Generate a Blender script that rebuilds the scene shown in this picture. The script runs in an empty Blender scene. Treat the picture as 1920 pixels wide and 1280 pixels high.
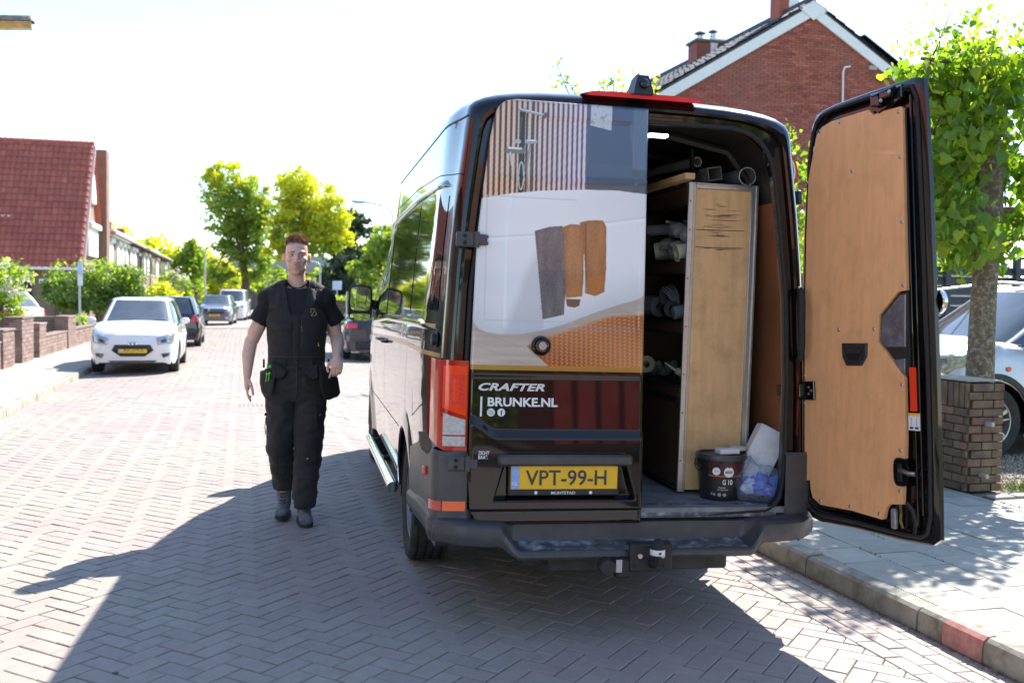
import bpy, bmesh, math, random
import numpy as np
from mathutils import Vector, Matrix, Euler
R = math.radians
random.seed(7)
rng = np.random.default_rng(7)
sc = bpy.context.scene
COL = sc.collection

# ------------------------------------------------------------------ camera
cd = bpy.data.cameras.new('camera'); cam = bpy.data.objects.new('camera', cd); COL.objects.link(cam)
CAM_H = 1.61
yaw, pitch, roll = R(15.27), R(-2.53), R(0.72)
cam.matrix_world = (Matrix.Translation((0, 0, CAM_H)) @ Matrix.Rotation(-yaw, 4, 'Z') @ Matrix.Rotation(R(90) + pitch, 4, 'X') @ Matrix.Rotation(roll, 4, 'Z'))
cd.sensor_width = 36; cd.lens = 34.875; cd.clip_start = 0.05; cd.clip_end = 2000
cd.dof.use_dof = True; cd.dof.focus_distance = 5.6; cd.dof.aperture_fstop = 2.8
sc.camera = cam
# ------------------------------------------------------------------ light
SUN_EL, SUN_AZ = 44.5, 46.5     # azimuth clockwise from +Y
w = bpy.data.worlds.new('World'); sc.world = w; w.use_nodes = True
nt = w.node_tree; nt.nodes.clear()
sky = nt.nodes.new('ShaderNodeTexSky'); sky.sky_type = 'NISHITA'; sky.sun_disc = False
sky.sun_elevation = R(SUN_EL); sky.sun_rotation = R(SUN_AZ); sky.dust_density = .15; sky.air_density = 1.0; sky.ozone_density = 2.0
bg = nt.nodes.new('ShaderNodeBackground'); bg.inputs['Strength'].default_value = 0.13
wo = nt.nodes.new('ShaderNodeOutputWorld')
nt.links.new(sky.outputs[0], bg.inputs[0]); nt.links.new(bg.outputs[0], wo.inputs[0])
sl = bpy.data.lights.new('sun', 'SUN'); sl.energy = 4.6; sl.angle = R(0.5); sl.color = (1, .945, .88)
so = bpy.data.objects.new('sun', sl); COL.objects.link(so)
sdir = Vector((math.sin(R(SUN_AZ)) * math.cos(R(SUN_EL)), math.cos(R(SUN_AZ)) * math.cos(R(SUN_EL)), math.sin(R(SUN_EL))))
so.rotation_euler = sdir.to_track_quat('Z', 'Y').to_euler(); so.location = (10, 10, 12)
sc.view_settings.view_transform = 'Standard'; sc.view_settings.look = 'None'; sc.view_settings.gamma = 1
sc.view_settings.exposure = 1.5
sc.view_settings.use_curve_mapping = False
sc.render.engine = 'CYCLES'
sc.cycles.max_bounces = 8; sc.cycles.transparent_max_bounces = 16
sc.cycles.use_denoising = True

# ------------------------------------------------------------------ materials
def newmat(name):
    m = bpy.data.materials.new(name); m.use_nodes = True
    return m, m.node_tree.nodes, m.node_tree.links, m.node_tree.nodes['Principled BSDF']
def mat(name, col, rough=.6, metal=0., var=.12, scale=8., bump=0., bscale=60., coat=0., spec=.5, rnd=0., rnd_cols=None,
        dirt=None, dirt_scale=3., dirt_amt=.5, trans=0., emit=None, emit_s=0., alpha=1., ior=None, sheen=0., rvar=.0, det=4., tint=None, stretch=None):
    """principled with noise variation; rnd = per-piece value variation (attribute 'rnd' + object random)"""
    m, N, L, P = newmat(name)
    P.inputs['Roughness'].default_value = rough; P.inputs['Metallic'].default_value = metal
    P.inputs['Coat Weight'].default_value = coat; P.inputs['Coat Roughness'].default_value = .03
    P.inputs['Specular IOR Level'].default_value = spec
    if ior: P.inputs['IOR'].default_value = ior
    P.inputs['Transmission Weight'].default_value = trans
    P.inputs['Sheen Weight'].default_value = sheen
    P.inputs['Alpha'].default_value = alpha
    if emit: P.inputs['Emission Color'].default_value = (*emit, 1); P.inputs['Emission Strength'].default_value = emit_s
    tc = N.new('ShaderNodeNewGeometry')
    nz = N.new('ShaderNodeTexNoise'); nz.inputs['Scale'].default_value = scale; nz.inputs['Detail'].default_value = det
    if stretch:
        sv = N.new('ShaderNodeVectorMath'); sv.operation = 'MULTIPLY'; sv.inputs[1].default_value = stretch; L.new(tc.outputs['Position'], sv.inputs[0]); L.new(sv.outputs[0], nz.inputs['Vector'])
    else: L.new(tc.outputs['Position'], nz.inputs['Vector'])
    mr = N.new('ShaderNodeMapRange'); mr.inputs[1].default_value = .25; mr.inputs[2].default_value = .75
    mr.inputs[3].default_value = 1 - var; mr.inputs[4].default_value = 1 + var
    L.new(nz.outputs[0], mr.inputs[0])
    val = mr.outputs[0]
    base = N.new('ShaderNodeRGB'); base.outputs[0].default_value = (*col, 1); cout = base.outputs[0]
    if rnd or rnd_cols:
        at = N.new('ShaderNodeAttribute'); at.attribute_name = 'rnd'
        oi = N.new('ShaderNodeObjectInfo')
        ad = N.new('ShaderNodeMath'); ad.operation = 'ADD'; L.new(at.outputs['Fac'], ad.inputs[0]); L.new(oi.outputs['Random'], ad.inputs[1])
        fr = N.new('ShaderNodeMath'); fr.operation = 'FRACT'; L.new(ad.outputs[0], fr.inputs[0])
        if rnd_cols:
            cr = N.new('ShaderNodeValToRGB'); cr.color_ramp.interpolation = 'LINEAR'
            e = cr.color_ramp.elements
            while len(e) < len(rnd_cols): e.new(.5)
            for i, c in enumerate(rnd_cols): e[i].position = i / max(1, len(rnd_cols) - 1); e[i].color = (*c, 1)
            L.new(fr.outputs[0], cr.inputs[0]); cout = cr.outputs[0]
        if rnd:
            h = N.new('ShaderNodeMath'); h.operation = 'MULTIPLY'; h.inputs[1].default_value = 7.31; L.new(fr.outputs[0], h.inputs[0])
            h2 = N.new('ShaderNodeMath'); h2.operation = 'FRACT'; L.new(h.outputs[0], h2.inputs[0])
            m2 = N.new('ShaderNodeMapRange'); m2.inputs[3].default_value = 1 - rnd; m2.inputs[4].default_value = 1 + rnd; L.new(h2.outputs[0], m2.inputs[0])
            mm = N.new('ShaderNodeMath'); mm.operation = 'MULTIPLY'; L.new(val, mm.inputs[0]); L.new(m2.outputs[0], mm.inputs[1]); val = mm.outputs[0]
    vm = N.new('ShaderNodeVectorMath'); vm.operation = 'SCALE'; L.new(cout, vm.inputs[0]); L.new(val, vm.inputs['Scale'])
    cout = vm.outputs[0]
    if tint:
        tn = N.new('ShaderNodeTexNoise'); tn.inputs['Scale'].default_value = tint[1]; tn.inputs['Detail'].default_value = 3; L.new(tc.outputs['Position'], tn.inputs['Vector'])
        tr = N.new('ShaderNodeMapRange'); tr.inputs[1].default_value = .45; tr.inputs[2].default_value = .62; tr.inputs[4].default_value = tint[2]; L.new(tn.outputs[0], tr.inputs[0])
        mt = N.new('ShaderNodeMix'); mt.data_type = 'RGBA'; L.new(tr.outputs[0], mt.inputs[0]); L.new(cout, mt.inputs[6]); mt.inputs[7].default_value = (*tint[0], 1); cout = mt.outputs[2]
    if dirt:
        dn = N.new('ShaderNodeTexNoise'); dn.inputs['Scale'].default_value = dirt_scale; dn.inputs['Detail'].default_value = 8; dn.inputs['Roughness'].default_value = .65
        L.new(tc.outputs['Position'], dn.inputs['Vector'])
        dr = N.new('ShaderNodeMapRange'); dr.inputs[1].default_value = .48; dr.inputs[2].default_value = .7; dr.inputs[4].default_value = dirt_amt
        L.new(dn.outputs[0], dr.inputs[0])
        mx = N.new('ShaderNodeMix'); mx.data_type = 'RGBA'; L.new(dr.outputs[0], mx.inputs[0]); L.new(cout, mx.inputs[6]); mx.inputs[7].default_value = (*dirt, 1)
        cout = mx.outputs[2]
    L.new(cout, P.inputs['Base Color'])
    if rvar:
        rr = N.new('ShaderNodeMapRange'); rr.inputs[1].default_value = .3; rr.inputs[2].default_value = .7
        rr.inputs[3].default_value = max(0, rough - rvar); rr.inputs[4].default_value = min(1, rough + rvar); L.new(nz.outputs[0], rr.inputs[0]); L.new(rr.outputs[0], P.inputs['Roughness'])
    if bump:
        bn = N.new('ShaderNodeTexNoise'); bn.inputs['Scale'].default_value = bscale; bn.inputs['Detail'].default_value = 5
        L.new(tc.outputs['Position'], bn.inputs['Vector'])
        bp = N.new('ShaderNodeBump'); bp.inputs['Strength'].default_value = 1; bp.inputs['Distance'].default_value = bump
        L.new(bn.outputs[0], bp.inputs['Height']); L.new(bp.outputs[0], P.inputs['Normal'])
    return m
def leafmat(name, cols, trans=.5, rough=.5, tint=(1.2, 1.25, .35)):
    m, N, L, P = newmat(name)
    at = N.new('ShaderNodeAttribute'); at.attribute_name = 'rnd'
    oi = N.new('ShaderNodeObjectInfo')
    ad = N.new('ShaderNodeMath'); ad.operation = 'ADD'; L.new(at.outputs['Fac'], ad.inputs[0]); L.new(oi.outputs['Random'], ad.inputs[1])
    fr = N.new('ShaderNodeMath'); fr.operation = 'FRACT'; L.new(ad.outputs[0], fr.inputs[0])
    cr = N.new('ShaderNodeValToRGB'); e = cr.color_ramp.elements
    while len(e) < len(cols): e.new(.5)
    for i, c in enumerate(cols): e[i].position = i / (len(cols) - 1); e[i].color = (*c, 1)
    L.new(fr.outputs[0], cr.inputs[0]); L.new(cr.outputs[0], P.inputs['Base Color'])
    P.inputs['Roughness'].default_value = rough
    tr = N.new('ShaderNodeBsdfTranslucent')
    vm = N.new('ShaderNodeVectorMath'); vm.operation = 'MULTIPLY'; vm.inputs[1].default_value = tint; L.new(cr.outputs[0], vm.inputs[0]); L.new(vm.outputs[0], tr.inputs[0])
    ms = N.new('ShaderNodeMixShader'); ms.inputs[0].default_value = trans
    out = [n for n in N if n.type == 'OUTPUT_MATERIAL'][0]
    L.new(P.outputs[0], ms.inputs[1]); L.new(tr.outputs[0], ms.inputs[2]); L.new(ms.outputs[0], out.inputs[0])
    return m

# ------------------------------------------------------------------ mesh building
class MB:
    def __init__(s, M=None): s.v = []; s.f = []; s.mi = []; s.r = []; s.M = M; s.m = 0; s.rv = 0.; s.mats = None
    def add(s, vs, fs, M=None):
        b = len(s.v)
        if M is not None: vs = [M @ Vector(v) for v in vs]
        if s.M is not None: vs = [s.M @ Vector(v) for v in vs]
        s.v.extend([tuple(v) for v in vs]); s.f.extend([tuple(i + b for i in f) for f in fs]); s.mi.extend([s.m] * len(fs)); s.r.extend([s.rv] * len(vs))
        return s
    def box(s, c, d, M=None, bev=0.):
        x, y, z = d[0] / 2, d[1] / 2, d[2] / 2; cx, cy, cz = c
        if not bev:
            vs = [(cx + a * x, cy + b * y, cz + e * z) for e in (-1, 1) for b in (-1, 1) for a in (-1, 1)]
            return s.add(vs, [(0, 2, 3, 1), (4, 5, 7, 6), (0, 1, 5, 4), (2, 6, 7, 3), (0, 4, 6, 2), (1, 3, 7, 5)], M)
        b = min(bev, x * .9, y * .9, z * .9); vs = []
        for sx in (-1, 1):
            for sy in (-1, 1):
                for sz in (-1, 1):
                    vs += [(cx + sx * x, cy + sy * (y - b), cz + sz * (z - b)), (cx + sx * (x - b), cy + sy * y, cz + sz * (z - b)), (cx + sx * (x - b), cy + sy * (y - b), cz + sz * z)]
        I = lambda sx, sy, sz, k: ((sx > 0) * 4 + (sy > 0) * 2 + (sz > 0)) * 3 + k
        fs = []
        for q in (-1, 1):
            fs.append([I(q, -1, -1, 0), I(q, 1, -1, 0), I(q, 1, 1, 0), I(q, -1, 1, 0)][::q])
            fs.append([I(-1, q, -1, 1), I(1, q, -1, 1), I(1, q, 1, 1), I(-1, q, 1, 1)][::-q])
            fs.append([I(-1, -1, q, 2), I(1, -1, q, 2), I(1, 1, q, 2), I(-1, 1, q, 2)][::q])
            for p in (-1, 1):
                fs.append([I(q, p, -1, 0), I(q, p, 1, 0), I(q, p, 1, 1), I(q, p, -1, 1)][::-q * p])
                fs.append([I(q, -1, p, 0), I(q, 1, p, 0), I(q, 1, p, 2), I(q, -1, p, 2)][::q * p])
                fs.append([I(-1, q, p, 1), I(1, q, p, 1), I(1, q, p, 2), I(-1, q, p, 2)][::-q * p])
                for e in (-1, 1): fs.append([I(q, p, e, 0), I(q, p, e, 1), I(q, p, e, 2)][::q * p * e])
        return s.add(vs, fs, M)
    def tube(s, pts, rad, seg=10, caps=True, M=None, flat=1.):
        pts = [Vector(p) for p in pts]; n = len(pts)
        if not hasattr(rad, '__len__'): rad = [rad] * n
        vs = []; t0 = (pts[1] - pts[0]).normalized()
        up = Vector((0, 0, 1)) if abs(t0.z) < .9 else Vector((1, 0, 0)); a = t0.cross(up).normalized(); b = a.cross(t0)
        for i, p in enumerate(pts):
            t = (pts[min(i + 1, n - 1)] - pts[max(i - 1, 0)]).normalized()
            a = (a - t * a.dot(t)).normalized(); b = t.cross(a)
            for k in range(seg):
                an = 2 * math.pi * k / seg; vs.append(p + a * (rad[i] * math.cos(an)) + b * (rad[i] * flat * math.sin(an)))
        fs = [(i * seg + k, i * seg + (k + 1) % seg, (i + 1) * seg + (k + 1) % seg, (i + 1) * seg + k) for i in range(n - 1) for k in range(seg)]
        if caps: fs += [tuple(range(seg))[::-1], tuple((n - 1) * seg + k for k in range(seg))]
        return s.add(vs, fs, M)
    def lathe(s, prof, seg=24, M=None, caps=False):
        """prof [(r,z)] around z"""
        vs = []; n = len(prof)
        for r, z in prof:
            for k in range(seg): a = 2 * math.pi * k / seg; vs.append((r * math.cos(a), r * math.sin(a), z))
        fs = [(i * seg + k, i * seg + (k + 1) % seg, (i + 1) * seg + (k + 1) % seg, (i + 1) * seg + k) for i in range(n - 1) for k in range(seg)]
        if caps: fs += [tuple(range(seg))[::-1], tuple((n - 1) * seg + k for k in range(seg))]
        return s.add(vs, fs, M)
    def prism(s, poly, h0, h1, M=None, axis=2, chamfer=0.):
        """poly 2D; axis 2: (x,y)->z ; axis 1: (x,z)->y ; axis 0: (y,z)->x"""
        n = len(poly)
        P = (lambda a, b, h: (a, b, h)) if axis == 2 else ((lambda a, b, h: (a, h, b)) if axis == 1 else (lambda a, b, h: (h, a, b)))
        rings = [(poly, h0), (poly, h1)]
        if chamfer:
            cx = sum(p[0] for p in poly) / n; cy = sum(p[1] for p in poly) / n
            ins = []
            for i in range(n):
                p0, p1, p2 = Vector(poly[i - 1]), Vector(poly[i]), Vector(poly[(i + 1) % n])
                d1 = (p1 - p0); d2 = (p2 - p1)
                if d1.length < 1e-7 or d2.length < 1e-7: ins.append(poly[i]); continue
                n1 = Vector((-d1.y, d1.x)).normalized(); n2 = Vector((-d2.y, d2.x)).normalized(); nn = n1 + n2
                nn = nn / max(.3, nn.dot(n1)) if nn.length > 1e-6 else n1
                ins.append(tuple(p1 + nn * chamfer))
            sg = 1 if h1 > h0 else -1
            ar = sum(poly[i - 1][0] * poly[i][1] - poly[i][0] * poly[i - 1][1] for i in range(n))
            if ar < 0: ins = [(2 * poly[i][0] - ins[i][0], 2 * poly[i][1] - ins[i][1]) for i in range(n)]
            rings = [(poly, h0), (poly, h1 - sg * chamfer), (ins, h1)]
        vs = [P(a, b, h) for pl, h in rings for a, b in pl]; k = len(rings)
        fs = [(r * n + i, r * n + (i + 1) % n, (r + 1) * n + (i + 1) % n, (r + 1) * n + i) for r in range(k - 1) for i in range(n)]
        fs += [tuple(range(n))[::-1], tuple((k - 1) * n + i for i in range(n))]
        return s.add(vs, fs, M)
    def grid(s, fn, us, vs_, M=None, wrap=False):
        vs = [fn(u, v) for u in us for v in vs_]; nu, nv = len(us), len(vs_)
        fs = [(i * nv + j, i * nv + j + 1, (i + 1) * nv + j + 1, (i + 1) * nv + j) for i in range(nu - 1) for j in range(nv - 1)]
        return s.add(vs, fs, M)
    def loft(s, rings, closed=True, caps=False, M=None):
        n = len(rings[0]); vs = [p for r in rings for p in r]; fs = []
        for i in range(len(rings) - 1):
            for k in range(n if closed else n - 1):
                fs.append((i * n + k, i * n + (k + 1) % n, (i + 1) * n + (k + 1) % n, (i + 1) * n + k))
        if caps: fs += [tuple(range(n))[::-1], tuple((len(rings) - 1) * n + k for k in range(n))]
        return s.add(vs, fs, M)
    def sphere(s, c, r, seg=16, rings=10, M=None):
        if not hasattr(r, '__len__'): r = (r, r, r)
        vs = [(c[0], c[1], c[2] - r[2])]; 
        for i in range(1, rings):
            t = math.pi * i / rings - math.pi / 2
            for k in range(seg): a = 2 * math.pi * k / seg; vs.append((c[0] + r[0] * math.cos(t) * math.cos(a), c[1] + r[1] * math.cos(t) * math.sin(a), c[2] + r[2] * math.sin(t)))
        vs.append((c[0], c[1], c[2] + r[2])); fs = []
        for k in range(seg): fs.append((0, 1 + (k + 1) % seg, 1 + k))
        for i in range(rings - 2):
            for k in range(seg): a = 1 + i * seg; fs.append((a + k, a + (k + 1) % seg, a + seg + (k + 1) % seg, a + seg + k))
        a = 1 + (rings - 2) * seg; e = len(vs) - 1
        for k in range(seg): fs.append((a + k, a + (k + 1) % seg, e))
        return s.add(vs, fs, M)
    def mesh(s, name, mats, smooth=40, fix=True):
        me = bpy.data.meshes.new(name); me.from_pydata(s.v, [], s.f)
        if not isinstance(mats, (list, tuple)): mats = [mats]
        for m in mats: me.materials.append(m)
        if any(s.mi): me.polygons.foreach_set('material_index', s.mi)
        if any(s.r):
            a = me.attributes.new('rnd', 'FLOAT', 'POINT'); a.data.foreach_set('value', s.r)
        if fix:
            bm = bmesh.new(); bm.from_mesh(me); bmesh.ops.recalc_face_normals(bm, faces=bm.faces); bm.to_mesh(me); bm.free()
        me.update()
        if smooth:
            me.polygons.foreach_set('use_smooth', [True] * len(me.polygons))
            if smooth < 180: me.set_sharp_from_angle(angle=R(smooth))
        return me
    def build(s, name, mats, parent=None, smooth=40, fix=True, **kw):
        return link(name, s.mesh(name, mats, smooth, fix), parent, **kw)
def link(name, me, parent=None, loc=None, rot=None, M=None, **kw):
    o = bpy.data.objects.new(name, me); COL.objects.link(o)
    if parent: o.parent = parent
    if M is not None: o.matrix_local = M
    if loc: o.location = loc
    if rot: o.rotation_euler = rot
    for k, v in kw.items(): o[k] = v
    return o
def thing(name, label, cat, loc=(0, 0, 0), rz=0, group=None, M=None):
    o = bpy.data.objects.new(name, None); COL.objects.link(o); o.location = loc; o.rotation_euler = (0, 0, rz)
    o.empty_display_size = .1
    if M is not None: o.matrix_world = M
    o['label'] = label; o['category'] = cat
    if group: o['group'] = group
    return o
def tag(o, label, cat, group=None):
    o['label'] = label; o['category'] = cat
    if group: o['group'] = group
    return o
def structure(o): o['kind'] = 'structure'; return o
def copy_tree(o, parent=None):
    c = o.copy(); COL.objects.link(c); c.parent = parent
    for ch in list(o.children): copy_tree(ch, c)
    return c
def text_mesh(txt, size, bold=0., shear=0., ext=.0006, space=1., xs=1.):
    """flat lettering as a mesh, centred on its own middle, in the local XY plane, facing +Z"""
    cu = bpy.data.curves.new('lettering', 'FONT'); cu.body = txt; cu.size = size; cu.extrude = ext; cu.offset = bold; cu.shear = shear
    cu.space_character = space; cu.resolution_u = 3
    o = bpy.data.objects.new('lettering', cu); COL.objects.link(o)
    dg = bpy.context.evaluated_depsgraph_get(); me = bpy.data.meshes.new_from_object(o.evaluated_get(dg))
    bpy.data.objects.remove(o); bpy.data.curves.remove(cu)
    co = np.empty(len(me.vertices) * 3); me.vertices.foreach_get('co', co); co = co.reshape(-1, 3)
    c = (co.max(0) + co.min(0)) / 2; co -= c; co[:, 0] *= xs; me.vertices.foreach_set('co', co.ravel()); me.update()
    ex = (co.max(0) - co.min(0))
    return me, ex
def text(name, txt, width, mat_, parent, M, bold=0., shear=0., height=None, space=1., **kw):
    me, ex = text_mesh(txt, 1., bold=bold, shear=shear, ext=.003, space=space)
    s = width / ex[0]; sy = (height / ex[1]) if height else s
    me.transform(Matrix.Diagonal((s, sy, s * .2, 1))); me.materials.append(mat_)
    return link(name, me, parent, M=M, **kw)
def rand_tiled(M): return M

def gz(x):
    """cambered road surface height"""
    return .05 * (1 - ((x - .15) / 3.05) ** 2)
XR, XL = 3.2, -2.92    # kerb faces
_fw = cam.matrix_world.to_3x3() @ Vector((0, 0, -1)); _rt = cam.matrix_world.to_3x3() @ Vector((1, 0, 0)); _up = cam.matrix_world.to_3x3() @ Vector((0, 1, 0))
def inview(p, m=.12):
    """is a point inside the frame (with a margin), and its distance"""
    d = Vector(p) - Vector((0, 0, CAM_H)); z = d.dot(_fw)
    if z < .5: return 0
    x = d.dot(_rt) / z * 1860 / 960; y = d.dot(_up) / z * 1860 / 640
    return z if abs(x) < 1 + m and abs(y) < 1 + m else 0
# ------------------------------------------------------------------ ground, road, pavements
M_joint = mat('joint_sand', (.10, .088, .07), .95, var=.4, scale=25, bump=.004, dirt=(.05, .075, .02), dirt_scale=4, dirt_amt=.7)
M_roadfar = mat('paved_road_far', (.315, .265, .235), .8, var=.08, scale=9)
M_brickroad = mat('road_brick', (.29, .26, .25), .78, var=.10, scale=14, bump=.0012, bscale=140, rnd=.05,
                  rnd_cols=[(.31, .272, .226), (.322, .278, .228), (.298, .266, .226), (.335, .292, .24), (.315, .264, .224), (.304, .272, .232)],
                  dirt=(.36, .34, .31), dirt_scale=60, dirt_amt=.35, spec=.35, tint=((.315, .225, .215), .55, .6))
M_tile = mat('pavement_tile', (.37, .345, .29), .85, var=.10, scale=7, bump=.0015, bscale=120, rnd=.09, dirt=(.24, .25, .20), dirt_scale=5, dirt_amt=.5, spec=.3)
M_kerb = mat('kerb_concrete', (.30, .275, .225), .9, var=.18, scale=9, bump=.002, bscale=90, rnd=.08, dirt=(.12, .10, .06), dirt_scale=7, dirt_amt=.85)
M_kerbred = mat('kerb_red_paint', (.47, .19, .16), .85, var=.3, scale=22, dirt=(.34, .29, .25), dirt_scale=26, dirt_amt=.95)
M_grassground = mat('far_grass', (.07, .11, .03), .95, var=.4, scale=.8)
M_soil = mat('garden_soil', (.20, .165, .12), .95, var=.3, scale=6, bump=.01, bscale=30)

g = MB(); g.add([(-400, -400, -.16), (400, -400, -.16), (400, 900, -.16), (-400, 900, -.16)], [(0, 1, 2, 3)])
structure(g.build('ground', M_grassground, smooth=0))
us = [XL - .0, -2, -1.2, -.4, .15, .8, 1.6, 2.4, XR]
roadsheet = MB(); roadsheet.grid(lambda x, y: (x, y, gz(x) - .008), us, [-30, 2, 25, 48])
road = structure(roadsheet.build('road', M_joint, smooth=60))
MB().grid(lambda x, y: (x, y, gz(x) - .002), us, [48, 90, 140, 260]).build('far_paving', M_roadfar, road, smooth=60)
MB().grid(lambda x, y: (x, y, gz(x) - .002), us, [-30, -12, 1.2]).build('rear_paving', M_roadfar, road, smooth=60)

def clipx(poly, xmin, xmax):
    for sgn, lim in ((1, xmin), (-1, -xmax)):
        out = []
        for i in range(len(poly)):
            a, b = poly[i - 1], poly[i]
            ia, ib = sgn * a[0] >= lim, sgn * b[0] >= lim
            if ia != ib:
                t = (sgn * lim - a[0]) / (b[0] - a[0]); out.append((a[0] + t * (b[0] - a[0]), a[1] + t * (b[1] - a[1])))
            if ib: out.append(b)
        poly = out
        if len(poly) < 3: return []
    return poly
W_, L_ = .104, .208
ROWS_R, ROWS_L = 4, 3
hx0, hx1 = XL + ROWS_L * W_, XR - ROWS_R * W_
def brick_geo(mb, poly, z, det, ch=.004, jit=True):
    cx = sum(p[0] for p in poly) / len(poly); cy = sum(p[1] for p in poly) / len(poly)
    dz = random.uniform(-.0018, .0018); tx, ty = random.gauss(0, .006), random.gauss(0, .006)
    zz = lambda x, y, h: z(x) + dz + tx * (x - cx) + ty * (y - cy) + h
    n = len(poly)
    # shrink for the joint
    def ins(d):
        out = []
        for i in range(n):
            p0, p1, p2 = Vector(poly[i - 1]), Vector(poly[i]), Vector(poly[(i + 1) % n]); d1 = p1 - p0; d2 = p2 - p1
            if d1.length < 1e-6 or d2.length < 1e-6: out.append(p1); continue
            n1 = Vector((-d1.y, d1.x)).normalized(); n2 = Vector((-d2.y, d2.x)).normalized(); nn = n1 + n2
            if nn.length < .1: out.append(p1); continue
            out.append(p1 + nn / max(.4, nn.dot(n1)) * d)
        return out
    a = ins(.0024 + random.uniform(-.0006, .0012))
    if det:
        b = ins(.0024 + ch)
        vs = [(p.x - cx, p.y - cy, zz(p.x, p.y, -.016)) for p in a] + [(p.x - cx, p.y - cy, zz(p.x, p.y, -ch * .7)) for p in a] + [(p.x - cx, p.y - cy, zz(p.x, p.y, 0)) for p in b]
        fs = [(r * n + i, r * n + (i + 1) % n, (r + 1) * n + (i + 1) % n, (r + 1) * n + i) for r in range(2) for i in range(n)] + [tuple(2 * n + i for i in range(n))]
    else:
        vs = [(p.x - cx, p.y - cy, zz(p.x, p.y, -.016)) for p in a] + [(p.x - cx, p.y - cy, zz(p.x, p.y, 0)) for p in a]
        fs = [(i, (i + 1) % n, n + (i + 1) % n, n + i) for i in range(n)] + [tuple(n + i for i in range(n))]
    return vs, fs, cx, cy
def lay(parent, polys, zf, matl, name, stuffname, nmax=300, ch=.004, det_dist=14, keymin=0):
    """polys -> nearest pieces in view as parts, the rest one joined part"""
    order = []
    for p in polys:
        cx = sum(q[0] for q in p) / len(p); cy = sum(q[1] for q in p) / len(p)
        z = inview((cx, cy, 0), .0); zz = z if z else 1000 + abs(cy)
        order.append((zz, cx, cy, p))
    order.sort(key=lambda t: t[0])
    rest = MB()
    for k, (z, cx, cy, p) in enumerate(order):
        if z < 1000: dist = z
        else: dist = 8
        vs, fs, cx, cy = brick_geo(None, p, zf, dist < det_dist, ch)
        if k < nmax and z < 1000:
            mb = MB(); mb.rv = random.random(); mb.add(vs, fs)
            me = mb.mesh(name, matl, smooth=0, fix=False); link(name, me, parent, loc=(cx, cy, 0))
        else:
            rest.rv = random.random() + .001
            rest.add([(v[0] + cx, v[1] + cy, v[2]) for v in vs], fs)
    if rest.v: rest.build(stuffname, matl, parent, smooth=0, fix=False, kind='stuff')
polys = []
c45 = math.sqrt(.5)
nlo, nhi = -60, 480
def emit_h(i, j, kind):
    x0, y0 = i * W_, j * W_
    w, h = (2 * W_, W_) if kind == 0 else (W_, 2 * W_)
    P = [(x0, y0), (x0 + w, y0), (x0 + w, y0 + h), (x0, y0 + h)]
    P = [((a - b) * c45 + .15, (a + b) * c45 + 1.0) for a, b in P]
    ys = [p[1] for p in P]; xs = [p[0] for p in P]
    if min(ys) > 46.5 or max(ys) < 1.2 or min(xs) > hx1 or max(xs) < hx0: return
    cx, cy = sum(xs) / 4, sum(ys) / 4
    if not inview((cx, cy, 0), 1.1) and not (cy < 5 and abs(cx) < 4): return
    P = clipx(P, hx0, hx1)
    if len(P) >= 3:
        a = abs(sum(P[k - 1][0] * P[k][1] - P[k][0] * P[k - 1][1] for k in range(len(P)))) / 2
        if a > .002: polys.append(P)
for s_ in range(-30, 640):          # s = i+j ; d = i-j
    for d_ in range(-46, 46):
        if (s_ + d_) % 2: continue
        i, j = (s_ + d_) // 2, (s_ - d_) // 2
        r = (i - j) % 4
        if r == 0: emit_h(i, j, 0)
        elif r == 3: emit_h(i, j, 1)
def rect(x0, x1, y0, y1): return [(x0, y0), (x1, y0), (x1, y1), (x0, y1)]
for r_ in range(ROWS_R):
    y = 1.2 + (r_ % 2) * L_ / 2
    while y < 30:
        if inview((XR, y, 0), .3): polys.append(rect(XR - (r_ + 1) * W_, XR - r_ * W_, y, y + L_))
        y += L_
for r_ in range(ROWS_L):
    y = 2 + (r_ % 2) * L_ / 2
    while y < 46:
        if True: polys.append(rect(XL + r_ * W_, XL + (r_ + 1) * W_, y, y + L_))
        y += L_
lay(road, polys, gz, M_brickroad, 'brick', 'herringbone_bricks', 300, .0045, 13)

# ---- right pavement
pz = .115
pav = structure(MB().add([(XR + .12, -30, pz - .014), (5.52, -30, pz - .014), (5.52, 90, pz - .014), (XR + .12, 90, pz - .014)], [(0, 1, 2, 3)]).build('pavement', M_joint, smooth=0))
tp = []
TS = .302
row = 0; x = XR + .125
while x < 5.5:
    x1 = min(x + TS, 5.52); y = 1.0 + (row % 2) * TS / 2
    while y < 26:
        if inview((x, y, pz), .9): tp.append(rect(x, x1, y, y + TS))
        y += TS
    x += TS; row += 1
lay(pav, tp, lambda x: pz, M_tile, 'paving_tile', 'paving_tiles', 260, .003, 14)
# ---- left pavement
pavL = structure(MB().add([(-4.8, -30, pz - .014), (XL - .12, -30, pz - .014), (XL - .12, 110, pz - .014), (-4.8, 110, pz - .014)], [(0, 1, 2, 3)]).build('pavement', M_joint, smooth=0))
tp = []; row = 0; x = XL - .125
while x > -4.8:
    y = 2.0 + (row % 2) * TS / 2
    while y < 42:
        if inview((x, y, pz), 1.5): tp.append(rect(max(x - TS, -4.82), x, y, y + TS))
        y += TS
    x -= TS; row += 1
lay(pavL, tp, lambda x: pz, M_tile, 'paving_tile', 'paving_tiles', 120, .003, 14)
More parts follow.
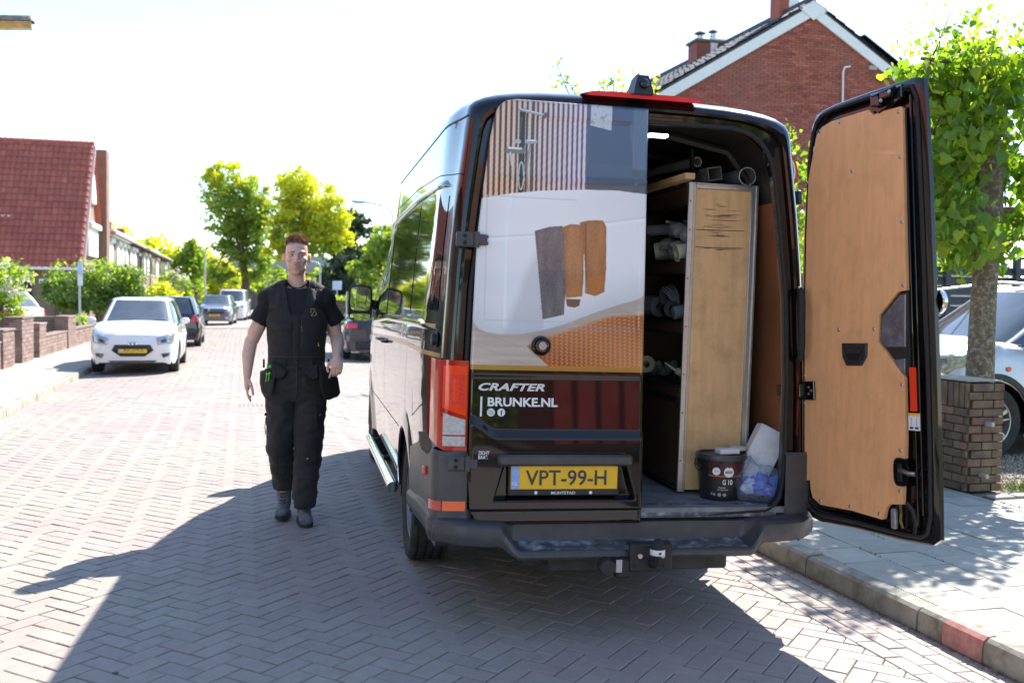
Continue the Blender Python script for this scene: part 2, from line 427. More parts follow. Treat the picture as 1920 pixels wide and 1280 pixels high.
# ---- kerbs: one stone after another
def kerb(name, x, side, y0, y1, red=()):
    k = MB()
    k.add([(x, y0, -.03), (x + side * .12, y0, -.03), (x + side * .12, y1, -.03), (x, y1, -.03)], [(0, 1, 2, 3)])
    ko = structure(k.build(name, M_joint, smooth=0))
    prof = [(0, -.12), (.004, .07), (.012, .10), (.03, .115), (.12, .117), (.12, -.12)]
    mb = MB(); L = .985
    vs = [(side * a, t, b) for t in (0, L) for a, b in prof]; n = len(prof)
    fs = [(i, (i + 1) % n, n + (i + 1) % n, n + i) for i in range(n)] + [tuple(range(n))[::-1], tuple(range(n, 2 * n))]
    mb.add(vs, fs); me = mb.mesh('kerbstone', M_kerb, 25)
    me2 = mb.mesh('kerbstone', M_kerbred, 25)
    y = y0; cnt = 0
    while y < y1:
        link('kerbstone', me2 if any(abs(y + .5 - r) < .5 for r in red) else me, ko, loc=(x + random.uniform(-.003, .003), y, random.uniform(-.003, .003)), rot=(0, 0, random.uniform(-.003, .003)))
        y += 1.0
    return ko
kerb('kerb', XR, 1, .12, 28)
kerb('kerb', XL, -1, 1, 48)
# red paint mark on one stone
rp = MB(); rp.prism([(0, 0), (.01, .0), (.12, .0), (.12, .30), (.01, .30), (0, .30)], 0, .002)
RED_Y = 3.66
rp = MB(); rp.m = 0
prof = [(-.0065, .005), (-.0035, .07), (.004, .104), (.026, .1212), (.075, .1235)]
rp.grid(lambda u, y: (XR + np.interp(u, range(5), [p[0] for p in prof]), y, np.interp(u, range(5), [p[1] for p in prof])), [0, 1, 2, 3, 4], [RED_Y, RED_Y + .07, RED_Y + .15, RED_Y + .26])
kp = [o for o in bpy.data.objects if o.name == 'kerb'][0]
rp.build('paint_mark', M_kerbred, kp, smooth=0, fix=False, label='patch of red paint on the kerbstone')
# ---- leaf litter in the gutter
M_litter = leafmat('dry_litter', [(.20, .09, .04), (.30, .16, .07), (.14, .07, .035), (.34, .22, .10)], .15, .8, (1, .8, .6))
lt = MB()
for _ in range(2600):
    y = random.uniform(2.6, 9); x = XR - abs(random.gauss(0, .022)) - .002
    if random.random() < .12: x = XR - abs(random.gauss(0, .25))
    s_ = random.uniform(.003, .009); a = random.uniform(0, 6.3); t = random.uniform(-.8, .8)
    lt.rv = random.random() + .001; z = gz(x) + .003
    ca, sa = math.cos(a) * s_, math.sin(a) * s_
    lt.add([(x - ca, y - sa, z), (x + sa * .6, y - ca * .6, z + abs(t) * s_), (x + ca, y + sa, z + s_ * .4), (x - sa * .6, y + ca * .6, z)], [(0, 1, 2, 3)])
tag(lt.build('leaf_litter', M_litter, smooth=0, fix=False, kind='stuff'), 'brown dry blossom litter lying along the right gutter', 'leaf litter')
# moss and weeds in the tile joints
M_moss = leafmat('moss_tufts', [(.06, .10, .02), (.10, .16, .03), (.04, .07, .015)], .3, .9)
ms = MB()
for _ in range(5200):
    q = random.random()
    if q < .5:
        k = random.randint(0, 7); x = XR + .125 + k * TS + random.gauss(0, .004); y = random.uniform(3, 10)
        if math.sin(y * 3.1 + k * 5) + math.sin(y * 7.7 + k) < .3: continue
    elif q < .62: x = 4.22 + random.gauss(0, .035); y = 4.32 + random.gauss(0, .05)
    elif q < .7: x = 4.6 + random.gauss(0, .05); y = 4.0 + random.gauss(0, .04)
    elif q < .85: x = 5.52 + random.gauss(0, .01); y = random.uniform(4, 8)
    else: x = XR - ROWS_R * W_ + random.gauss(0, .004); y = random.uniform(3, 8)
    z = (pz if x > XR + .1 else gz(x)) - .006; a = random.uniform(0, 6.3); s_ = random.uniform(.003, .007); h = random.uniform(.006, .018) * (1 if x > XR else .5)
    ms.rv = random.random() + .001
    ms.add([(x - s_ * math.cos(a), y - s_ * math.sin(a), z), (x + s_ * math.cos(a), y + s_ * math.sin(a), z), (x + random.gauss(0, .004), y + random.gauss(0, .004), z + h)], [(0, 1, 2)])
tag(ms.build('moss', M_moss, smooth=0, fix=False, kind='stuff'), 'green moss and weeds growing in the paving joints', 'moss')
# road drain by the man
M_iron = mat('cast_iron', (.10, .09, .085), .6, metal=.6, var=.3, scale=20)
M_pale = mat('pale_concrete', (.42, .40, .36), .85, var=.1)
M_grate = mat('drain_grate', (.23, .21, .18), .9, var=.3, scale=20)
dr = thing('drain_cover', 'rectangular grey drain cover set in the road beside the walking man', 'drain cover', (.13, 14.5, gz(.1)))
MB().box((0, 0, -.022), (.46, .46, .05)).build('frame', M_kerb, dr)
for k in range(6): MB().box((-.15 + k * .06, 0, .004), (.030, .36, .008)).build('grate_bar', M_grate, dr)
# small stopcock cover in the pavement
st = thing('stopcock_cover', 'small worn metal stopcock cover ringed by moss in the pavement', 'manhole cover', (4.22, 4.32, pz))
MB().box((0, 0, .002), (.16, .12, .01), bev=.003).build('lid', M_iron, st)
MB().box((0, 0, .008), (.10, .07, .006), bev=.002).build('panel', mat('worn_metal', (.4, .4, .4), .45, metal=.7), st)

M_gum = mat('dark_stain', (.07, .07, .072), .8, var=.2)
for (x, y, r_) in ((1.07, 2.98, .020), (1.62, 3.05, .008), (2.62, 3.12, .013), (2.20, 3.35, .011), (.95, 5.1, .012), (-.5, 4.3, .010)):
    MB().lathe([(0, .0015), (r_ * .8, .001), (r_, -.001)], 14, M=Matrix.Translation((x, y, gz(x) + .002)) @ Matrix.Diagonal((1.5, 1, 1, 1))).build('gum_spot', M_gum, road, smooth=60)
# ------------------------------------------------------------------ shared materials
def s2l(r, g_, b): return tuple((c / 12.92 if c <= .04045 else ((c + .055) / 1.055) ** 2.4) for c in (r / 255, g_ / 255, b / 255))
M_paint = mat('black_brown_paint', (.0075, .0055, .005), .25, var=.05, coat=1., spec=.12)
M_gloss = mat('gloss_black', (.008, .0075, .0075), .12, var=.05, coat=1., spec=.15)
M_black = mat('black_plastic', (.022, .022, .023), .5, var=.2, scale=30)
M_rubber = mat('rubber', (.018, .018, .018), .75, var=.25, scale=40, bump=.0006, bscale=200)
M_tyre = mat('tyre_rubber', (.028, .027, .026), .82, var=.25, scale=30, dirt=(.10, .09, .08), dirt_scale=12, dirt_amt=.35)
M_bumper = mat('grey_bumper_plastic', (.058, .060, .064), .36, var=.12, scale=20, bump=.0004, bscale=400, dirt=(.13, .12, .11), dirt_scale=6, dirt_amt=.3)
M_step = mat('scuffed_step_plastic', (.08, .085, .09), .6, var=.4, scale=10, stretch=(1, 6, 1), bump=.0006, bscale=90, dirt=(.42, .44, .46), dirt_scale=16, dirt_amt=.9)
M_steel = mat('steel', (.45, .45, .45), .3, metal=1., var=.1)
M_alu = mat('brushed_aluminium', (.62, .61, .58), .38, metal=.9, var=.08, scale=30)
M_chrome = mat('chrome', (.8, .8, .8), .08, metal=1., var=.02)
M_rim = mat('wheel_rim_grey', (.28, .28, .29), .4, metal=.7, var=.1)
M_glassdark = mat('dark_glass', (.012, .014, .014), .03, var=.05, coat=.5)
M_white = mat('white_print', (.80, .80, .80), .4, var=.02)
M_red = mat('red_lens', (.50, .008, .006), .08, var=.05, coat=1.)
M_redlit = mat('bright_red_lens', (.95, .045, .012), .15, var=.06, coat=.6, scale=40)
M_clearlens = mat('clear_lens', (.55, .52, .50), .1, var=.25, scale=60, coat=1.)
M_orange = mat('orange_reflector', (.95, .13, .02), .2, var=.05, coat=.5)
M_redtape = mat('red_reflective_strip', (.90, .05, .012), .4, var=.04)
M_yellow = mat('plate_yellow', (.90, .52, .02), .42, var=.04, scale=30)
M_plateblue = mat('plate_blue', (.28, .42, .75), .45, var=.1)
M_platetext = mat('plate_letters', (.045, .05, .05), .5, var=.1)
M_badge = mat('silver_badge', (.72, .72, .72), .35, metal=.2, var=.02)
M_gold = mat('gold_stripe', (.50, .30, .08), .35, var=.05, coat=.5)
M_seam = mat('panel_gap_black', (.004, .004, .004), .6, var=0)
M_plydoor = mat('door_plywood', (.88, .45, .20), .55, var=.09, scale=30, stretch=(1, 1, .12), det=8, coat=.05, bump=.0003, bscale=300, dirt=(.66, .32, .14), dirt_scale=9, dirt_amt=.5, spec=.3)
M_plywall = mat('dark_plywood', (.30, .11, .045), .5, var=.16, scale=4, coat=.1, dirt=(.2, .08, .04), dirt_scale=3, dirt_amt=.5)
M_floor = mat('van_floor', (.20, .21, .22), .75, var=.35, scale=7, dirt=(.38, .37, .35), dirt_scale=9, dirt_amt=.6)

VAN_M = None
_a = R(3.76); _l = R(1.2)
fx = Vector((math.cos(_a), -math.sin(_a), 0)); fy = Vector((math.sin(_a), math.cos(_a), 0)); fz = Vector((0, 0, 1))
vx = fx * math.cos(_l) - fz * math.sin(_l); vz = fz * math.cos(_l) + fx * math.sin(_l)
VAN_M = Matrix(((vx.x, fy.x, vz.x, 1.792), (vx.y, fy.y, vz.y, 4.42), (vx.z, fy.z, vz.z, .03), (0, 0, 0, 1)))
van = thing('van', 'glossy black panel van with a bathroom picture on its rear door, other door wide open', 'van', M=VAN_M)
S = .05
def sm(t): t = min(1, max(0, t)); return t * t * (3 - 2 * t)
def Tz(y): return float(np.interp(y, [0, .3, .9, 3.0, 3.7, 4.05, 4.35, 5.02, 5.25, 5.6, 5.8, 5.92, 5.97], [2.555, 2.59, 2.62, 2.62, 2.59, 2.52, 2.36, 1.42, 1.2, 1.07, .97, .8, .6]))
def Wt(z, y):
    a = np.interp(z, [.38, .55, .95, 1.3, 1.6, 1.9, 2.2, 2.4, 2.7], [.93, .945, .967, .964, .942, .917, .893, .878, .85]) * float(1 - .10 * sm((z - 1.5) / .6) * sm((y - 3.1) / 1.1))
    b = np.interp(z, [.46, .84, 1.24, 1.77, 2.04, 2.3, 2.44, 2.7], [.93, .93, .922, .895, .869, .837, .82, .80])
    t = sm(y / .55); return a * t + b * (1 - t)
def taper(y): return float(np.interp(y, [0, 4.6, 5.1, 5.5, 5.8, 5.97], [1, 1, .985, .95, .88, .74]))
def hw(y, z):
    t = sm(y / .6); c = .14 + .03 * t; p = 3.2 - .6 * t
    d = (Tz(y) - z) / c
    cap = 1 if d >= 1 else (0 if d <= 0 else (1 - (1 - d) ** p) ** (1 / p))
    return taper(y) * Wt(z, y) * cap
ARCH = [(1.35, .36, .425), (4.99, .36, .425)]
def zbot(y):
    z = .385
    for yc, zc, r in ARCH:
        if abs(y - yc) < r: z = max(z, zc + math.sqrt(max(0, r * r - (y - yc) ** 2)))
    return z
def ring(y, zb=None, inset=0., yoff=None):
    zb = zbot(y) if zb is None else zb; T = Tz(y) - inset; t = sm(y / .6); c = .14 + .03 * t
    zs = [zb + (T - c - zb) * k / 16 for k in range(16)] + [T - c * (1 - math.sin(k / 9 * math.pi / 2)) for k in range(10)]
    half = []
    for z in zs:
        x = hw(y, min(z + inset, Tz(y))) - inset if z < T - 1e-6 else 0.
        half.append((max(0, x), z))
    pts = [(-x, z) for x, z in half] + [(x, z) for x, z in half[::-1][1:]]
    sh = 1 - sm(y / .6)
    return [(x, (y if yoff is None else yoff) + S * (z - .5) * sh, z) for x, z in pts]
b = MB()
ys = [.07, .1, .14, .2, .28, .36, .45, .55, .7, .8, .9]
for yc, zc, r in ARCH: ys += [yc - r, yc - r + 1e-4] + [yc + r * math.sin(R(a)) for a in range(-80, 81, 10)] + [yc + r - 1e-4, yc + r]
ys += [1.9, 2.2, 2.5, 2.8, 3.05, 3.3, 3.6, 3.9, 4.05, 4.2, 4.35, 5.02, 5.25, 5.6, 5.8, 5.92, 5.97]
ys = sorted(set(ys))
rings = [ring(0, .46, .048, 0.), ring(0, .46, .030, .004), ring(.0, .46, .012, .022), ring(.0, .46, .003, .045)] + [ring(y) for y in ys]
b.loft(rings, closed=False); b.add([p for p in ring(5.97)], [tuple(range(len(ring(5.97))))])
body = b.build('body_shell', M_paint, van, smooth=38)
# rear frame face between the outline and the load opening
OPEN = [(.80, .62), (.782, .58), (.72, .55), (0, .538), (-.72, .55), (-.782, .58), (-.80, .62)]
def opening_right():
    return [(.0, .538), (.4, .54), (.72, .56), (.775, .60), (.797, .70), (.803, .81), (.808, 1.18), (.793, 1.61), (.745, 2.03), (.722, 2.2), (.696, 2.295), (.665, 2.35), (.623, 2.391), (.57, 2.418), (.508, 2.434), (.25, 2.436), (.0, 2.436)]
opr = opening_right(); opl = [(-x, z) for x, z in opr[::-1]][1:]
OP = opr + opl[:-1]
def yr(z, d=0.): return S * (z - .5) + d
def resample(pl, n, closed=True):
    pts = [Vector(p) for p in pl] + ([Vector(pl[0])] if closed else []); L = [0]
    for i in range(1, len(pts)): L.append(L[-1] + (pts[i] - pts[i - 1]).length)
    out = []
    for k in range(n):
        t = L[-1] * k / (n if closed else n - 1); i = min(max(1, int(np.searchsorted(L, t))), len(pts) - 1)
        f = (t - L[i - 1]) / max(1e-9, L[i] - L[i - 1]); out.append(tuple(pts[i - 1].lerp(pts[i], f)))
    return out
def polar_sort(pl, n, c=(0, 1.5)):
    """sample outline by angle about c so that two outlines pair up"""
    P = resample(pl, 800); A = [math.atan2(p[1] - c[1], p[0] - c[0]) for p in P]; out = []
    idx = np.argsort(A); A = np.array(A)[idx]; X = np.array([p[0] for p in P])[idx]; Z = np.array([p[1] for p in P])[idx]
    for k in range(n):
        a = -math.pi + 2 * math.pi * k / n; out.append((float(np.interp(a, A, X, period=2 * math.pi)), float(np.interp(a, A, Z, period=2 * math.pi))))
    return out
outl = [(p[0], p[2]) for p in ring(0, .46, .048, 0.)] + [(.6, .46), (0, .46), (-.6, .46)]
NO = 200
oa = polar_sort(outl, NO); ob_ = polar_sort(OP, NO)
def off(pl, d):
    c = (0, 1.5); out = []
    n = len(pl)
    for i in range(n):
        a, b2 = Vector(pl[i - 1]), Vector(pl[(i + 1) % n]); t = (b2 - a).normalized(); nn = Vector((t.y, -t.x)); out.append((pl[i][0] + nn.x * d, pl[i][1] + nn.y * d))
    return out
fr = MB()
r0 = [(x, yr(z, 0.), z) for x, z in oa]
def mix(a, b2, t): return [(p[0] * (1 - t) + q[0] * t, p[1] * (1 - t) + q[1] * t) for p, q in zip(a, b2)]
fr.loft([r0, [(x, yr(z, .002), z) for x, z in mix(oa, ob_, .18)], [(x, yr(z, .022), z) for x, z in mix(oa, ob_, .30)], [(x, yr(z, .024), z) for x, z in mix(oa, ob_, .78)],
         [(x, yr(z, .012), z) for x, z in mix(oa, ob_, .9)], [(x, yr(z, .012), z) for x, z in ob_], [(x, yr(z, .05), z) for x, z in ob_], [(x, yr(z, .055), z) for x, z in off(ob_, .03)], [(x, yr(z, .12), z) for x, z in off(ob_, .03)]])
fr.build('rear_frame', M_paint, van, smooth=35)
sealp = [(x, yr(z, .006), z) for x, z in off(resample(OP, 120), .004)]
MB().tube(sealp + [sealp[0], sealp[1]], .012, 8, caps=False).build('door_seal', M_rubber, van, smooth=60)
# ---- lining of the load space
def lin(y):
    return [(-.86, y, .575), (-.86, y, 1.2), (-.85, y, 1.6), (-.81, y, 1.95), (-.79, y, 2.1), (-.74, y, 2.27), (-.62, y, 2.41), (-.3, y, 2.47), (.3, y, 2.47), (.62, y, 2.41), (.74, y, 2.27), (.79, y, 2.1), (.81, y, 1.95), (.85, y, 1.6), (.86, y, 1.2), (.86, y, .575)]
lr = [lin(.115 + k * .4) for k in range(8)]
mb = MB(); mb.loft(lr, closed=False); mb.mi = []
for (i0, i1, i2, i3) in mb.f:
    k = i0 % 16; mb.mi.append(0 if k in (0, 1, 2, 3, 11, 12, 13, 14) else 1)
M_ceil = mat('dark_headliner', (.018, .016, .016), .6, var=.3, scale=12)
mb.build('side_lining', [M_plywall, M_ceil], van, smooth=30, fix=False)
MB().prism([(p[0], p[2]) for p in lin(0)], 2.90, 2.92, axis=1).build('bulkhead', M_ceil, van)
MB().box((0, 1.45, .56), (1.74, 2.9, .03)).build('load_floor', M_floor, van)
# threshold plate with tread
sill = MB(); sill.grid(lambda x, v: (x, [-.005, .0, .03, .10, .105][v], [.53, .553, .572, .578, .577][v]), [-.80, -.4, 0, .4, .76], range(5)); sill.build('sill_plate', M_step, van, smooth=40)
# roof ribs inside and hooks
for y in (.45, 1.0, 1.6):
    MB().tube([(x, y, z - .03) for x, _, z in lin(y)[4:12]], .022, 6).build('roof_rib', M_ceil, van)
for (x, y) in ((.44, .5), (.20, .75), (-.1, .95)):
    MB().tube([(x, y, 2.41), (x, y - .01, 2.30), (x + .005, y - .04, 2.25), (x + .01, y - .07, 2.27)], [.02, .018, .016, .012], 8, flat=.6).build('roof_hook', M_gloss, van)
M_led = mat('interior_led', (.8, .8, .8), .4, emit=(.92, .96, 1), emit_s=5)
MB().box((.14, .20, 2.395), (.10, .045, .014), bev=.004).build('interior_lamp', M_led, van)
MB().tube([(.862, .05, 1.66), (.845, -.005, 1.64), (.842, -.02, 1.58), (.85, -.02, 1.38), (.855, -.005, 1.32), (.87, .05, 1.30)], [.014, .017, .018, .018, .017, .014], 10).build('grab_handle', M_rubber, van)
# door check arm + catch on the frame right side
# ---- panel gaps on the left side
def sp(y, z, o=.0012): return (-hw(y, z) - o, y + S * (z - .5) * (1 - sm(y / .6)), z)
def gap(pts, wd=.004, m=M_seam, name='panel_gap', n=14, o=.0012):
    P = []
    for i in range(len(pts) - 1):
        for k in range(n): t = k / n; P.append((pts[i][0] * (1 - t) + pts[i + 1][0] * t, pts[i][1] * (1 - t) + pts[i + 1][1] * t))
    P.append(pts[-1]); vs = []; m_ = MB()
    for i, (y, z) in enumerate(P):
        a = P[max(0, i - 1)]; c = P[min(len(P) - 1, i + 1)]; t = Vector((c[0] - a[0], c[1] - a[1])).normalized(); nn = Vector((-t.y, t.x)) * wd / 2
        vs += [sp(y + nn.x, z + nn.y, o), sp(y - nn.x, z - nn.y, o)]
    m_.add(vs, [(2 * i, 2 * i + 1, 2 * i + 3, 2 * i + 2) for i in range(len(P) - 1)])
    return m_.build(name, m, van, smooth=60, fix=False)
gap([(.03, 2.44), (.02, 2.2), (.01, 1.7), (.02, 1.28)], .004)
gap([(.05, 2.42), (3.9, 2.42)], .010, n=40)
gap([(.02, 2.14), (.6, 2.18), (1.6, 2.22), (3.0, 2.22), (3.8, 2.15), (4.2, 2.0)], .005)
gap([(1.30, 2.13), (1.32, 1.5), (1.34, 1.3), (1.36, .8)], .005)
gap([(3.04, 2.12), (3.06, 1.45), (3.05, .9), (3.2, .45)], .006)
gap([(4.1, 1.35), (4.25, .9), (4.35, .75)], .006)
gap([(1.8, .73), (4.5, .70)], .006, n=30)
gap([(.45, 1.02), (.6, .985), (.95, .90)], .004)
# ledge above the windows (catches the light)
def ledge(pts, h, o):
    m_ = MB(); vs = []; n = 40
    P = [(np.interp(k / n, np.linspace(0, 1, len(pts)), [p[0] for p in pts]), np.interp(k / n, np.linspace(0, 1, len(pts)), [p[1] for p in pts])) for k in range(n + 1)]
    for i, (y, z) in enumerate(P):
        e = sm(min(i, n - i) / 4); vs += [sp(y, z + h * e, .001), sp(y, z + h * .4 * e, .001 + o * e), sp(y, z, .001 + o * .8 * e), sp(y, z - .006, .001)]
    m_.add(vs, [(4 * i + k, 4 * i + k + 1, 4 * i + 5 + k, 4 * i + 4 + k) for i in range(n) for k in range(3)]); return m_
ledge([(.19, 2.10), (.6, 2.115), (1.6, 2.135), (3.0, 2.12), (4.0, 2.04)], .035, .016).build('window_ledge', M_paint, van, smooth=50)
def patch(y0, y1, zb, zt, o, m, name, ny=16, nz=8, rim=True):
    m_ = MB(); f = (lambda a, z: (lambda y: float(np.interp(y, a, z))))
    fb, ft = f(*zb), f(*zt)
    m_.grid(lambda i, j: sp(y0 + (y1 - y0) * i, fb(y0 + (y1 - y0) * i) + (ft(y0 + (y1 - y0) * i) - fb(y0 + (y1 - y0) * i)) * j, o), np.linspace(0, 1, ny), np.linspace(0, 1, nz))
    return m_.build(name, m, van, smooth=60, fix=False)
patch(.22, 1.27, ([.2, 1.3], [1.50, 1.49]), ([.2, .6, 1.3], [2.05, 2.09, 2.10]), .003, M_glassdark, 'side_window')
patch(1.34, 3.0, ([.2, 3.1], [1.49, 1.46]), ([.2, 3.0], [2.10, 2.10]), .003, M_glassdark, 'side_window')
patch(3.12, 4.45, ([3, 4.5], [1.38, 1.32]), ([3, 3.6, 4.0, 4.45], [2.06, 2.05, 1.96, 1.42]), .003, M_glassdark, 'door_window')
gap([(3.13, 2.06), (3.13, 1.38)], .03, M_black, 'window_post', o=.004)
gap([(3.75, 2.03), (3.78, 1.36)], .02, M_black, 'window_post', o=.004)
gap([(.24, 1.495), (1.26, 1.485)], .008, M_chrome, 'window_trim', o=.005)
gap([(.24, 1.42), (1.3, 1.415), (3.0, 1.40)], .018, M_gold, 'side_stripe', n=20, o=.0016)
gap([(.08, 1.282), (1.2, 1.282), (3.0, 1.25), (4.4, 1.21)], .022, M_gold, 'side_stripe', n=20, o=.0016)
ledge([(.2, 1.405), (3.0, 1.385), (4.6, 1.32)], .045, .010).build('waist_ledge', M_paint, van, smooth=50)
# stamped arch flare over the rear wheel
for yc in (1.35, 4.99):
    m_ = MB(); vs = []
    for k in range(33):
        a = math.pi * k / 32
        for rr, o in ((.425, .004), (.43, .018), (.46, .020), (.52, .004), (.56, -.004)):
            y, z = yc + rr * math.cos(a), .36 + rr * math.sin(a); z = max(z, .36); vs.append(sp(y, z, o))
    m_.add(vs, [(5 * i + k, 5 * i + k + 1, 5 * i + 6 + k, 5 * i + 5 + k) for i in range(32) for k in range(4)])
    m_.build('wheel_arch_lip', M_paint, van, smooth=60)
    for sx in (-1, 1):
        m_ = MB(); m_.grid(lambda a, x: (sx * x, yc + .422 * math.cos(a), .36 + .422 * math.sin(a)), [R(t) for t in range(-10, 191, 10)], [.62, .935])
        m_.build('arch_liner', M_rubber, van, smooth=60)
MB().box((0, 2.6, .36), (1.80, 4.6, .05)).box((0, 3.2, .45), (1.3, 4.0, .2)).build('underbody', M_black, van)
MB().tube([(-.975, 1.92, .315), (-.985, 4.3, .30)], .037, 20).build('side_bar', M_chrome, van, smooth=50)
for y in (2.1, 3.1, 4.1): MB().tube([(-.97, y, .31), (-.80, y, .37)], .014, 8).build('bar_bracket', M_black, van)
# side lock and side marker, handle
MB().lathe([(0, .030), (.022, .030), (.030, .026), (.030, .008), (.038, .006), (.038, 0)], 24, M=Matrix.Translation(sp(.19, 1.355, 0)) @ Matrix.Rotation(R(-90), 4, 'Y')).build('side_lock', M_black, van, smooth=40)
MB().box((-hw(.27, .72) - .022, .27, .715), (.02, .055, .04), bev=.006).build('side_marker', M_orange, van)
MB().tube([sp(3.25, 1.225, .0), sp(3.28, 1.225, .035), sp(3.45, 1.22, .038), sp(3.5, 1.22, .0)], .012, 8).build('door_handle', M_gloss, van)
MB().tube([sp(2.85, 1.225, .0), sp(2.87, 1.225, .035), sp(2.97, 1.22, .038), sp(3.0, 1.22, .0)], .012, 8).build('door_handle', M_gloss, van)
# ---- wheels
def wheel(parent, loc, r=.35, w_=.225, side=-1, rimm=None, nsp=0, name='wheel', tread=True, rr=.62):
    """axis along X, outer face towards side*X"""
    wt = bpy.data.objects.new(name, None)
    m_ = MB(); h = w_ / 2
    prof = [(r * rr, -h * .86), (r * .80, -h), (r * .93, -h * .98), (r * .985, -h * .84)]
    if tread:
        gx = [-.62, -.2, .2, .62]; e = r
        for g_ in gx: prof += [(e, h * (g_ - .07)), (e - .009, h * (g_ - .05)), (e - .009, h * (g_ + .05)), (e, h * (g_ + .07))]
    prof += [(r * .985, h * .84), (r * .93, h * .98), (r * .80, h), (r * rr, h * .86)]
    M = Matrix.Rotation(R(90), 4, 'Y')
    m_.lathe(prof, 40, M=M)
    ty = m_.build('tyre', M_tyre, None, smooth=28)
    m_ = MB(); q = side; ri = r * rr
    prof = [(ri * 1.02, q * h * .84), (ri * .96, q * h * .80), (ri * .93, q * h * .45), (ri * .90, q * h * .2)]
    m_.lathe([(a, c) for a, c in prof], 32, M=M)
    if nsp:
        for k in range(nsp):
            an = 2 * math.pi * k / nsp
            MM = Matrix.Rotation(an, 4, 'X')
            for s_ in (-1, 1):
                m_.add([(q * h * .72, -.012 + s_ * .012, .02), (q * h * .72, .012 + s_ * .012, .02), (q * h * .74, .014 + s_ * ri * .22, ri * .97), (q * h * .74, -.010 + s_ * ri * .16, ri * .97),
                        (q * h * .45, -.012 + s_ * .012, .02), (q * h * .45, .012 + s_ * .012, .02), (q * h * .45, .014 + s_ * ri * .22, ri * .97), (q * h * .45, -.010 + s_ * ri * .16, ri * .97)],
                       [(0, 1, 2, 3), (4, 7, 6, 5), (0, 4, 5, 1), (1, 5, 6, 2), (2, 6, 7, 3), (3, 7, 4, 0)], MM)
        m_.lathe([(.0, q * h * .78), (ri * .22, q * h * .78), (ri * .25, q * h * .5)], 20, M=M)
    else:
        m_.lathe([(ri * .90, q * h * .25), (ri * .80, q * h * .62), (ri * .55, q * h * .55), (ri * .34, q * h * .30), (ri * .30, q * h * .66), (.0, q * h * .70)], 32, M=M)
        for k in range(16):
            an = 2 * math.pi * k / 16; m_.sphere((q * h * .60, ri * .70 * math.cos(an), ri * .70 * math.sin(an)), (.006, ri * .06, ri * .06), 8, 5)
    ri_ = m_.build('rim', rimm or M_rim, None, smooth=30)
    m_ = MB(); m_.lathe([(0, 0), (ri * .93, 0)], 24, M=M); br = m_.build('brake_disc', M_black, None)
    COL.objects.link(wt); wt.parent = parent; wt.location = loc
    for o in (ty, ri_, br): o.parent = wt
    return wt
for yc in (1.35, 4.99):
    wheel(van, (-.825, yc, .35), side=-1); wheel(van, (.825, yc, .35), side=1)
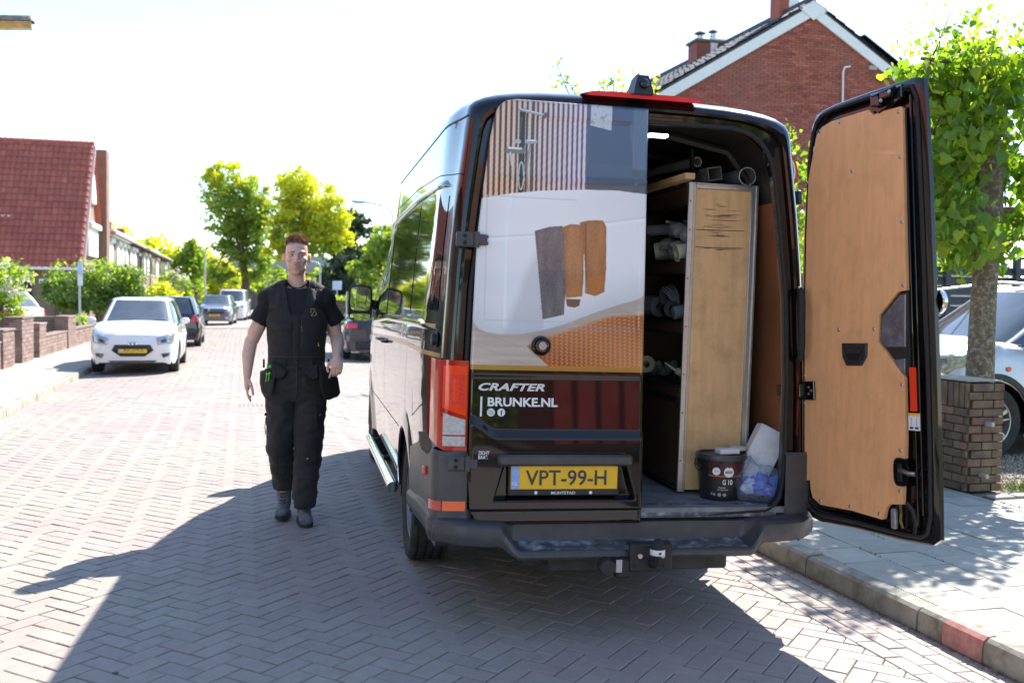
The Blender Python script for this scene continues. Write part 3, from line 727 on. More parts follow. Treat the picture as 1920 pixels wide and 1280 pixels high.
# ---- left rear door ------------------------------------------------------
DZ = [.510, .525, .562, .711, 1.233, 1.831, 2.081, 2.308, 2.42, 2.461, 2.489, 2.500]
DX = [-.745, -.766, -.785, -.796, -.796, -.778, -.753, -.726, -.706, -.688, -.655, -.60]
def xl(z): return float(np.interp(z, DZ, DX))
DOORY = -.026
def art(x, z):
    """flat print on the rear door: returns linear rgb for arrays x,z (metres on the door)"""
    n = x.size; col = np.zeros((n, 3))
    C = lambda *c: np.array(s2l(*c))
    def put(mask, c):
        mask = np.clip(mask, 0, 1)[:, None]; col[:] = col * (1 - mask) + np.asarray(c) * mask
    aa = lambda d, w_=.002: np.clip(d / w_ + .5, 0, 1)
    def noise(sx, sz, seed):
        r_ = np.random.default_rng(seed); G = r_.random((64, 64)); u = (x * sx) % 63; v = (z * sz) % 63; i = u.astype(int); j = v.astype(int); fu = u - i; fv = v - j
        fu = fu * fu * (3 - 2 * fu); fv = fv * fv * (3 - 2 * fv)
        return (G[i, j] * (1 - fu) + G[(i + 1) % 64, j] * fu) * (1 - fv) + (G[i, (j + 1) % 64] * (1 - fu) + G[(i + 1) % 64, (j + 1) % 64] * fu) * fv
    # slatted wall
    ph = (x + .70 + .12 * (x + .7) ** 2) / .0262
    st = np.clip((np.sin(2 * np.pi * ph) + .12) * 2.4 + .5, 0, 1)[:, None]
    tt = np.clip((x + .65) / .35, 0, 1)[:, None]
    cream = C(236, 196, 158) * (1 - tt) + C(232, 214, 214) * tt; dark = C(84, 46, 34) * (1 - tt) + C(104, 84, 112) * tt
    col[:] = dark * (1 - st) + cream * st
    # blue grey wall
    blue = C(82, 98, 122) * (1 - np.clip((2.5 - z) / .45, 0, 1)[:, None]) + C(70, 84, 98) * np.clip((2.5 - z) / .45, 0, 1)[:, None]
    put(aa(x + .257), blue)
    put(aa(x + .243) * aa(.02 - x) * aa(z - 2.22) * .35, C(60, 76, 108))
    put(aa(x + .03) * aa(z - 2.2) * .4, C(120, 136, 160))
    put(aa(x + .243) * aa(-.138 - x) * aa(z - 2.40 + (x + .243) * .18), C(196, 203, 208))
    put(aa(x + .243) * aa(-.138 - x) * aa(z - 2.40 + (x + .243) * .18) * (noise(90, 90, 3) > .78) * .5, C(120, 125, 130))
    # shower: dark riser, thin rail, arm, valves, hose
    put(aa(x + .590) * aa(-.560 - x) * aa(z - 2.03) * aa(2.455 - z), C(38, 44, 30))
    put(aa(x + .531) * aa(-.516 - x) * aa(z - 2.06) * aa(2.50 - z), C(72, 78, 74))
    def seg(x0, z0, x1, z1, w_, c, a=1.):
        dx, dz = x1 - x0, z1 - z0; L = dx * dx + dz * dz; t = np.clip(((x - x0) * dx + (z - z0) * dz) / L, 0, 1)
        d = np.hypot(x - x0 - t * dx, z - z0 - t * dz); put(aa(w_ / 2 - d) * a, c)
    seg(-.590, 2.450, -.470, 2.430, .013, C(150, 160, 165)); seg(-.590, 2.453, -.470, 2.434, .004, C(235, 240, 240)); seg(-.470, 2.424, -.462, 2.436, .018, C(90, 105, 120))
    seg(-.640, 2.255, -.575, 2.258, .030, C(120, 118, 108)); seg(-.638, 2.266, -.578, 2.268, .009, C(240, 238, 230)); seg(-.630, 2.245, -.622, 2.185, .007, C(214, 214, 205))
    seg(-.612, 2.298, -.588, 2.30, .018, C(190, 188, 178)); seg(-.552, 2.302, -.508, 2.304, .018, C(170, 170, 160)); seg(-.550, 2.308, -.510, 2.310, .005, C(245, 245, 240))
    for k in range(18):
        a0, a1 = k / 18, (k + 1) / 18
        fx_ = lambda t: (-.575 + .012 * math.cos(t * 6.283), 2.14 + .065 * math.sin(t * 6.283)); seg(*fx_(a0), *fx_(a1), .005, C(205, 205, 200))
        hx_ = lambda t: (-.535 - .012 * math.sin(t * 3), 2.29 - .24 * t); seg(*hx_(a0), *hx_(a1), .007, C(150, 145, 125))
    # bar line
    # bath tub
    rim = np.interp(x, [-.80, -.765, -.62, -.48, -.257, -.1, .05], [2.01, 2.024, 2.055, 2.075, 2.092, 2.096, 2.085])
    bot = np.interp(x, [-.80, -.785, -.765, -.73, -.66, -.56, -.45, -.35, -.2, -.1, 0, .05], [1.50, 1.45, 1.42, 1.405, 1.395, 1.398, 1.42, 1.45, 1.51, 1.545, 1.575, 1.60])
    floorc = C(206, 190, 176) * (1 - .25 * noise(5, 70, 5)[:, None]) * (1 - .12 * (np.abs(((x * .35 + z) * 14) % 1 - .5) > .47)[:, None])
    m_ = aa(rim - z) ; white = C(244, 243, 241) * np.ones((n, 1)) * (1 - .10 * np.clip((1.75 - z) / .35, 0, 1))[:, None]
    put(m_, white)
    frontrim = np.interp(x, [-.8, -.70, -.5, -.35, -.15, .05], [1.842, 1.848, 1.868, 1.895, 1.942, 1.975])
    put(aa(.0035 - np.abs(z - frontrim), .003) * aa(rim - z) * .55, C(178, 180, 184))
    put(aa(frontrim - z, .05) * aa(z - bot) * .35, C(226, 230, 234))
    put(np.clip((z - frontrim) / .12, 0, 1) * aa(rim - z, .004) * aa(frontrim + .14 - z, .1) * .25, C(222, 222, 224))
    sh = aa(x + .62 - (z - 1.45) * .35, .04) * aa(-.45 - x) * aa(1.78 - z, .1)
    put(sh * aa(z - bot) * .55, C(188, 186, 188))
    put(aa(bot - z), floorc)
    put(aa(bot - z) * aa(z - bot + .05, .05) * .35, C(150, 132, 120))
    put(aa(rim - z) * aa(z - bot) * np.clip(1 - (z - bot) / .16, 0, 1) ** 1.5 * .45, C(176, 176, 182))
    put(aa(rim - z) * aa(z - bot) * np.clip(1 - (x - np.interp(z, DZ, DX)) / .16, 0, 1) ** 1.5 * .35, C(186, 188, 194))
    put(aa(rim - z) * aa(z - frontrim) * np.clip((x + .35) / .4, 0, 1) * .35, C(198, 200, 206))
    put(aa(.008 - np.abs(z - frontrim + .010), .008) * aa(z - bot) * .5, C(250, 250, 250))
    # rounded panel line of the tub print
    ed = np.maximum(np.abs(x + .35) - .385, np.abs(z - 1.75) - .29)
    put(aa(.003 - np.abs(ed), .003) * aa(x + .76) * aa(-.30 - x) * .6, C(190, 196, 204))
    # towels
    def poly(pts):
        d = np.full(n, 1e9); ins = np.zeros(n, bool)
        for i in range(len(pts)):
            (x0, z0), (x1, z1) = pts[i - 1], pts[i]; dx, dz = x1 - x0, z1 - z0
            t = np.clip(((x - x0) * dx + (z - z0) * dz) / (dx * dx + dz * dz), 0, 1); d = np.minimum(d, np.hypot(x - x0 - t * dx, z - z0 - t * dz))
            if dz != 0: ins ^= ((z0 > z) != (z1 > z)) & (x < dx * (z - z0) / dz + x0)
        poly.depth = np.clip(np.where(ins, d, 0) / .022, 0, 1)
        return aa(np.where(ins, d, -d))
    nz = noise(300, 300, 9); nz2 = noise(40, 8, 11)
    put(poly([(-.345, 1.57), (-.272, 1.57), (-.278, 1.54), (-.30, 1.53), (-.338, 1.535)]), C(116, 78, 60))
    put(poly([(-.503, 1.885), (-.43, 1.908), (-.37, 1.914), (-.352, 1.89), (-.343, 1.70), (-.352, 1.495), (-.455, 1.470)]), C(140, 131, 132)[None] * (1 - .45 * nz - .35 * nz2)[:, None] ** 1)
    tfold = lambda a=.5: (1 - poly.depth) * a * (poly.depth > 0)
    put(tfold(.45), C(92, 86, 92)); put(aa(.010 - np.abs(x + .405 + .02 * np.sin(z * 9)), .012) * (poly.depth > 0) * aa(z - 1.60, .05) * .4, C(100, 92, 98))
    for zz in (1.585, 1.565, 1.545, 1.53): put(aa(.002 - np.abs(z - zz - (x + .4) * .15), .002) * aa(x + .47) * aa(-.35 - x) * .5, C(112, 104, 104))
    o1 = C(208, 142, 88); put(poly([(-.375, 1.905), (-.33, 1.925), (-.285, 1.925), (-.262, 1.90), (-.260, 1.66), (-.265, 1.585), (-.345, 1.575), (-.362, 1.88)]), o1[None] * (1 - .35 * nz - .25 * nz2)[:, None])
    put(tfold(.5), C(140, 84, 46))
    put(poly([(-.343, 1.625), (-.263, 1.632), (-.268, 1.583), (-.345, 1.573)]) * .5, C(196, 120, 50))
    put(poly([(-.285, 1.935), (-.24, 1.947), (-.17, 1.95), (-.153, 1.92), (-.149, 1.72), (-.156, 1.61), (-.20, 1.588), (-.243, 1.598), (-.268, 1.88)]), C(204, 136, 78)[None] * (1 - .35 * nz - .25 * nz2)[:, None])
    put(tfold(.5), C(136, 80, 40))
    put(poly([(-.238, 1.68), (-.153, 1.69), (-.155, 1.62), (-.20, 1.59), (-.242, 1.598)]) * .5, C(200, 120, 40))
    put(aa(.004 - np.abs(x + .254 - (1.9 - z) * .02), .004) * aa(1.93 - z) * aa(z - 1.6) * .7, C(96, 56, 34))
    # woven mat
    top = np.interp(x, [-.53, -.45, -.30, -.12, .05], [1.342, 1.385, 1.435, 1.497, 1.51]); left = np.interp(z, [1.24, 1.342], [-.41, -.53])
    mk = aa(top + .004 * np.sin(x * 700) - z) * aa(x - left) * (z < 1.6)
    wv = (.5 + .5 * np.sin(x * 2 * np.pi / .024 + 6 * z)) * (.5 + .5 * np.sin((z - .25 * x) * 2 * np.pi / .017 + (np.floor(x / .024) % 2) * np.pi))
    put(mk, C(196, 110, 48)[None] * (.45 + 1.15 * wv)[:, None]); put(mk * aa(.010 - (top - z)) * .5, C(212, 140, 70)); put(mk * aa(.016 - (x - left)) * .6, C(150, 84, 30))
    put(mk * np.clip((noise(3, 4, 21) - .45) * 2, 0, 1) * .3, C(236, 176, 120))
    put(aa(1.2515 - z), C(176, 128, 42))
    return col
def door_grid(z0, z1, nx, nz, yfun, col=None):
    zs = np.linspace(z0, z1, nz); us = np.linspace(0, 1, nx); X = np.empty((nx, nz)); Z = np.tile(zs, (nx, 1))
    xls = np.interp(zs, DZ, DX)
    for i, u in enumerate(us): X[i] = xls * (1 - u) + .048 * u
    Y = S * (Z - .5) + DOORY + yfun(X, Z)
    vs = np.stack([X, Y, Z], -1).reshape(-1, 3)
    idx = np.arange(nx * nz).reshape(nx, nz); q = np.stack([idx[:-1, :-1], idx[1:, :-1], idx[1:, 1:], idx[:-1, 1:]], -1).reshape(-1, 4)
    me = bpy.data.meshes.new('door'); me.from_pydata(vs.tolist(), [], q.tolist())
    if col is not None:
        c = np.ones((nx * nz, 4), dtype=np.float32); c[:, :3] = art(X.ravel(), Z.ravel())
        a = me.color_attributes.new('print', 'FLOAT_COLOR', 'POINT'); a.data.foreach_set('color', c.ravel())
    me.polygons.foreach_set('use_smooth', [True] * len(me.polygons)); me.update()
    return me
def edge_round(X, Z, z0=None, z1=None, r=.018):
    x0 = np.interp(Z, DZ, DX); d = np.minimum(X - x0, .048 - X)
    if z0 is not None: d = np.minimum(d, Z - z0)
    if z1 is not None: d = np.minimum(d, z1 - Z)
    t = np.clip(d / r, 0, 1); return .012 * (1 - np.sqrt(np.clip(1 - (1 - t) ** 2, 0, 1)))
sstep = lambda t: np.clip(t, 0, 1) ** 2 * (3 - 2 * np.clip(t, 0, 1))
def y_up(X, Z):
    e = edge_round(X, Z, z1=2.50)
    rr = np.maximum(np.abs(X + .31) - .34 + np.clip(Z - 1.9, 0, 1) * .12, np.maximum(Z - 2.43, 1.42 - Z)); st = sstep((-rr) / .022) * .006
    bar = np.exp(-((Z - 2.135 - .02 * (X + .3)) / .010) ** 2) * .004 * (X > -.68)
    return e + st - bar
mp, N_, L__, P_ = newmat('printed_film')
at = N_.new('ShaderNodeAttribute'); at.attribute_name = 'print'; L__.new(at.outputs['Color'], P_.inputs['Base Color'])
P_.inputs['Roughness'].default_value = .35; P_.inputs['Coat Weight'].default_value = .8; P_.inputs['Coat Roughness'].default_value = .04
ldoor = MB(); 
dl = [(xl(z), z) for z in np.linspace(.51, 2.50, 40)]; outline = dl + [(.048, 2.50), (.048, .51)]
oo = [(x, yr(z, DOORY + .012), z) for x, z in outline]; oi = [(x, yr(z, .016), z) for x, z in outline]
ldoor.loft([oo, oi]); ldoor.add(oi, [tuple(range(len(oi)))])
rdoor = ldoor.build('rear_door', M_paint, van, smooth=30, label='closed left rear door with bathroom picture')
pm = door_grid(1.228, 2.499, 270, 400, y_up, True); pm.materials.append(mp); link('printed_picture', pm, rdoor)
def y_low(X, Z):
    e = edge_round(X, Z, z0=.512) + sstep((1.228 - Z) / .02) * .010 * 0
    # ledge: the lower part stands proud, its top faces the sky; rises to the left
    zc = .928 + .065 * sstep((-.66 - X) / .13)
    led = sstep((zc + .028 - Z) / .05) * .022
    up = sstep((Z - 1.185) / .03) * .006
    cxr, czr = -.333, .732
    hx_ = .318 - .03 * (Z - czr) / .11; r = np.maximum(np.abs(X - cxr) - hx_, np.abs(Z - czr) - .112)
    rec = sstep((-r) / .018) * .05
    foot = sstep((.585 - Z) / .01) * .006
    return e - led - up + rec * 1. + foot
lm = door_grid(.511, 1.2275, 190, 190, y_low); lm.materials.append(M_paint); link('lower_panel', lm, rdoor)
def YS(x, z): return S * (z - .5) + DOORY + float(y_low(np.array([x]), np.array([z]))[0])
TX = Matrix(((1, 0, 0), (0, S, -1), (0, 1, S)))
def onrear(x, z, d=.0015, rot=0., y=None):
    yy = YS(x, z) - d if y is None else y
    M = Matrix.Translation((x, yy, z)) @ TX.to_4x4()
    return M @ Matrix.Rotation(rot, 4, 'Z')
# lower black sill strip of the door
MB().box((-.37, yr(.545, -.034), .545), (.80, .014, .062), bev=.005).build('door_kick_strip', M_bumper, rdoor)
# handle bar above the plate, plate holder, plate
MB().box((-.333, yr(.81, -.045), .812), (.655, .035, .055), bev=.012).build('handle_bar', M_bumper, rdoor)
plate = MB().box((-.333, yr(.715, -.019), .715), (.545, .012, .150), bev=.006).build('plate_holder', M_black, rdoor)
PY = yr(.725, -.028)
pl = MB().box((-.333, PY, .728), (.520, .004, .110), bev=.0015).build('number_plate', M_yellow, rdoor)
MB().box((-.571, PY - .0028, .728), (.038, .002, .104)).build('plate_band', M_plateblue, pl)
text('plate_text', 'VPT-99-H', .395, M_platetext, pl, onrear(-.325, .7275, y=PY - .0038), height=.073, bold=.012)
text('plate_text', 'NL', .030, M_white, pl, onrear(-.572, .700, y=PY - .0052), bold=.01)
MB().lathe([(.010, 0), (.0125, .0004), (.0125, 0)], 16, M=onrear(-.572, .752, y=PY - .0045)).build('plate_star_ring', mat('plate_star', (.55, .55, .5), .5), pl)
text('dealer_text', 'MUNTSTAD', .118, M_white, plate, onrear(-.337, .655, y=PY - .0002), height=.014, bold=.02)
for x in (-.470, -.203): MB().lathe([(0, .001), (.008, .001), (.008, 0)], 20, M=onrear(x, .656, y=PY - .0002)).build('dealer_badge', M_white, plate)
text('model_badge', 'CRAFTER', .315, M_badge, rdoor, onrear(-.598, 1.150, .004), height=.036, bold=.035, shear=.3, space=1.05)
text('company_text', 'BRUNKE.NL', .335, M_white, rdoor, onrear(-.543, 1.080), height=.042, bold=.03)
MB().box((-.741, YS(-.741, 1.05) - .001, 1.058), (.009, .002, .092)).build('company_bar', M_white, rdoor)
for k, x in enumerate((-.694, -.645)):
    ic = MB().lathe([(0, .0012), (.0185, .0012), (.0185, 0)], 28, M=onrear(x, 1.031, .0006)).build('social_icon', M_white, rdoor)
    if k == 0:
        MB().lathe([(.0045, .0006), (.0062, .0006)], 20, M=onrear(x, 1.031, .0022)).build('icon_ring', M_gloss, ic, fix=False)
        q = MB()
        for a0 in range(0, 360, 10):
            pass
        rr_ = [(sx * .0105, sy * .0105) for sx, sy in ((-1, -1), (1, -1), (1, 1), (-1, 1))]; ri2 = [(a * .85, b2 * .85) for a, b2 in rr_]
        q.add([(a, b2, 0) for a, b2 in rr_ + ri2], [(i, (i + 1) % 4, 4 + (i + 1) % 4, 4 + i) for i in range(4)], onrear(x, 1.031, .0022)); q.build('icon_frame', M_gloss, ic, fix=False)
    else: text('icon_letter', 'f', .0105, M_gloss, ic, onrear(x + .001, 1.028, .0022), height=.027, bold=.02)
for t_, z in (('ZICHT', .846), ('BAAR', .826)): text('sticker_text', t_, .052 if t_ == 'ZICHT' else .045, M_white, rdoor, onrear(-.727 if t_ == 'ZICHT' else -.730, z, .001), height=.017, bold=.02)
MB().box((-.715, YS(-.727, .826) - .0045, .825), (.006, .003, .012)).build('sticker_gap', M_paint, rdoor)
# round security lock
def lock(M, parent, name='security_lock'):
    k = MB().lathe([(.048, 0), (.048, .012), (.044, .022), (.036, .028), (.034, .024), (.030, .040), (.022, .043), (0, .043)], 32, M=M).build(name, M_gloss, parent, smooth=35)
    MB().lathe([(0, .0445), (.019, .0445), (.02, .042)], 24, M=M).build('lock_face', M_steel, k, smooth=35)
    return k
lock(onrear(-.462, 1.345, y=yr(1.345, DOORY + .006)), rdoor)
# hinges on the left
def hinge(x, z, parent=None):
    h = MB(); y = yr(z, DOORY)
    h.box((x - .052, y + .0, z), (.085, .030, .070), bev=.006); h.box((x + .022, y - .012, z), (.055, .022, .050), bev=.006)
    h.tube([(x + .0, y - .012, z - .036), (x + .0, y - .012, z + .036)], .014, 12)
    h.box((x + .045, y - .008, z + .015), (.02, .02, .016), bev=.003).box((x + .045, y - .008, z - .015), (.02, .02, .016), bev=.003)
    o = h.build('hinge', M_bumper, van, smooth=30)
    for dz in (-.016, .016): MB().lathe([(0, .002), (.009, .002), (.010, 0)], 12, M=onrear(x - .055, z + dz, y=y - .017)).build('hinge_bolt', M_seam, o)
hinge(-.782, 1.830); hinge(-.80, .795)
# ---- tail light (left)
def tl(path_t, z, o=0.):
    P = [(-.802, -.020), (-.86, -.021), (-.905, -.014), (-.936, .008), (-.952, .05), (-.962, .11), (-.968, .18)]
    t = path_t * (len(P) - 1); i = min(int(t), len(P) - 2); f = t - i
    x = P[i][0] * (1 - f) + P[i + 1][0] * f; y = P[i][1] * (1 - f) + P[i + 1][1] * f
    d = Vector((P[i + 1][0] - P[i][0], P[i + 1][1] - P[i][1])).normalized(); nx, ny = d.y, -d.x
    if nx > 0: nx, ny = -nx, -ny
    if ny > .5: nx, ny = -nx, -ny
    return (x - o * abs(nx) , y + yr(z) - o * max(0., 1 - path_t * 1.6), z)
m_ = MB(); zs = np.linspace(.850, 1.268, 14)
def tledge(u, z): 
    top = 1.268 + .006 * u; bt = .850 + .09 * max(0, u - .35); zz = bt + (top - bt) * z; return tl(u, zz, 0)
m_.grid(tledge, np.linspace(0, 1, 25), np.linspace(0, 1, 14)); tlamp = m_.build('tail_light', M_red, van, smooth=60)
def inner(u0, u1, fz0, fz1, m, name, o=.004, bulge=0.):
    q = MB()
    q.grid(lambda a, c: tl(u0 + (u1 - u0) * a, fz0(u0 + (u1 - u0) * a) + (fz1(u0 + (u1 - u0) * a) - fz0(u0 + (u1 - u0) * a)) * c, o), np.linspace(0, 1, 10), np.linspace(0, 1, 6))
    return q.build(name, m, tlamp, smooth=60, fix=False)
inner(.02, .40, lambda u: 1.01 - .0 + .10 * u, lambda u: 1.245, M_redlit, 'brake_segment')
inner(.05, .27, lambda u: 1.06 + .03 * u, lambda u: 1.20, mat('tail_led', (.75, .03, .02), .3, var=.3, scale=90), 'light_guide', .0052)
inner(.12, .21, lambda u: 1.075, lambda u: 1.185, M_redlit, 'light_guide', .0062)
inner(.03, .38, lambda u: .925, lambda u: .992 + .09 * u, M_clearlens, 'reverse_lens', .0045)
inner(.03, .38, lambda u: .873, lambda u: .918, M_clearlens, 'indicator_lens', .0045)
# high level brake light with camera
hb = MB(); vs = []
for x, a in ((-.27, 0), (-.24, .6), (-.15, .9), (0, 1), (.15, 1), (.26, .6), (.31, 0)):
    z0 = 2.54 ; vs.append([(x, .06, z0), (x, .055, z0 + .012 + .012 * a), (x, .10, z0 + .018 + .016 * a), (x, .19, z0 + .03 + .006 * a), (x, .20, z0)])
hb.loft(vs, closed=False); hbo = hb.build('high_brake_light', mat('raspberry_lens', (.85, .03, .045), .25, var=.05, coat=.7), van, smooth=50)
hc = MB(); hc.loft([[(x * w_, y0, z) for x, y0, z in ((-.05, .02, 2.555), (.05, .02, 2.555), (.05, .14, 2.555), (-.05, .14, 2.555))] for w_ in (1,)] +
    [[(-.045, .025, 2.585), (.045, .025, 2.585), (.045, .14, 2.585), (-.045, .14, 2.585)], [(-.028, .04, 2.645), (.028, .04, 2.645), (.03, .13, 2.64), (-.03, .13, 2.64)], [(-.015, .06, 2.662), (.015, .06, 2.662), (.018, .11, 2.66), (-.018, .11, 2.66)]], caps=True)
hco = hc.build('rear_camera', M_black, van, smooth=60)
MB().lathe([(.0, .012), (.013, .012), (.022, .006), (.024, -.02)], 20, M=Matrix.Translation((0, .018, 2.605)) @ Matrix.Rotation(R(75), 4, 'X')).build('camera_lens', M_gloss, hco, smooth=40)
# ---- rear bumper
bp_ = MB()
cen = [(.04, .520), (-.012, .512), (-.016, .50), (-.012, .445), (-.018, .430), (-.085, .418), (-.145, .412), (-.158, .402), (-.160, .385), (-.150, .372), (-.10, .366), (.04, .366)]
cor = [(.04, .535), (-.010, .533), (-.060, .530), (-.085, .527), (-.105, .520), (-.115, .510), (-.118, .495), (-.118, .470), (-.116, .445), (-.108, .425), (-.07, .418), (.04, .418)]
def bprof(x):
    ax = abs(x); t = sm((ax - .56) / .10); yb = -.0 + .09 * sm((ax - .80) / .16) ** 1.5
    zz = .015 * sm((ax - .66) / .3)
    return [(x, a[0] * (1 - t) + c[0] * t + yb * (1 if i not in (0, 11) else 0.3), a[1] * (1 - t) + c[1] * t + zz) for i, (a, c) in enumerate(zip(cen, cor))]
xs = [-.955, -.945, -.93, -.90, -.86, -.80, -.73, -.68, -.66, -.645, -.63, -.61, -.59, -.575, -.56, -.4, -.2, 0, .2, .4, .56, .575, .59, .61, .63, .645, .66, .68, .73, .80, .86, .90, .93, .945, .955]
rg = []
for x in xs:
    p = bprof(x)
    if abs(x) > .94: p = [(q[0], .02 + (q[1] - .02) * .8, q[2] + (.475 - q[2]) * (.12 if abs(x) < .95 else .3)) for q in p]
    rg.append(p)
bp_.loft(rg, closed=True, caps=True)
bumper = bp_.build('rear_bumper', M_bumper, van, smooth=28)
for s_ in (-1, 1):
    # wrap-around corner cladding
    q = MB()
    def cl(u, v, s_=s_):
        # u 0 at door edge (rear) -> corner -> along the side to the arch
        if u < .3: x = -.797 - (.115) * u / .3; y = -.022 + .012 * (u / .3) ** 2; zt = .848
        elif u < .45: a = (u - .3) / .15 * math.pi / 2; x = -.912 - .055 * math.sin(a); y = -.010 + .075 * (1 - math.cos(a)); zt = .848 + .01 * (u - .3) / .15
        else: t = (u - .45) / .55; y = .065 + t * .875; x = -hw(y, .7) - .016; zt = float(np.interp(y, [.065, .3, .42, .64, .95], [.862, .885, .875, .80, .74]))
        zb = .43 + .0 * u
        if y > .45 and u > .45: zb = float(np.interp(y, [.45, .9, .96], [.43, .40, .39]))
        z = zb + (zt - zb) * v
        tuck = .010 * (1 if v > .98 else 0) + .016 * max(0, 1 - v / .10)
        bulge = .014 * sm((.28 - v) / .05)
        if u >= .45: return (s_ * -(x + tuck - bulge), y, z)
        return (s_ * -(x + (tuck - bulge) * (u / .45)), y + (tuck - bulge) * (1 - u / .45) + yr(z) * (1 - u / .45) * .6, z)
    q.grid(cl, np.concatenate([np.linspace(0, .3, 8), np.linspace(.32, .45, 8), np.linspace(.48, 1, 16)]), np.concatenate([np.linspace(0, .12, 5), np.linspace(.14, .30, 10), np.linspace(.32, .97, 12), [.985, 1]]))
    cc = q.build('corner_cladding', M_bumper, van, smooth=45)
    if s_ < 0: cc_l = cc
    q = MB()
    q.grid(lambda u, v: tuple(Vector(cl(u, (.575 + v * .045 - .43) / .42)) + Vector((s_ * .003 * sm((u - .3) / .1), -.004, 0))), np.linspace(.02, .30, 8), [0, .5, 1]); (q.build('reflector', M_orange, cc, smooth=50, fix=False) if s_ < 0 else None)
    q = MB()
    q.grid(lambda u, v: tuple(Vector(cl(u, (.575 + v * .045 - .43) / .42)) + Vector((s_ * .003 * sm((u - .3) / .1), -.004 * (u < .4), 0))), np.linspace(.31, .47, 8), [0, .5, 1]); q.build('reflector', M_red, cc, smooth=50, fix=False)
# painted wedge on the left cladding top
q = MB(); q.grid(lambda y, v: sp(y, float(np.interp(y, [.10, .2, .38, .50], [.865, .80, .80, .868])) * (1 - v) + float(np.interp(y, [.10, .28, .50], [.872, .90, .875])) * v, .019), np.linspace(.12, .48, 8), [0, .5, 1]); q.build('painted_insert', M_paint, van, smooth=50, fix=False)
MB().box((-.62, -.004, .48), (.002, .002, .06)).build('bumper_joint', M_seam, bumper)
q = MB(); q.grid(lambda x, v: (x, [-.022, -.083, -.142][v], [.4312, .4195, .4138][v]), np.linspace(-.555, .555, 20), [0, 1, 2]); q.build('step_tread', M_step, bumper, smooth=60, fix=False)
# tow bar and socket
tb = MB().box((.045, -.19, .385), (.205, .022, .125), bev=.004).box((.045, -.17, .445), (.205, .05, .012)).build('tow_plate', M_black, van)
tbl = MB(); tbl.tube([(.052, -.20, .36), (.052, -.235, .365), (.052, -.262, .39), (.052, -.265, .43)], [.022, .020, .017, .014], 12); tbl.lathe([(.0, .095), (.014, .093), (.024, .082), (.030, .066), (.031, .050), (.033, .046)], 20, M=Matrix.Translation((.052, -.265, .395))); tbo = tbl.build('tow_ball', M_rubber, van, smooth=45)
MB().lathe([(.0335, .022), (.0345, .024), (.0345, .046), (.0335, .048)], 24, M=Matrix.Translation((.052, -.265, .395))).build('tow_ball_band', M_white, tbo)
MB().box((.052, -.3005, .4295), (.012, .001, .010)).build('band_mark', M_black, tbo)
for x in (-.01, .10): MB().lathe([(0, .010), (.011, .010), (.014, .006), (.014, 0)], 6, M=onrear(x, .395, y=-.2015)).build('tow_bolt', M_steel, tb, smooth=0)
for x in (-.035, .105): MB().lathe([(0, .001), (.008, .001), (.008, 0)], 14, M=onrear(x, .348, y=-.2015)).build('tow_hole', M_seam, tb)
skt = MB().lathe([(0, .035), (.034, .035), (.038, .030), (.038, -.02)], 24, M=onrear(-.165, .345, y=-.185)).box((-.085, -.18, .335), (.07, .03, .09), bev=.008).build('trailer_socket', M_black, van, smooth=40)
MB().box((-.108, -.2, .35), (.028, .004, .058)).build('socket_label', mat('faded_label', (.55, .48, .46), .7, var=.2, scale=40), skt)
MB().box((.05, .12, .325), (.90, .30, .09), bev=.01).build('tow_crossbar', mat('grimy_metal', (.05, .048, .045), .7, var=.4, scale=12), van)
MB().box((-.35, .15, .33), (.30, .25, .06)).build('chassis_bracket', M_black, van)
# mud flap behind the left wheel arch liner bolts
MB().box((-.955, .935, .55), (.012, .03, .36)).build('mud_flap', M_rubber, van)
# ---- mirror (left)
mm = MB(); MC = Vector((-1.085, 4.62, 1.49))
mh = MB(); prof = []
def mout(w_, h, n=28, e=.42): return [(w_ * math.copysign(abs(math.cos(a)) ** e, math.cos(a)), h * math.copysign(abs(math.sin(a)) ** e, math.sin(a))) for a in [2 * math.pi * k / n for k in range(n)]]
for dy, sc_ in ((-.055, .94), (-.045, 1.0), (.0, 1.0), (.05, .9), (.08, .6)):
    mh.loft
rg = []
for dy, sc_ in ((-.040, .88), (-.050, .93), (-.045, 1.0), (.0, 1.0), (.05, .88), (.085, .55)):
    rg.append([(MC.x + x * sc_ + .0, MC.y + dy, MC.z + z * sc_ + .02 * (x < 0) * 0) for x, z in mout(.108, .165)])
mh.loft(rg, caps=True); mho = mh.build('wing_mirror', M_black, van, smooth=40)
M_mirror = mat('mirror_glass', (.85, .87, .86), .01, metal=1., var=0)
q = MB(); q.prism([(MC.x + x * .84, MC.z + .04 + z * .66) for x, z in mout(.108, .165)], MC.y - .052, MC.y - .048, axis=1); q.prism([(MC.x + x * .84, MC.z - .128 + z * .2) for x, z in mout(.108, .165)], MC.y - .052, MC.y - .048, axis=1)
q.build('mirror_glass', M_mirror, mho, smooth=20)
rim = [(MC.x + x * .90, MC.y - .050, MC.z + z * .92) for x, z in mout(.108, .165)]
MB().tube([(MC.x - .118, MC.y - .02, MC.z + .10), (MC.x - .121, MC.y - .03, MC.z), (MC.x - .116, MC.y - .02, MC.z - .11)], .010, 8).build('mirror_edge_trim', M_white, mho)
MB().tube([(MC.x + .10, MC.y, MC.z), (-.97, 4.64, MC.z - .01), (-.90, 4.66, 1.46)], [.05, .055, .065], 12, flat=.8).build('mirror_arm', M_black, mho, smooth=50)
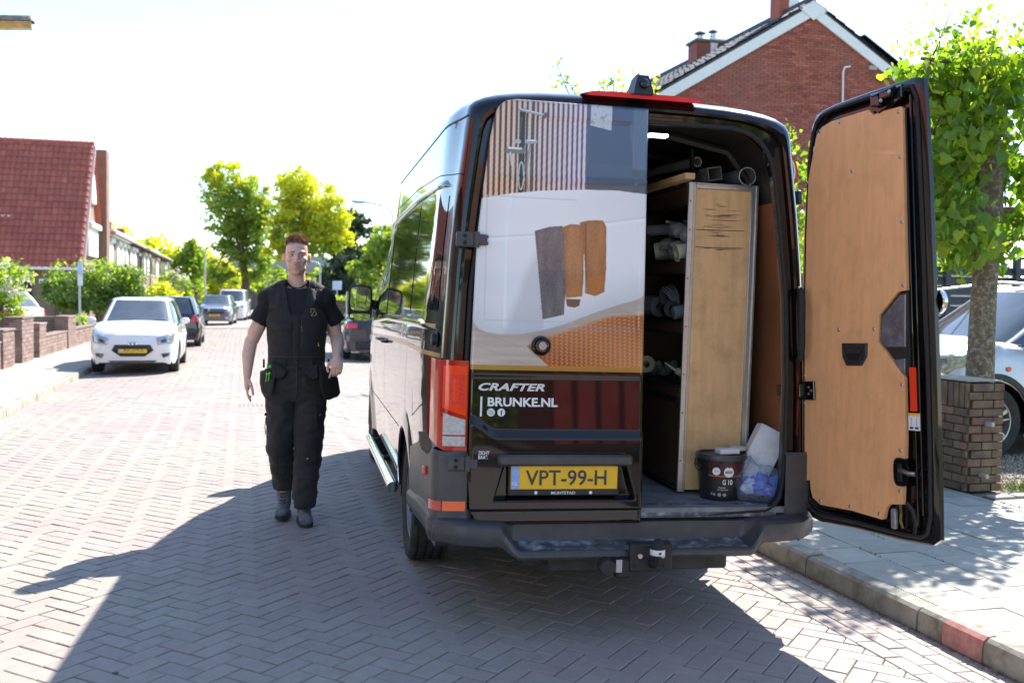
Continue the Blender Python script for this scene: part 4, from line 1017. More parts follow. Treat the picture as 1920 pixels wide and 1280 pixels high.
# inner glazed quarter with mirror arm shadow
# ---- right rear door, open ------------------------------------------------
du = Vector((.1396, -.9866, .0844)); dv = Vector((-.0342, .0803, .9962)); dn = -(dv.cross(du)).normalized() * -1
dn = dv.cross(du).normalized()
if dn.x < 0: dn = -dn
DM = Matrix(((du.x, dv.x, dn.x, .92), (du.y, dv.y, dn.y, .03), (du.z, dv.z, dn.z, .53), (0, 0, 0, 1)))
od = bpy.data.objects.new('open_rear_door', None); COL.objects.link(od); od.parent = van; od.matrix_local = DM
od['label'] = 'opened right rear door lined with plywood'
DOUT = [(.0, .10), (.02, .03), (.07, -.01), (.14, -.022), (.39, -.018), (.707, -.027), (.882, -.02), (.915, -.015), (.925, .01), (.930, .35), (.932, .70), (.930, 1.0), (.926, 1.4), (.918, 1.8), (.908, 1.955), (.895, 1.968), (.60, 1.985), (.33, 1.992), (.21, 1.985), (.165, 1.965), (.135, 1.90), (.105, 1.77), (.07, 1.4), (.04, .975), (.02, .5), (.005, .2)]
DRIM = [(.045, .14), (.055, .09), (.09, .06), (.15, .045), (.39, .042), (.70, .028), (.845, .03), (.850, .05), (.862, .40), (.866, .70), (.862, 1.0), (.858, 1.4), (.850, 1.8), (.845, 1.90), (.83, 1.915), (.60, 1.935), (.33, 1.948), (.25, 1.94), (.21, 1.915), (.18, 1.86), (.155, 1.75), (.115, 1.4), (.08, .975), (.06, .5), (.048, .2)]
n_ = 140
A = polar_sort(DOUT, n_, (.5, 1.0)); B = polar_sort(DRIM, n_, (.5, 1.0))
q = MB(); to = lambda pl, w_: [(p[0], p[1], w_) for p in pl]
q.loft([to(A, .034), to(A, .014), to(mix(A, B, .12), .008), to(mix(A, B, .5), .004), to(mix(A, B, .85), .010), to(B, .024), to(off(B, -.012), .026)]); q.add(to(off(B, -.012), .026), [tuple(range(n_))])
q.add(to(mix(A, B, .12), .042), [tuple(range(n_))]); q.loft([to(A, .034), to(mix(A, B, .12), .042)])
q.build('door_shell', M_paint, od, smooth=32)
# raised box section, rubber seal
MB().tube([(p[0], p[1], .002) for p in mix(A, B, .55)] + [(mix(A, B, .55)[0][0], mix(A, B, .55)[0][1], .002)], .009, 8, caps=False).build('door_rubber', M_rubber, od, smooth=60)
q = MB(); q.box((.842, 1.0, .004), (.012, 1.80, .016), bev=.003); q.box((.800, .95, .014), (.010, 1.8, .014), bev=.003); q.build('edge_flange', M_gloss, od)
PLY = [(.175, 1.80), (.20, 1.87), (.245, 1.902), (.32, 1.912), (.58, 1.900), (.60, 1.880), (.615, 1.868), (.65, 1.872), (.785, 1.862), (.797, 1.85), (.790, 1.4), (.788, 1.062), (.735, 1.060), (.612, .965), (.600, .848), (.762, .686), (.757, .42), (.750, .335), (.69, .325), (.672, .29), (.685, .225), (.735, .215), (.728, .135), (.645, .126), (.62, .105), (.606, .058), (.592, .052), (.39, .066), (.157, .066), (.095, .095), (.082, .13), (.078, .178), (.02, .172), (.018, .30), (.03, .60), (.045, .975), (.08, 1.4), (.112, 1.62)]
q = MB(); q.prism(PLY, .012, -.004); q.build('ply_panel', M_plydoor, od, smooth=0)
GL1 = [(.778, 1.045), (.742, 1.044), (.626, .955), (.612, .850), (.645, .822), (.768, .818)]; GL2 = [(.700, .764), (.763, .767), (.760, .700), (.738, .706)]
wp = MB(); wp.prism([(.792, 1.055), (.738, 1.054), (.617, .960), (.606, .850), (.768, .692), (.79, .69)], .012, .004); wpo = wp.build('window_recess', M_black, od, smooth=0)
M_smoke = mat('smoked_glass', (.16, .14, .15), .12, var=.25, scale=14, dirt=(.32, .29, .28), dirt_scale=30, dirt_amt=.5)
for G_ in (GL1, GL2): MB().prism(G_, .004, -.003, chamfer=.003).build('door_glass', M_smoke, wpo, smooth=0)
hd = MB(); hd.prism([(.355, .848), (.532, .842), (.528, .785), (.490, .740), (.382, .742), (.356, .785)], -.003, -.014, chamfer=.006); hdo = hd.build('inner_handle', M_black, od, smooth=20)
MB().prism([(.392, .815), (.500, .810), (.496, .795), (.475, .765), (.410, .767), (.394, .79)], -.010, -.0155).build('handle_recess', M_seam, hdo, smooth=0)
MB().box((.446, .806, -.018), (.095, .018, .006), bev=.003).build('handle_lip', M_black, hdo)
for i, (a, c) in enumerate([(.23, 1.885), (.376, 1.895), (.772, 1.842), (.775, 1.643), (.455, 1.645), (.118, 1.655), (.773, 1.362), (.768, 1.085), (.575, .905), (.330, .913), (.066, .92), (.055, .695), (.048, .560), (.743, .655), (.725, .369), (.712, .190), (.040, .193), (.155, .085), (.375, .083), (.575, .075)]):
    MB().lathe([(0, -.004), (.006, -.0035), (.009, -.001), (.0095, .001)], 12, M=Matrix.Translation((a, c, -.004))).build('screw', M_steel, od)
MB().box((.812, .635, -.004), (.040, .188, .003)).build('red_reflector_strip', M_redtape, od)
stk = MB().box((.812, .496, -.004), (.068, .074, .002)).build('warning_sticker', M_white, od)
MB().box((.812, .527, -.0055), (.066, .011, .001)).build('sticker_band', M_yellow, stk)
for k in range(2): MB().box((.796 + k * .032, .497, -.0055), (.004, .035, .001)).build('sticker_print', mat('grey_print', (.35, .35, .36), .6), stk); MB().box((.796 + k * .032, .470, -.0055), (.020, .009, .001)).build('sticker_print', M_black, stk)
# top latch
lt_ = MB(); lt_.prism([(.60, 1.925), (.62, 1.885), (.65, 1.865), (.77, 1.885), (.80, 1.90), (.80, 1.955), (.60, 1.965)], .01, -.012, chamfer=.005)
lt_.box((.66, 1.915, -.028), (.05, .045, .03), bev=.006).box((.73, 1.925, -.030), (.07, .030, .028), bev=.006).tube([(.64, 1.94, -.03), (.78, 1.945, -.03)], .010, 8).box((.69, 1.90, -.042), (.02, .03, .016), bev=.003)
lto = lt_.build('top_latch', M_gloss, od, smooth=30)
for a, c in ((.765, 1.93), (.71, 1.905)): MB().lathe([(0, -.004), (.008, -.003), (.009, 0)], 12, M=Matrix.Translation((a, c, -.044))).build('latch_bolt', M_steel, lto)
# lower latch, hinge check
lb = MB(); lb.prism(mout(.042, .062, 20, .6), 0, 0.014); lb.v = [(v[0] + .725, v[1] + .275, v[2] - .012) for v in lb.v]; lbo = lb.build('latch_housing', M_gloss, od, smooth=30)
MB().box((.728, .275, -.016), (.030, .075, .01), bev=.004).build('latch_recess', M_seam, lbo)
MB().tube([(.735, .285, -.022), (.80, .275, -.03), (.83, .275, -.02)], .010, 8).build('latch_lever', M_steel, lbo)
q = MB(); q.box((.668, .065, .0), (.032, .09, .02), bev=.006); q.build('bottom_catch', mat('worn_catch', (.30, .30, .29), .6, metal=.5, var=.3, scale=40), od)
M_rusty = mat('grimy_yellow_grease', (.20, .12, .03), .7, var=.6, scale=30)
MB().tube([(.70, .16, .004), (.712, .10, .0), (.705, .06, .002), (.72, .03, .0)], .006, 6).build('cable', M_rusty, od)
MB().tube([(.74, .14, .006), (.775, .11, .006), (.79, .06, .006), (.78, .01, .006)], .012, 8, flat=.4).build('cable', M_black, od)
# hinge pad with arm to the frame
hp = MB(); hp.box((.085, .622, -.010), (.115, .092, .012), bev=.003); hp.box((.03, .622, -.020), (.03, .07, .02), bev=.004); hpo = hp.build('hinge_pad', M_gloss, od, smooth=25)
MB().box((-.055, .622, -.03), (.17, .055, .014), bev=.004).build('hinge_arm', M_gloss, hpo)
for a, c in ((.10, .638), (.10, .606), (.12, .622)): MB().lathe([(0, -.006), (.007, -.005), (.008, 0)], 10, M=Matrix.Translation((a, c, -.016))).build('hinge_bolt', M_steel, hpo)
MB().box((.0, 1.60, .02), (.05, .07, .03), bev=.006).build('hinge', M_black, od)
# outer lock of the open door
lock(DM.inverted() @ DM @ Matrix.Translation((.90, 1.005, .042)), od)
MB().lathe([(.050, .0), (.056, .004), (.056, .02), (.050, .024)], 32, M=Matrix.Translation((.90, 1.005, .042))).build('lock_ring', M_chrome, od, smooth=40)
# ------------------------------------------------------------------ the walking man
from mathutils import noise as mnoise
from mathutils.bvhtree import BVHTree
def remesh(mb, voxel, smooth_it=3, fac=.6, name='shape'):
    me = mb.mesh('tmp', [], smooth=0)
    o = bpy.data.objects.new('tmp', me); COL.objects.link(o)
    m1 = o.modifiers.new('r', 'REMESH'); m1.mode = 'VOXEL'; m1.voxel_size = voxel
    m2 = o.modifiers.new('s', 'SMOOTH'); m2.factor = fac; m2.iterations = smooth_it
    dg = bpy.context.evaluated_depsgraph_get(); dg.update()
    r = bpy.data.meshes.new_from_object(o.evaluated_get(dg)); bpy.data.objects.remove(o)
    r.name = name
    return r
def verts_np(me): a = np.empty(len(me.vertices) * 3); me.vertices.foreach_get('co', a); return a.reshape(-1, 3)
def set_verts(me, a): me.vertices.foreach_set('co', np.ascontiguousarray(a).ravel()); me.update()
def cap(mb, a, ra, b, rb, n=7, seg=14, fx=1., fy=1.):
    a, b = Vector(a), Vector(b); d = (b - a).normalized(); pts, rad = [], []
    for k in range(5): t = math.pi / 2 * (1 - k / 4); pts.append(a - d * ra * math.sin(t)); rad.append(max(.0004, ra * math.cos(t)))
    for k in range(1, n): t = k / n; pts.append(a.lerp(b, t)); rad.append(ra + (rb - ra) * t)
    for k in range(5): t = math.pi / 2 * k / 4; pts.append(b + d * rb * math.sin(t)); rad.append(max(.0004, rb * math.cos(t)))
    mb.tube(pts, rad, seg, flat=fy)
def eloft(mb, rows, n=28, ex=2.4):
    rg = []
    for cx, cy, z, a, b in rows:
        rg.append([(cx + a * math.copysign(abs(math.cos(t)) ** (2 / ex), math.cos(t)), cy + b * math.copysign(abs(math.sin(t)) ** (2 / ex), math.sin(t)), z) for t in [2 * math.pi * k / n for k in range(n)]])
    mb.loft(rg, caps=True)
MO = Vector((.349, 7.0, .05))
man = thing('person', 'man in black work overalls and grey dusty boots walking towards the camera', 'person', MO, -.05)
HC = Vector((.018, -.005, 1.83))     # head centre, eye height
def head_geo(m):
    # skull, face, jaw, neck
    m.sphere((.018, .020, 1.872), (.077, .098, .094), 28, 18)
    eloft(m, [(.018, -.014, 1.692, .024, .030), (.018, -.018, 1.700, .040, .050), (.018, -.014, 1.722, .055, .062), (.018, -.008, 1.755, .065, .076), (.018, -.004, 1.80, .0735, .086), (.018, 0, 1.845, .0755, .092), (.018, .004, 1.89, .0745, .090), (.018, .01, 1.93, .062, .075)], 28, 2.25)
    cap(m, (.018, -.098, 1.838), .009, (.018, -.113, 1.794), .0125); m.sphere((.018, -.112, 1.789), (.0165, .014, .012), 14, 10)
    for s in (-1, 1):
        m.sphere((.018 + s * .014, -.100, 1.786), (.010, .012, .009), 12, 8)
        m.sphere((.018 + s * .045, -.058, 1.800), (.026, .030, .024), 12, 8)      # cheek
        m.sphere((.018 + s * .032, -.083, 1.851), (.026, .014, .010), 12, 8)     # brow
        m.sphere((.018 + s * .0835, .012, 1.812), (.011, .022, .034), 12, 10)    # ear
        m.sphere((.018 + s * .090, .018, 1.822), (.010, .014, .024), 12, 10)
        m.sphere((.018 + s * .044, -.030, 1.742), (.020, .038, .024), 12, 8)
    m.sphere((.018, -.092, 1.7575), (.024, .010, .0065), 14, 8); m.sphere((.018, -.092, 1.749), (.021, .011, .007), 14, 8)
    m.sphere((.018, -.076, 1.716), (.028, .022, .020), 14, 8)
    eloft(m, [(.018, .03, 1.58, .075, .065), (.018, .025, 1.63, .062, .060), (.018, .018, 1.68, .058, .058), (.018, .018, 1.73, .058, .060), (.018, .02, 1.77, .055, .060)], 24, 2.1)
def finger(m, pts, r0, r1):
    for i in range(len(pts) - 1):
        t0, t1 = i / (len(pts) - 1), (i + 1) / (len(pts) - 1); cap(m, pts[i], r0 + (r1 - r0) * t0, pts[i + 1], r0 + (r1 - r0) * t1, n=3, seg=10)
b = MB(); head_geo(b)
eloft(b, [(.02, 0, .90, .14, .11), (.02, 0, 1.0, .165, .12), (.02, 0, 1.15, .155, .11), (.02, 0, 1.3, .165, .12), (.02, 0, 1.42, .175, .12), (.02, .01, 1.52, .17, .10), (.02, .02, 1.575, .13, .075), (.02, .025, 1.62, .065, .055)])
# image-left arm (hanging)
cap(b, (-.15, .014, 1.53), .052, (-.285, .03, 1.235), .046); cap(b, (-.285, .03, 1.235), .048, (-.302, .0, 1.15), .046); cap(b, (-.302, .0, 1.15), .046, (-.308, -.045, 1.015), .029)
cap(b, (-.195, .018, 1.44), .048, (-.262, .024, 1.30), .050)
LH = Vector((-.308, -.045, 1.015))
b.loft([[tuple(LH + Vector((x * w_ + ox, y * d + oy, dz))) for x, y in [(math.cos(a), math.sin(a)) for a in [2 * math.pi * k / 16 for k in range(16)]]] for dz, w_, d, ox, oy in ((.02, .028, .024, 0, 0), (-.01, .026, .027, 0, -.003), (-.04, .022, .038, -.002, -.008), (-.075, .019, .044, -.002, -.014), (-.095, .017, .043, -.001, -.018), (-.105, .012, .036, 0, -.02))], caps=True)
for k, (dy, ln) in enumerate(((-.046, .078), (-.024, .086), (-.002, .080), (.018, .062))):
    p = LH + Vector((.0, dy, -.088)); finger(b, [p, p + Vector((.002, -.006, -ln * .45)), p + Vector((.010, -.012, -ln * .78)), p + Vector((.022, -.016, -ln * 1.03))], .0095, .0075)
p = LH + Vector((.010, -.030, -.035)); finger(b, [p, p + Vector((.018, -.024, -.035)), p + Vector((.026, -.030, -.070)), p + Vector((.030, -.030, -.096))], .0125, .0085)
# image-right arm (bent forward)
cap(b, (.19, .016, 1.53), .052, (.292, .055, 1.27), .047); cap(b, (.292, .055, 1.27), .049, (.298, -.03, 1.225), .047); cap(b, (.298, -.03, 1.225), .047, (.288, -.165, 1.145), .030)
cap(b, (.235, .034, 1.45), .048, (.277, .048, 1.33), .050)
RH = Vector((.288, -.165, 1.145)); hd_ = Vector((-.04, -.62, -.78)).normalized(); hs = Vector((.96, -.12, .05)).normalized(); hn = hd_.cross(hs).normalized()
b.loft([[tuple(RH + hd_ * l + hs * (x * w_) + hn * (y * d)) for x, y in [(math.cos(a), math.sin(a)) for a in [2 * math.pi * k / 16 for k in range(16)]]] for l, w_, d in ((-.02, .028, .026), (.01, .029, .025), (.04, .038, .022), (.07, .043, .020), (.088, .042, .018), (.10, .034, .013))], caps=True)
for k, (sx, ln) in enumerate(((-.032, .072), (-.011, .080), (.011, .076), (.031, .060))):
    p = RH + hd_ * .088 + hs * sx; c1 = (hd_ * .75 + Vector((-.1, .35, -.55))).normalized(); c2 = Vector((-.25, .55, -.75)).normalized(); c3 = Vector((-.2, .85, -.35)).normalized()
    if k == 0: c2 = Vector((-.35, .1, -.9)).normalized(); c3 = Vector((-.3, .3, -.85)).normalized()
    finger(b, [p, p + c1 * ln * .46, p + c1 * ln * .46 + c2 * ln * .32, p + c1 * ln * .46 + c2 * ln * .32 + c3 * ln * .24], .0098, .0078)
p = RH + hd_ * .03 - hs * .028; finger(b, [p, p + Vector((-.028, -.018, -.022)), p + Vector((-.036, -.020, -.055)), p + Vector((-.030, -.012, -.078))], .0130, .0088)
# legs inside the trousers and ankles
for hx_, kn, an in ((-.07, (-.085, .0, .50), (-.064, .135, .12)), (.11, (.10, -.09, .478), (.073, -.062, .12))):
    cap(b, (hx_, 0, .93), .080, kn, .052); cap(b, kn, .050, an, .030)
bm_ = remesh(b, .0042, 3, .5, 'body')
V_ = verts_np(bm_)
def gpush(V, c, r, d):
    r = np.array(r); q = ((V - np.array(c)) / r); w_ = np.exp(-(q ** 2).sum(1)); return V + np.outer(w_, np.array(d))
for s in (-1, 1):
    V_ = gpush(V_, (.018 + s * .034, -.092, 1.832), (.017, .03, .0105), (0, .013, 0))     # sockets
    V_ = gpush(V_, (.018 + s * .0075, -.118, 1.780), (.004, .01, .003), (0, .006, .002))  # nostrils
    V_ = gpush(V_, (.018 + s * .030, -.095, 1.770), (.006, .03, .016), (0, .0025, 0))
V_ = gpush(V_, (.018, -.10, 1.7535), (.025, .03, .0022), (0, .005, 0)); V_ = gpush(V_, (.018, -.10, 1.739), (.018, .03, .005), (0, .003, 0))
set_verts(bm_, V_)
# skin tone painted by anatomy: lips, stubble, flushed ears and cheeks
c = np.ones((len(V_), 4), dtype=np.float32); base = np.array([.80, .52, .40]); c[:, :3] = base
def tone(cen, r, col, amt):
    q = (V_ - np.array(cen)) / np.array(r); w_ = np.clip(np.exp(-(q ** 2).sum(1)) * amt, 0, 1)[:, None]; c[:, :3] = c[:, :3] * (1 - w_) + np.array(col) * w_
tone((.018, -.095, 1.7535), (.022, .03, .009), (.52, .20, .16), .85)
tone((.018, -.09, 1.725), (.045, .05, .028), (.48, .27, .18), .5); tone((.018, -.10, 1.770), (.028, .03, .008), (.46, .25, .16), .55)
for s in (-1, 1):
    tone((.018 + s * .055, -.05, 1.735), (.025, .05, .03), (.48, .27, .18), .4); tone((.018 + s * .092, .015, 1.815), (.02, .03, .04), (.75, .26, .17), .8)
    tone((.018 + s * .045, -.08, 1.795), (.022, .03, .018), (.70, .34, .26), .4); tone((.018 + s * .034, -.09, 1.842), (.02, .03, .007), (.50, .27, .19), .4)
tone((.018, -.115, 1.79), (.015, .02, .013), (.72, .34, .26), .5)
top = np.clip((V_[:, 2] - 1.885 - .9 * np.clip(-V_[:, 1] - .03, 0, 1)) / .02, 0, 1)[:, None]; side_ = np.clip((V_[:, 2] - 1.83) / .03, 0, 1)[:, None] * np.clip((V_[:, 1] + .035) / .02, 0, 1)[:, None]
hmask = np.clip(top + side_ * .7, 0, 1); c[:, :3] = c[:, :3] * (1 - hmask * .6) + np.array([.20, .11, .06]) * hmask * .6
a = bm_.color_attributes.new('tone', 'FLOAT_COLOR', 'POINT'); a.data.foreach_set('color', c.ravel())
M_skin, N_, L__, P_ = newmat('skin')
at = N_.new('ShaderNodeAttribute'); at.attribute_name = 'tone'
tcn = N_.new('ShaderNodeTexCoord'); nn = N_.new('ShaderNodeTexNoise'); nn.inputs['Scale'].default_value = 60; nn.inputs['Detail'].default_value = 6; L__.new(tcn.outputs['Object'], nn.inputs['Vector'])
mr = N_.new('ShaderNodeMapRange'); mr.inputs[1].default_value = .3; mr.inputs[2].default_value = .7; mr.inputs[3].default_value = .9; mr.inputs[4].default_value = 1.1; L__.new(nn.outputs[0], mr.inputs[0])
vm = N_.new('ShaderNodeVectorMath'); vm.operation = 'SCALE'; L__.new(at.outputs['Color'], vm.inputs[0]); L__.new(mr.outputs[0], vm.inputs['Scale']); L__.new(vm.outputs[0], P_.inputs['Base Color'])
P_.inputs['Roughness'].default_value = .5; P_.inputs['Subsurface Weight'].default_value = .25; P_.inputs['Subsurface Radius'].default_value = (.012, .005, .003); P_.inputs['Subsurface Scale'].default_value = 1
bp2 = N_.new('ShaderNodeBump'); bp2.inputs['Distance'].default_value = .0006; n3 = N_.new('ShaderNodeTexNoise'); n3.inputs['Scale'].default_value = 350; L__.new(tcn.outputs['Object'], n3.inputs['Vector']); L__.new(n3.outputs[0], bp2.inputs['Height']); L__.new(bp2.outputs[0], P_.inputs['Normal'])
bm_.materials.append(M_skin); bm_.polygons.foreach_set('use_smooth', [True] * len(bm_.polygons))
bodyo = link('body', bm_, man)
M_eyew = mat('eye_white', (.62, .58, .55), .15, var=.05); M_iris = mat('iris', (.05, .065, .07), .1, var=.3, scale=400); M_pupil = mat('pupil', (.004, .004, .004), .05, var=0)
M_hair = leafmat('hair_strands', [(.13, .080, .048), (.30, .19, .11), (.10, .06, .035), (.46, .31, .19)], .2, .45, (1.2, 1, .8))
for s in (-1, 1):
    x = .018 + s * .034
    e = MB().sphere((x, -.0745, 1.8305), .0125, 20, 14).build('eye', M_eyew, man, smooth=180)
    MB().sphere((x + .001, -.0835, 1.8300), (.0056, .0042, .0056), 16, 10).build('iris', M_iris, e, smooth=180)
    MB().sphere((x + .001, -.0862, 1.8300), (.0026, .0020, .0026), 12, 8).build('pupil', M_pupil, e, smooth=180)
    q = MB(); q.grid(lambda u, v: (x + .0165 * u, -.0745 - .0135 * math.sqrt(max(0, 1 - (u * 1.0) ** 2 * .8)) * (1 - .25 * v), 1.8345 - .004 * u * u + .010 * v), np.linspace(-1, 1, 12), np.linspace(0, 1, 5)); q.build('eyelid', mat('lid_skin', (.56, .31, .22), .5, var=.05), man, smooth=180, fix=False)
    q = MB(); q.grid(lambda u, v: (x + .0155 * u, -.0755 - .0115 * math.sqrt(max(0, 1 - u * u * .8)) , 1.8255 + .003 * u * u - .007 * v), np.linspace(-1, 1, 12), np.linspace(0, 1, 3)); q.build('lower_lid', bpy.data.materials['lid_skin'], man, smooth=180, fix=False)
    q = MB()
    for _ in range(150):
        u = random.uniform(-1, 1); z = 1.8505 - .004 * u * u * (1 if u * s > 0 else .3) + random.gauss(0, .0016); xx = x + u * .020; y = -.0955 + .012 * (u * s * .5 + .5) ** 2
        q.rv = random.random() + .001; q.add([(xx, y, z - .001), (xx + s * .006, y - .0015, z + .0005), (xx, y - .001, z + .001)], [(0, 1, 2)])
    q.build('eyebrow', M_hair, man, smooth=0, fix=False)
# hair: short spikes over the skull
bvh = BVHTree.FromPolygons([tuple(v) for v in V_], [tuple(p.vertices) for p in bm_.polygons])
q = MB()
for _ in range(7000):
    th_ = random.uniform(0, 2 * math.pi); ph = math.acos(random.uniform(0.0, 1))
    d = Vector((math.sin(ph) * math.cos(th_), math.sin(ph) * math.sin(th_), math.cos(ph)))
    o_ = Vector((.018, .02, 1.86)); hit = bvh.ray_cast(o_ + d * .3, -d)
    if hit[0] is None: continue
    p = hit[0]; front = -p.y
    lim = 1.905 + max(0, (.06 - front)) * -.7 if front > -.02 else 1.845
    lim = max(lim, 1.80); 
    if front > .03: lim = 1.915 - .25 * abs(p.x - .018)
    lim += random.gauss(0, .006)
    if p.z < lim: continue
    tp_ = sm((p.z - 1.895) / .04); ln = .003 + .022 * tp_ * random.uniform(.5, 1.15) * (1 + .6 * mnoise.noise(p * 70))
    n_v = (hit[1] + Vector((random.gauss(0, .35), random.gauss(-.15, .35), .55 * tp_ + .05))).normalized()
    t = n_v.cross(Vector((random.random(), random.random(), random.random()))).normalized() * (.0011 + .0008 * tp_)
    q.rv = random.random() + .001
    q.add([p - t - hit[1] * .001, p + t - hit[1] * .001, p + n_v * ln * .6 + t * .7, p + n_v * ln, p + n_v * ln * .6 - t * .7], [(0, 1, 2, 3, 4)])
q.build('hair', M_hair, man, smooth=0, fix=False)
# ---- clothes
M_cloth = mat('black_workwear', (.027, .025, .025), .82, var=.25, scale=9, bump=.006, bscale=14, sheen=.08, dirt=(.045, .042, .04), dirt_scale=5, dirt_amt=.35)
M_cloth2 = mat('black_pocket_fabric', (.021, .020, .0205), .8, var=.2, scale=14, bump=.0015, bscale=40, sheen=.05)
M_tee = mat('black_t_shirt', (.012, .012, .013), .85, var=.15, scale=6, bump=.003, bscale=12, sheen=.03)
def wrinkle(me, amp, sc_, stretch=(1, 1, .45), seed=0.):
    V = verts_np(me); N = np.empty(len(me.vertices) * 3); me.vertices.foreach_get('normal', N); N = N.reshape(-1, 3)
    for i in range(len(V)):
        v = V[i]; h = mnoise.noise(Vector((v[0] * sc_ * stretch[0] + seed, v[1] * sc_ * stretch[1], v[2] * sc_ * stretch[2])))
        h2 = mnoise.noise(Vector((v[0] * sc_ * 2.2 + seed, v[1] * sc_ * 2.2 + 5, v[2] * sc_ * 2.6)))
        V[i] += N[i] * amp * ((1 - abs(h) * 2.2) * .7 + h2 * .5)
    set_verts(me, V)
def dress(me, name, m, parent):
    me.materials.clear(); me.materials.append(m); me.polygons.foreach_set('use_smooth', [True] * len(me.polygons)); return link(name, me, parent)
def cut(me, fn):
    bm = bmesh.new(); bm.from_mesh(me); bmesh.ops.delete(bm, geom=[v for v in bm.verts if fn(v.co)], context='VERTS'); bm.to_mesh(me); bm.free(); me.update()
# t-shirt
TOR = [(.02, 0, 1.0, .178, .132), (.02, -.005, 1.1, .178, .137), (.02, -.008, 1.2, .180, .142), (.02, -.005, 1.3, .186, .143), (.02, 0, 1.4, .195, .142), (.02, .005, 1.48, .197, .130), (.02, .012, 1.54, .186, .112), (.02, .018, 1.585, .155, .090), (.02, .022, 1.625, .105, .072), (.018, .022, 1.655, .074, .066)]
b = MB(); eloft(b, TOR)
cap(b, (-.135, .012, 1.55), .068, (-.235, .022, 1.375), .064); cap(b, (.175, .012, 1.555), .068, (.283, .045, 1.375), .064)
cap(b, (-.10, .015, 1.585), .058, (-.17, .012, 1.53), .075); cap(b, (.14, .015, 1.59), .058, (.21, .012, 1.53), .075)
tee = remesh(b, .007, 5, .6, 't_shirt'); wrinkle(tee, .004, 9, seed=3)
pL = Vector((-.235, .022, 1.375)); dL = (pL - Vector((-.135, .012, 1.55))).normalized(); pR = Vector((.283, .045, 1.375)); dR = (pR - Vector((.175, .012, 1.555))).normalized()
cut(tee, lambda c_: ((c_ - pL).dot(dL) > .012 and (c_ - pL).length < .11 and c_.x < -.188) or ((c_ - pR).dot(dR) > .012 and (c_ - pR).length < .11 and c_.x > .228) or ((c_.z > 1.602 + .35 * max(0, c_.y + .05)) and abs(c_.x - .018) < .078 and c_.z > 1.6 + .3 * (c_.y + .08)) or c_.z > 1.665)
teo = dress(tee, 't_shirt', M_tee, man); md = teo.modifiers.new('s', 'SOLIDIFY'); md.thickness = .004; md.offset = 1
# collar rib
cr = [(.018 + .068 * math.cos(t), .012 - .066 * math.sin(t) if math.sin(t) > 0 else .02 - .045 * math.sin(t), 1.655 - .05 * max(0, math.sin(t)) ** 1.5) for t in [2 * math.pi * k / 32 for k in range(33)]]
MB().tube(cr, .006, 8, caps=False).build('collar', M_tee, man, smooth=60)
# trousers
b = MB(); eloft(b, [(.02, 0, .84, .165, .12), (.02, 0, .90, .188, .138), (.02, 0, .97, .194, .146), (.02, 0, 1.05, .190, .146), (.02, -.005, 1.12, .184, .144), (.02, -.008, 1.16, .182, .144)])
cap(b, (-.072, 0, .90), .112, (-.088, .0, .50), .090, seg=18); cap(b, (-.088, .0, .51), .090, (-.064, .125, .245), .070, seg=18); cap(b, (-.066, .10, .28), .078, (-.064, .13, .21), .072)
cap(b, (.112, 0, .90), .112, (.100, -.075, .48), .088, seg=18); cap(b, (.100, -.075, .48), .088, (.074, -.125, .18), .074, seg=18); cap(b, (.076, -.12, .22), .076, (.073, -.13, .16), .075)
tr = remesh(b, .0075, 5, .6, 'work_trousers'); wrinkle(tr, .011, 10, (.8, .8, 1.7), seed=11)
cut(tr, lambda c_: (c_.x < .005 and c_.z < .195 + .1 * (c_.y - .12)) or (c_.x > .005 and c_.z < .108))
tro = dress(tr, 'work_trousers', M_cloth, man); md = tro.modifiers.new('s', 'SOLIDIFY'); md.thickness = .005; md.offset = 1
# bib / vest
b = MB(); eloft(b, [(cx, cy, z, a + .008, d + .008) for cx, cy, z, a, d in TOR[:7]] + [(.02, .018, 1.585, .160, .098), (.02, .022, 1.622, .122, .082), (.02, .022, 1.655, .095, .072)])
cap(b, (-.08, .015, 1.595), .062, (-.14, .012, 1.56), .072); cap(b, (.12, .015, 1.60), .062, (.18, .012, 1.56), .072)
vs_ = remesh(b, .006, 5, .6, 'vest'); wrinkle(vs_, .006, 8, (1, 1, 1), seed=21)
def vcut(c_):
    x = c_.x - .02; ax = abs(x)
    if c_.z < 1.06: return True
    if c_.y < .0:
        nl = 1.425 + 0 if ax < .03 else 1.425 + .22 * sm((ax - .03) / .055) ** 1.4
        if ax < .075 and c_.z > nl: return True
    if c_.y >= 0 and ax < .06 and c_.z > 1.60: return True
    if c_.z > 1.40 and ax > .198 - .065 * sm((c_.z - 1.40) / .10): return True
    return False
cut(vs_, vcut)
vo = dress(vs_, 'bib_vest', M_cloth2, man); md = vo.modifiers.new('s', 'SOLIDIFY'); md.thickness = .006; md.offset = 1
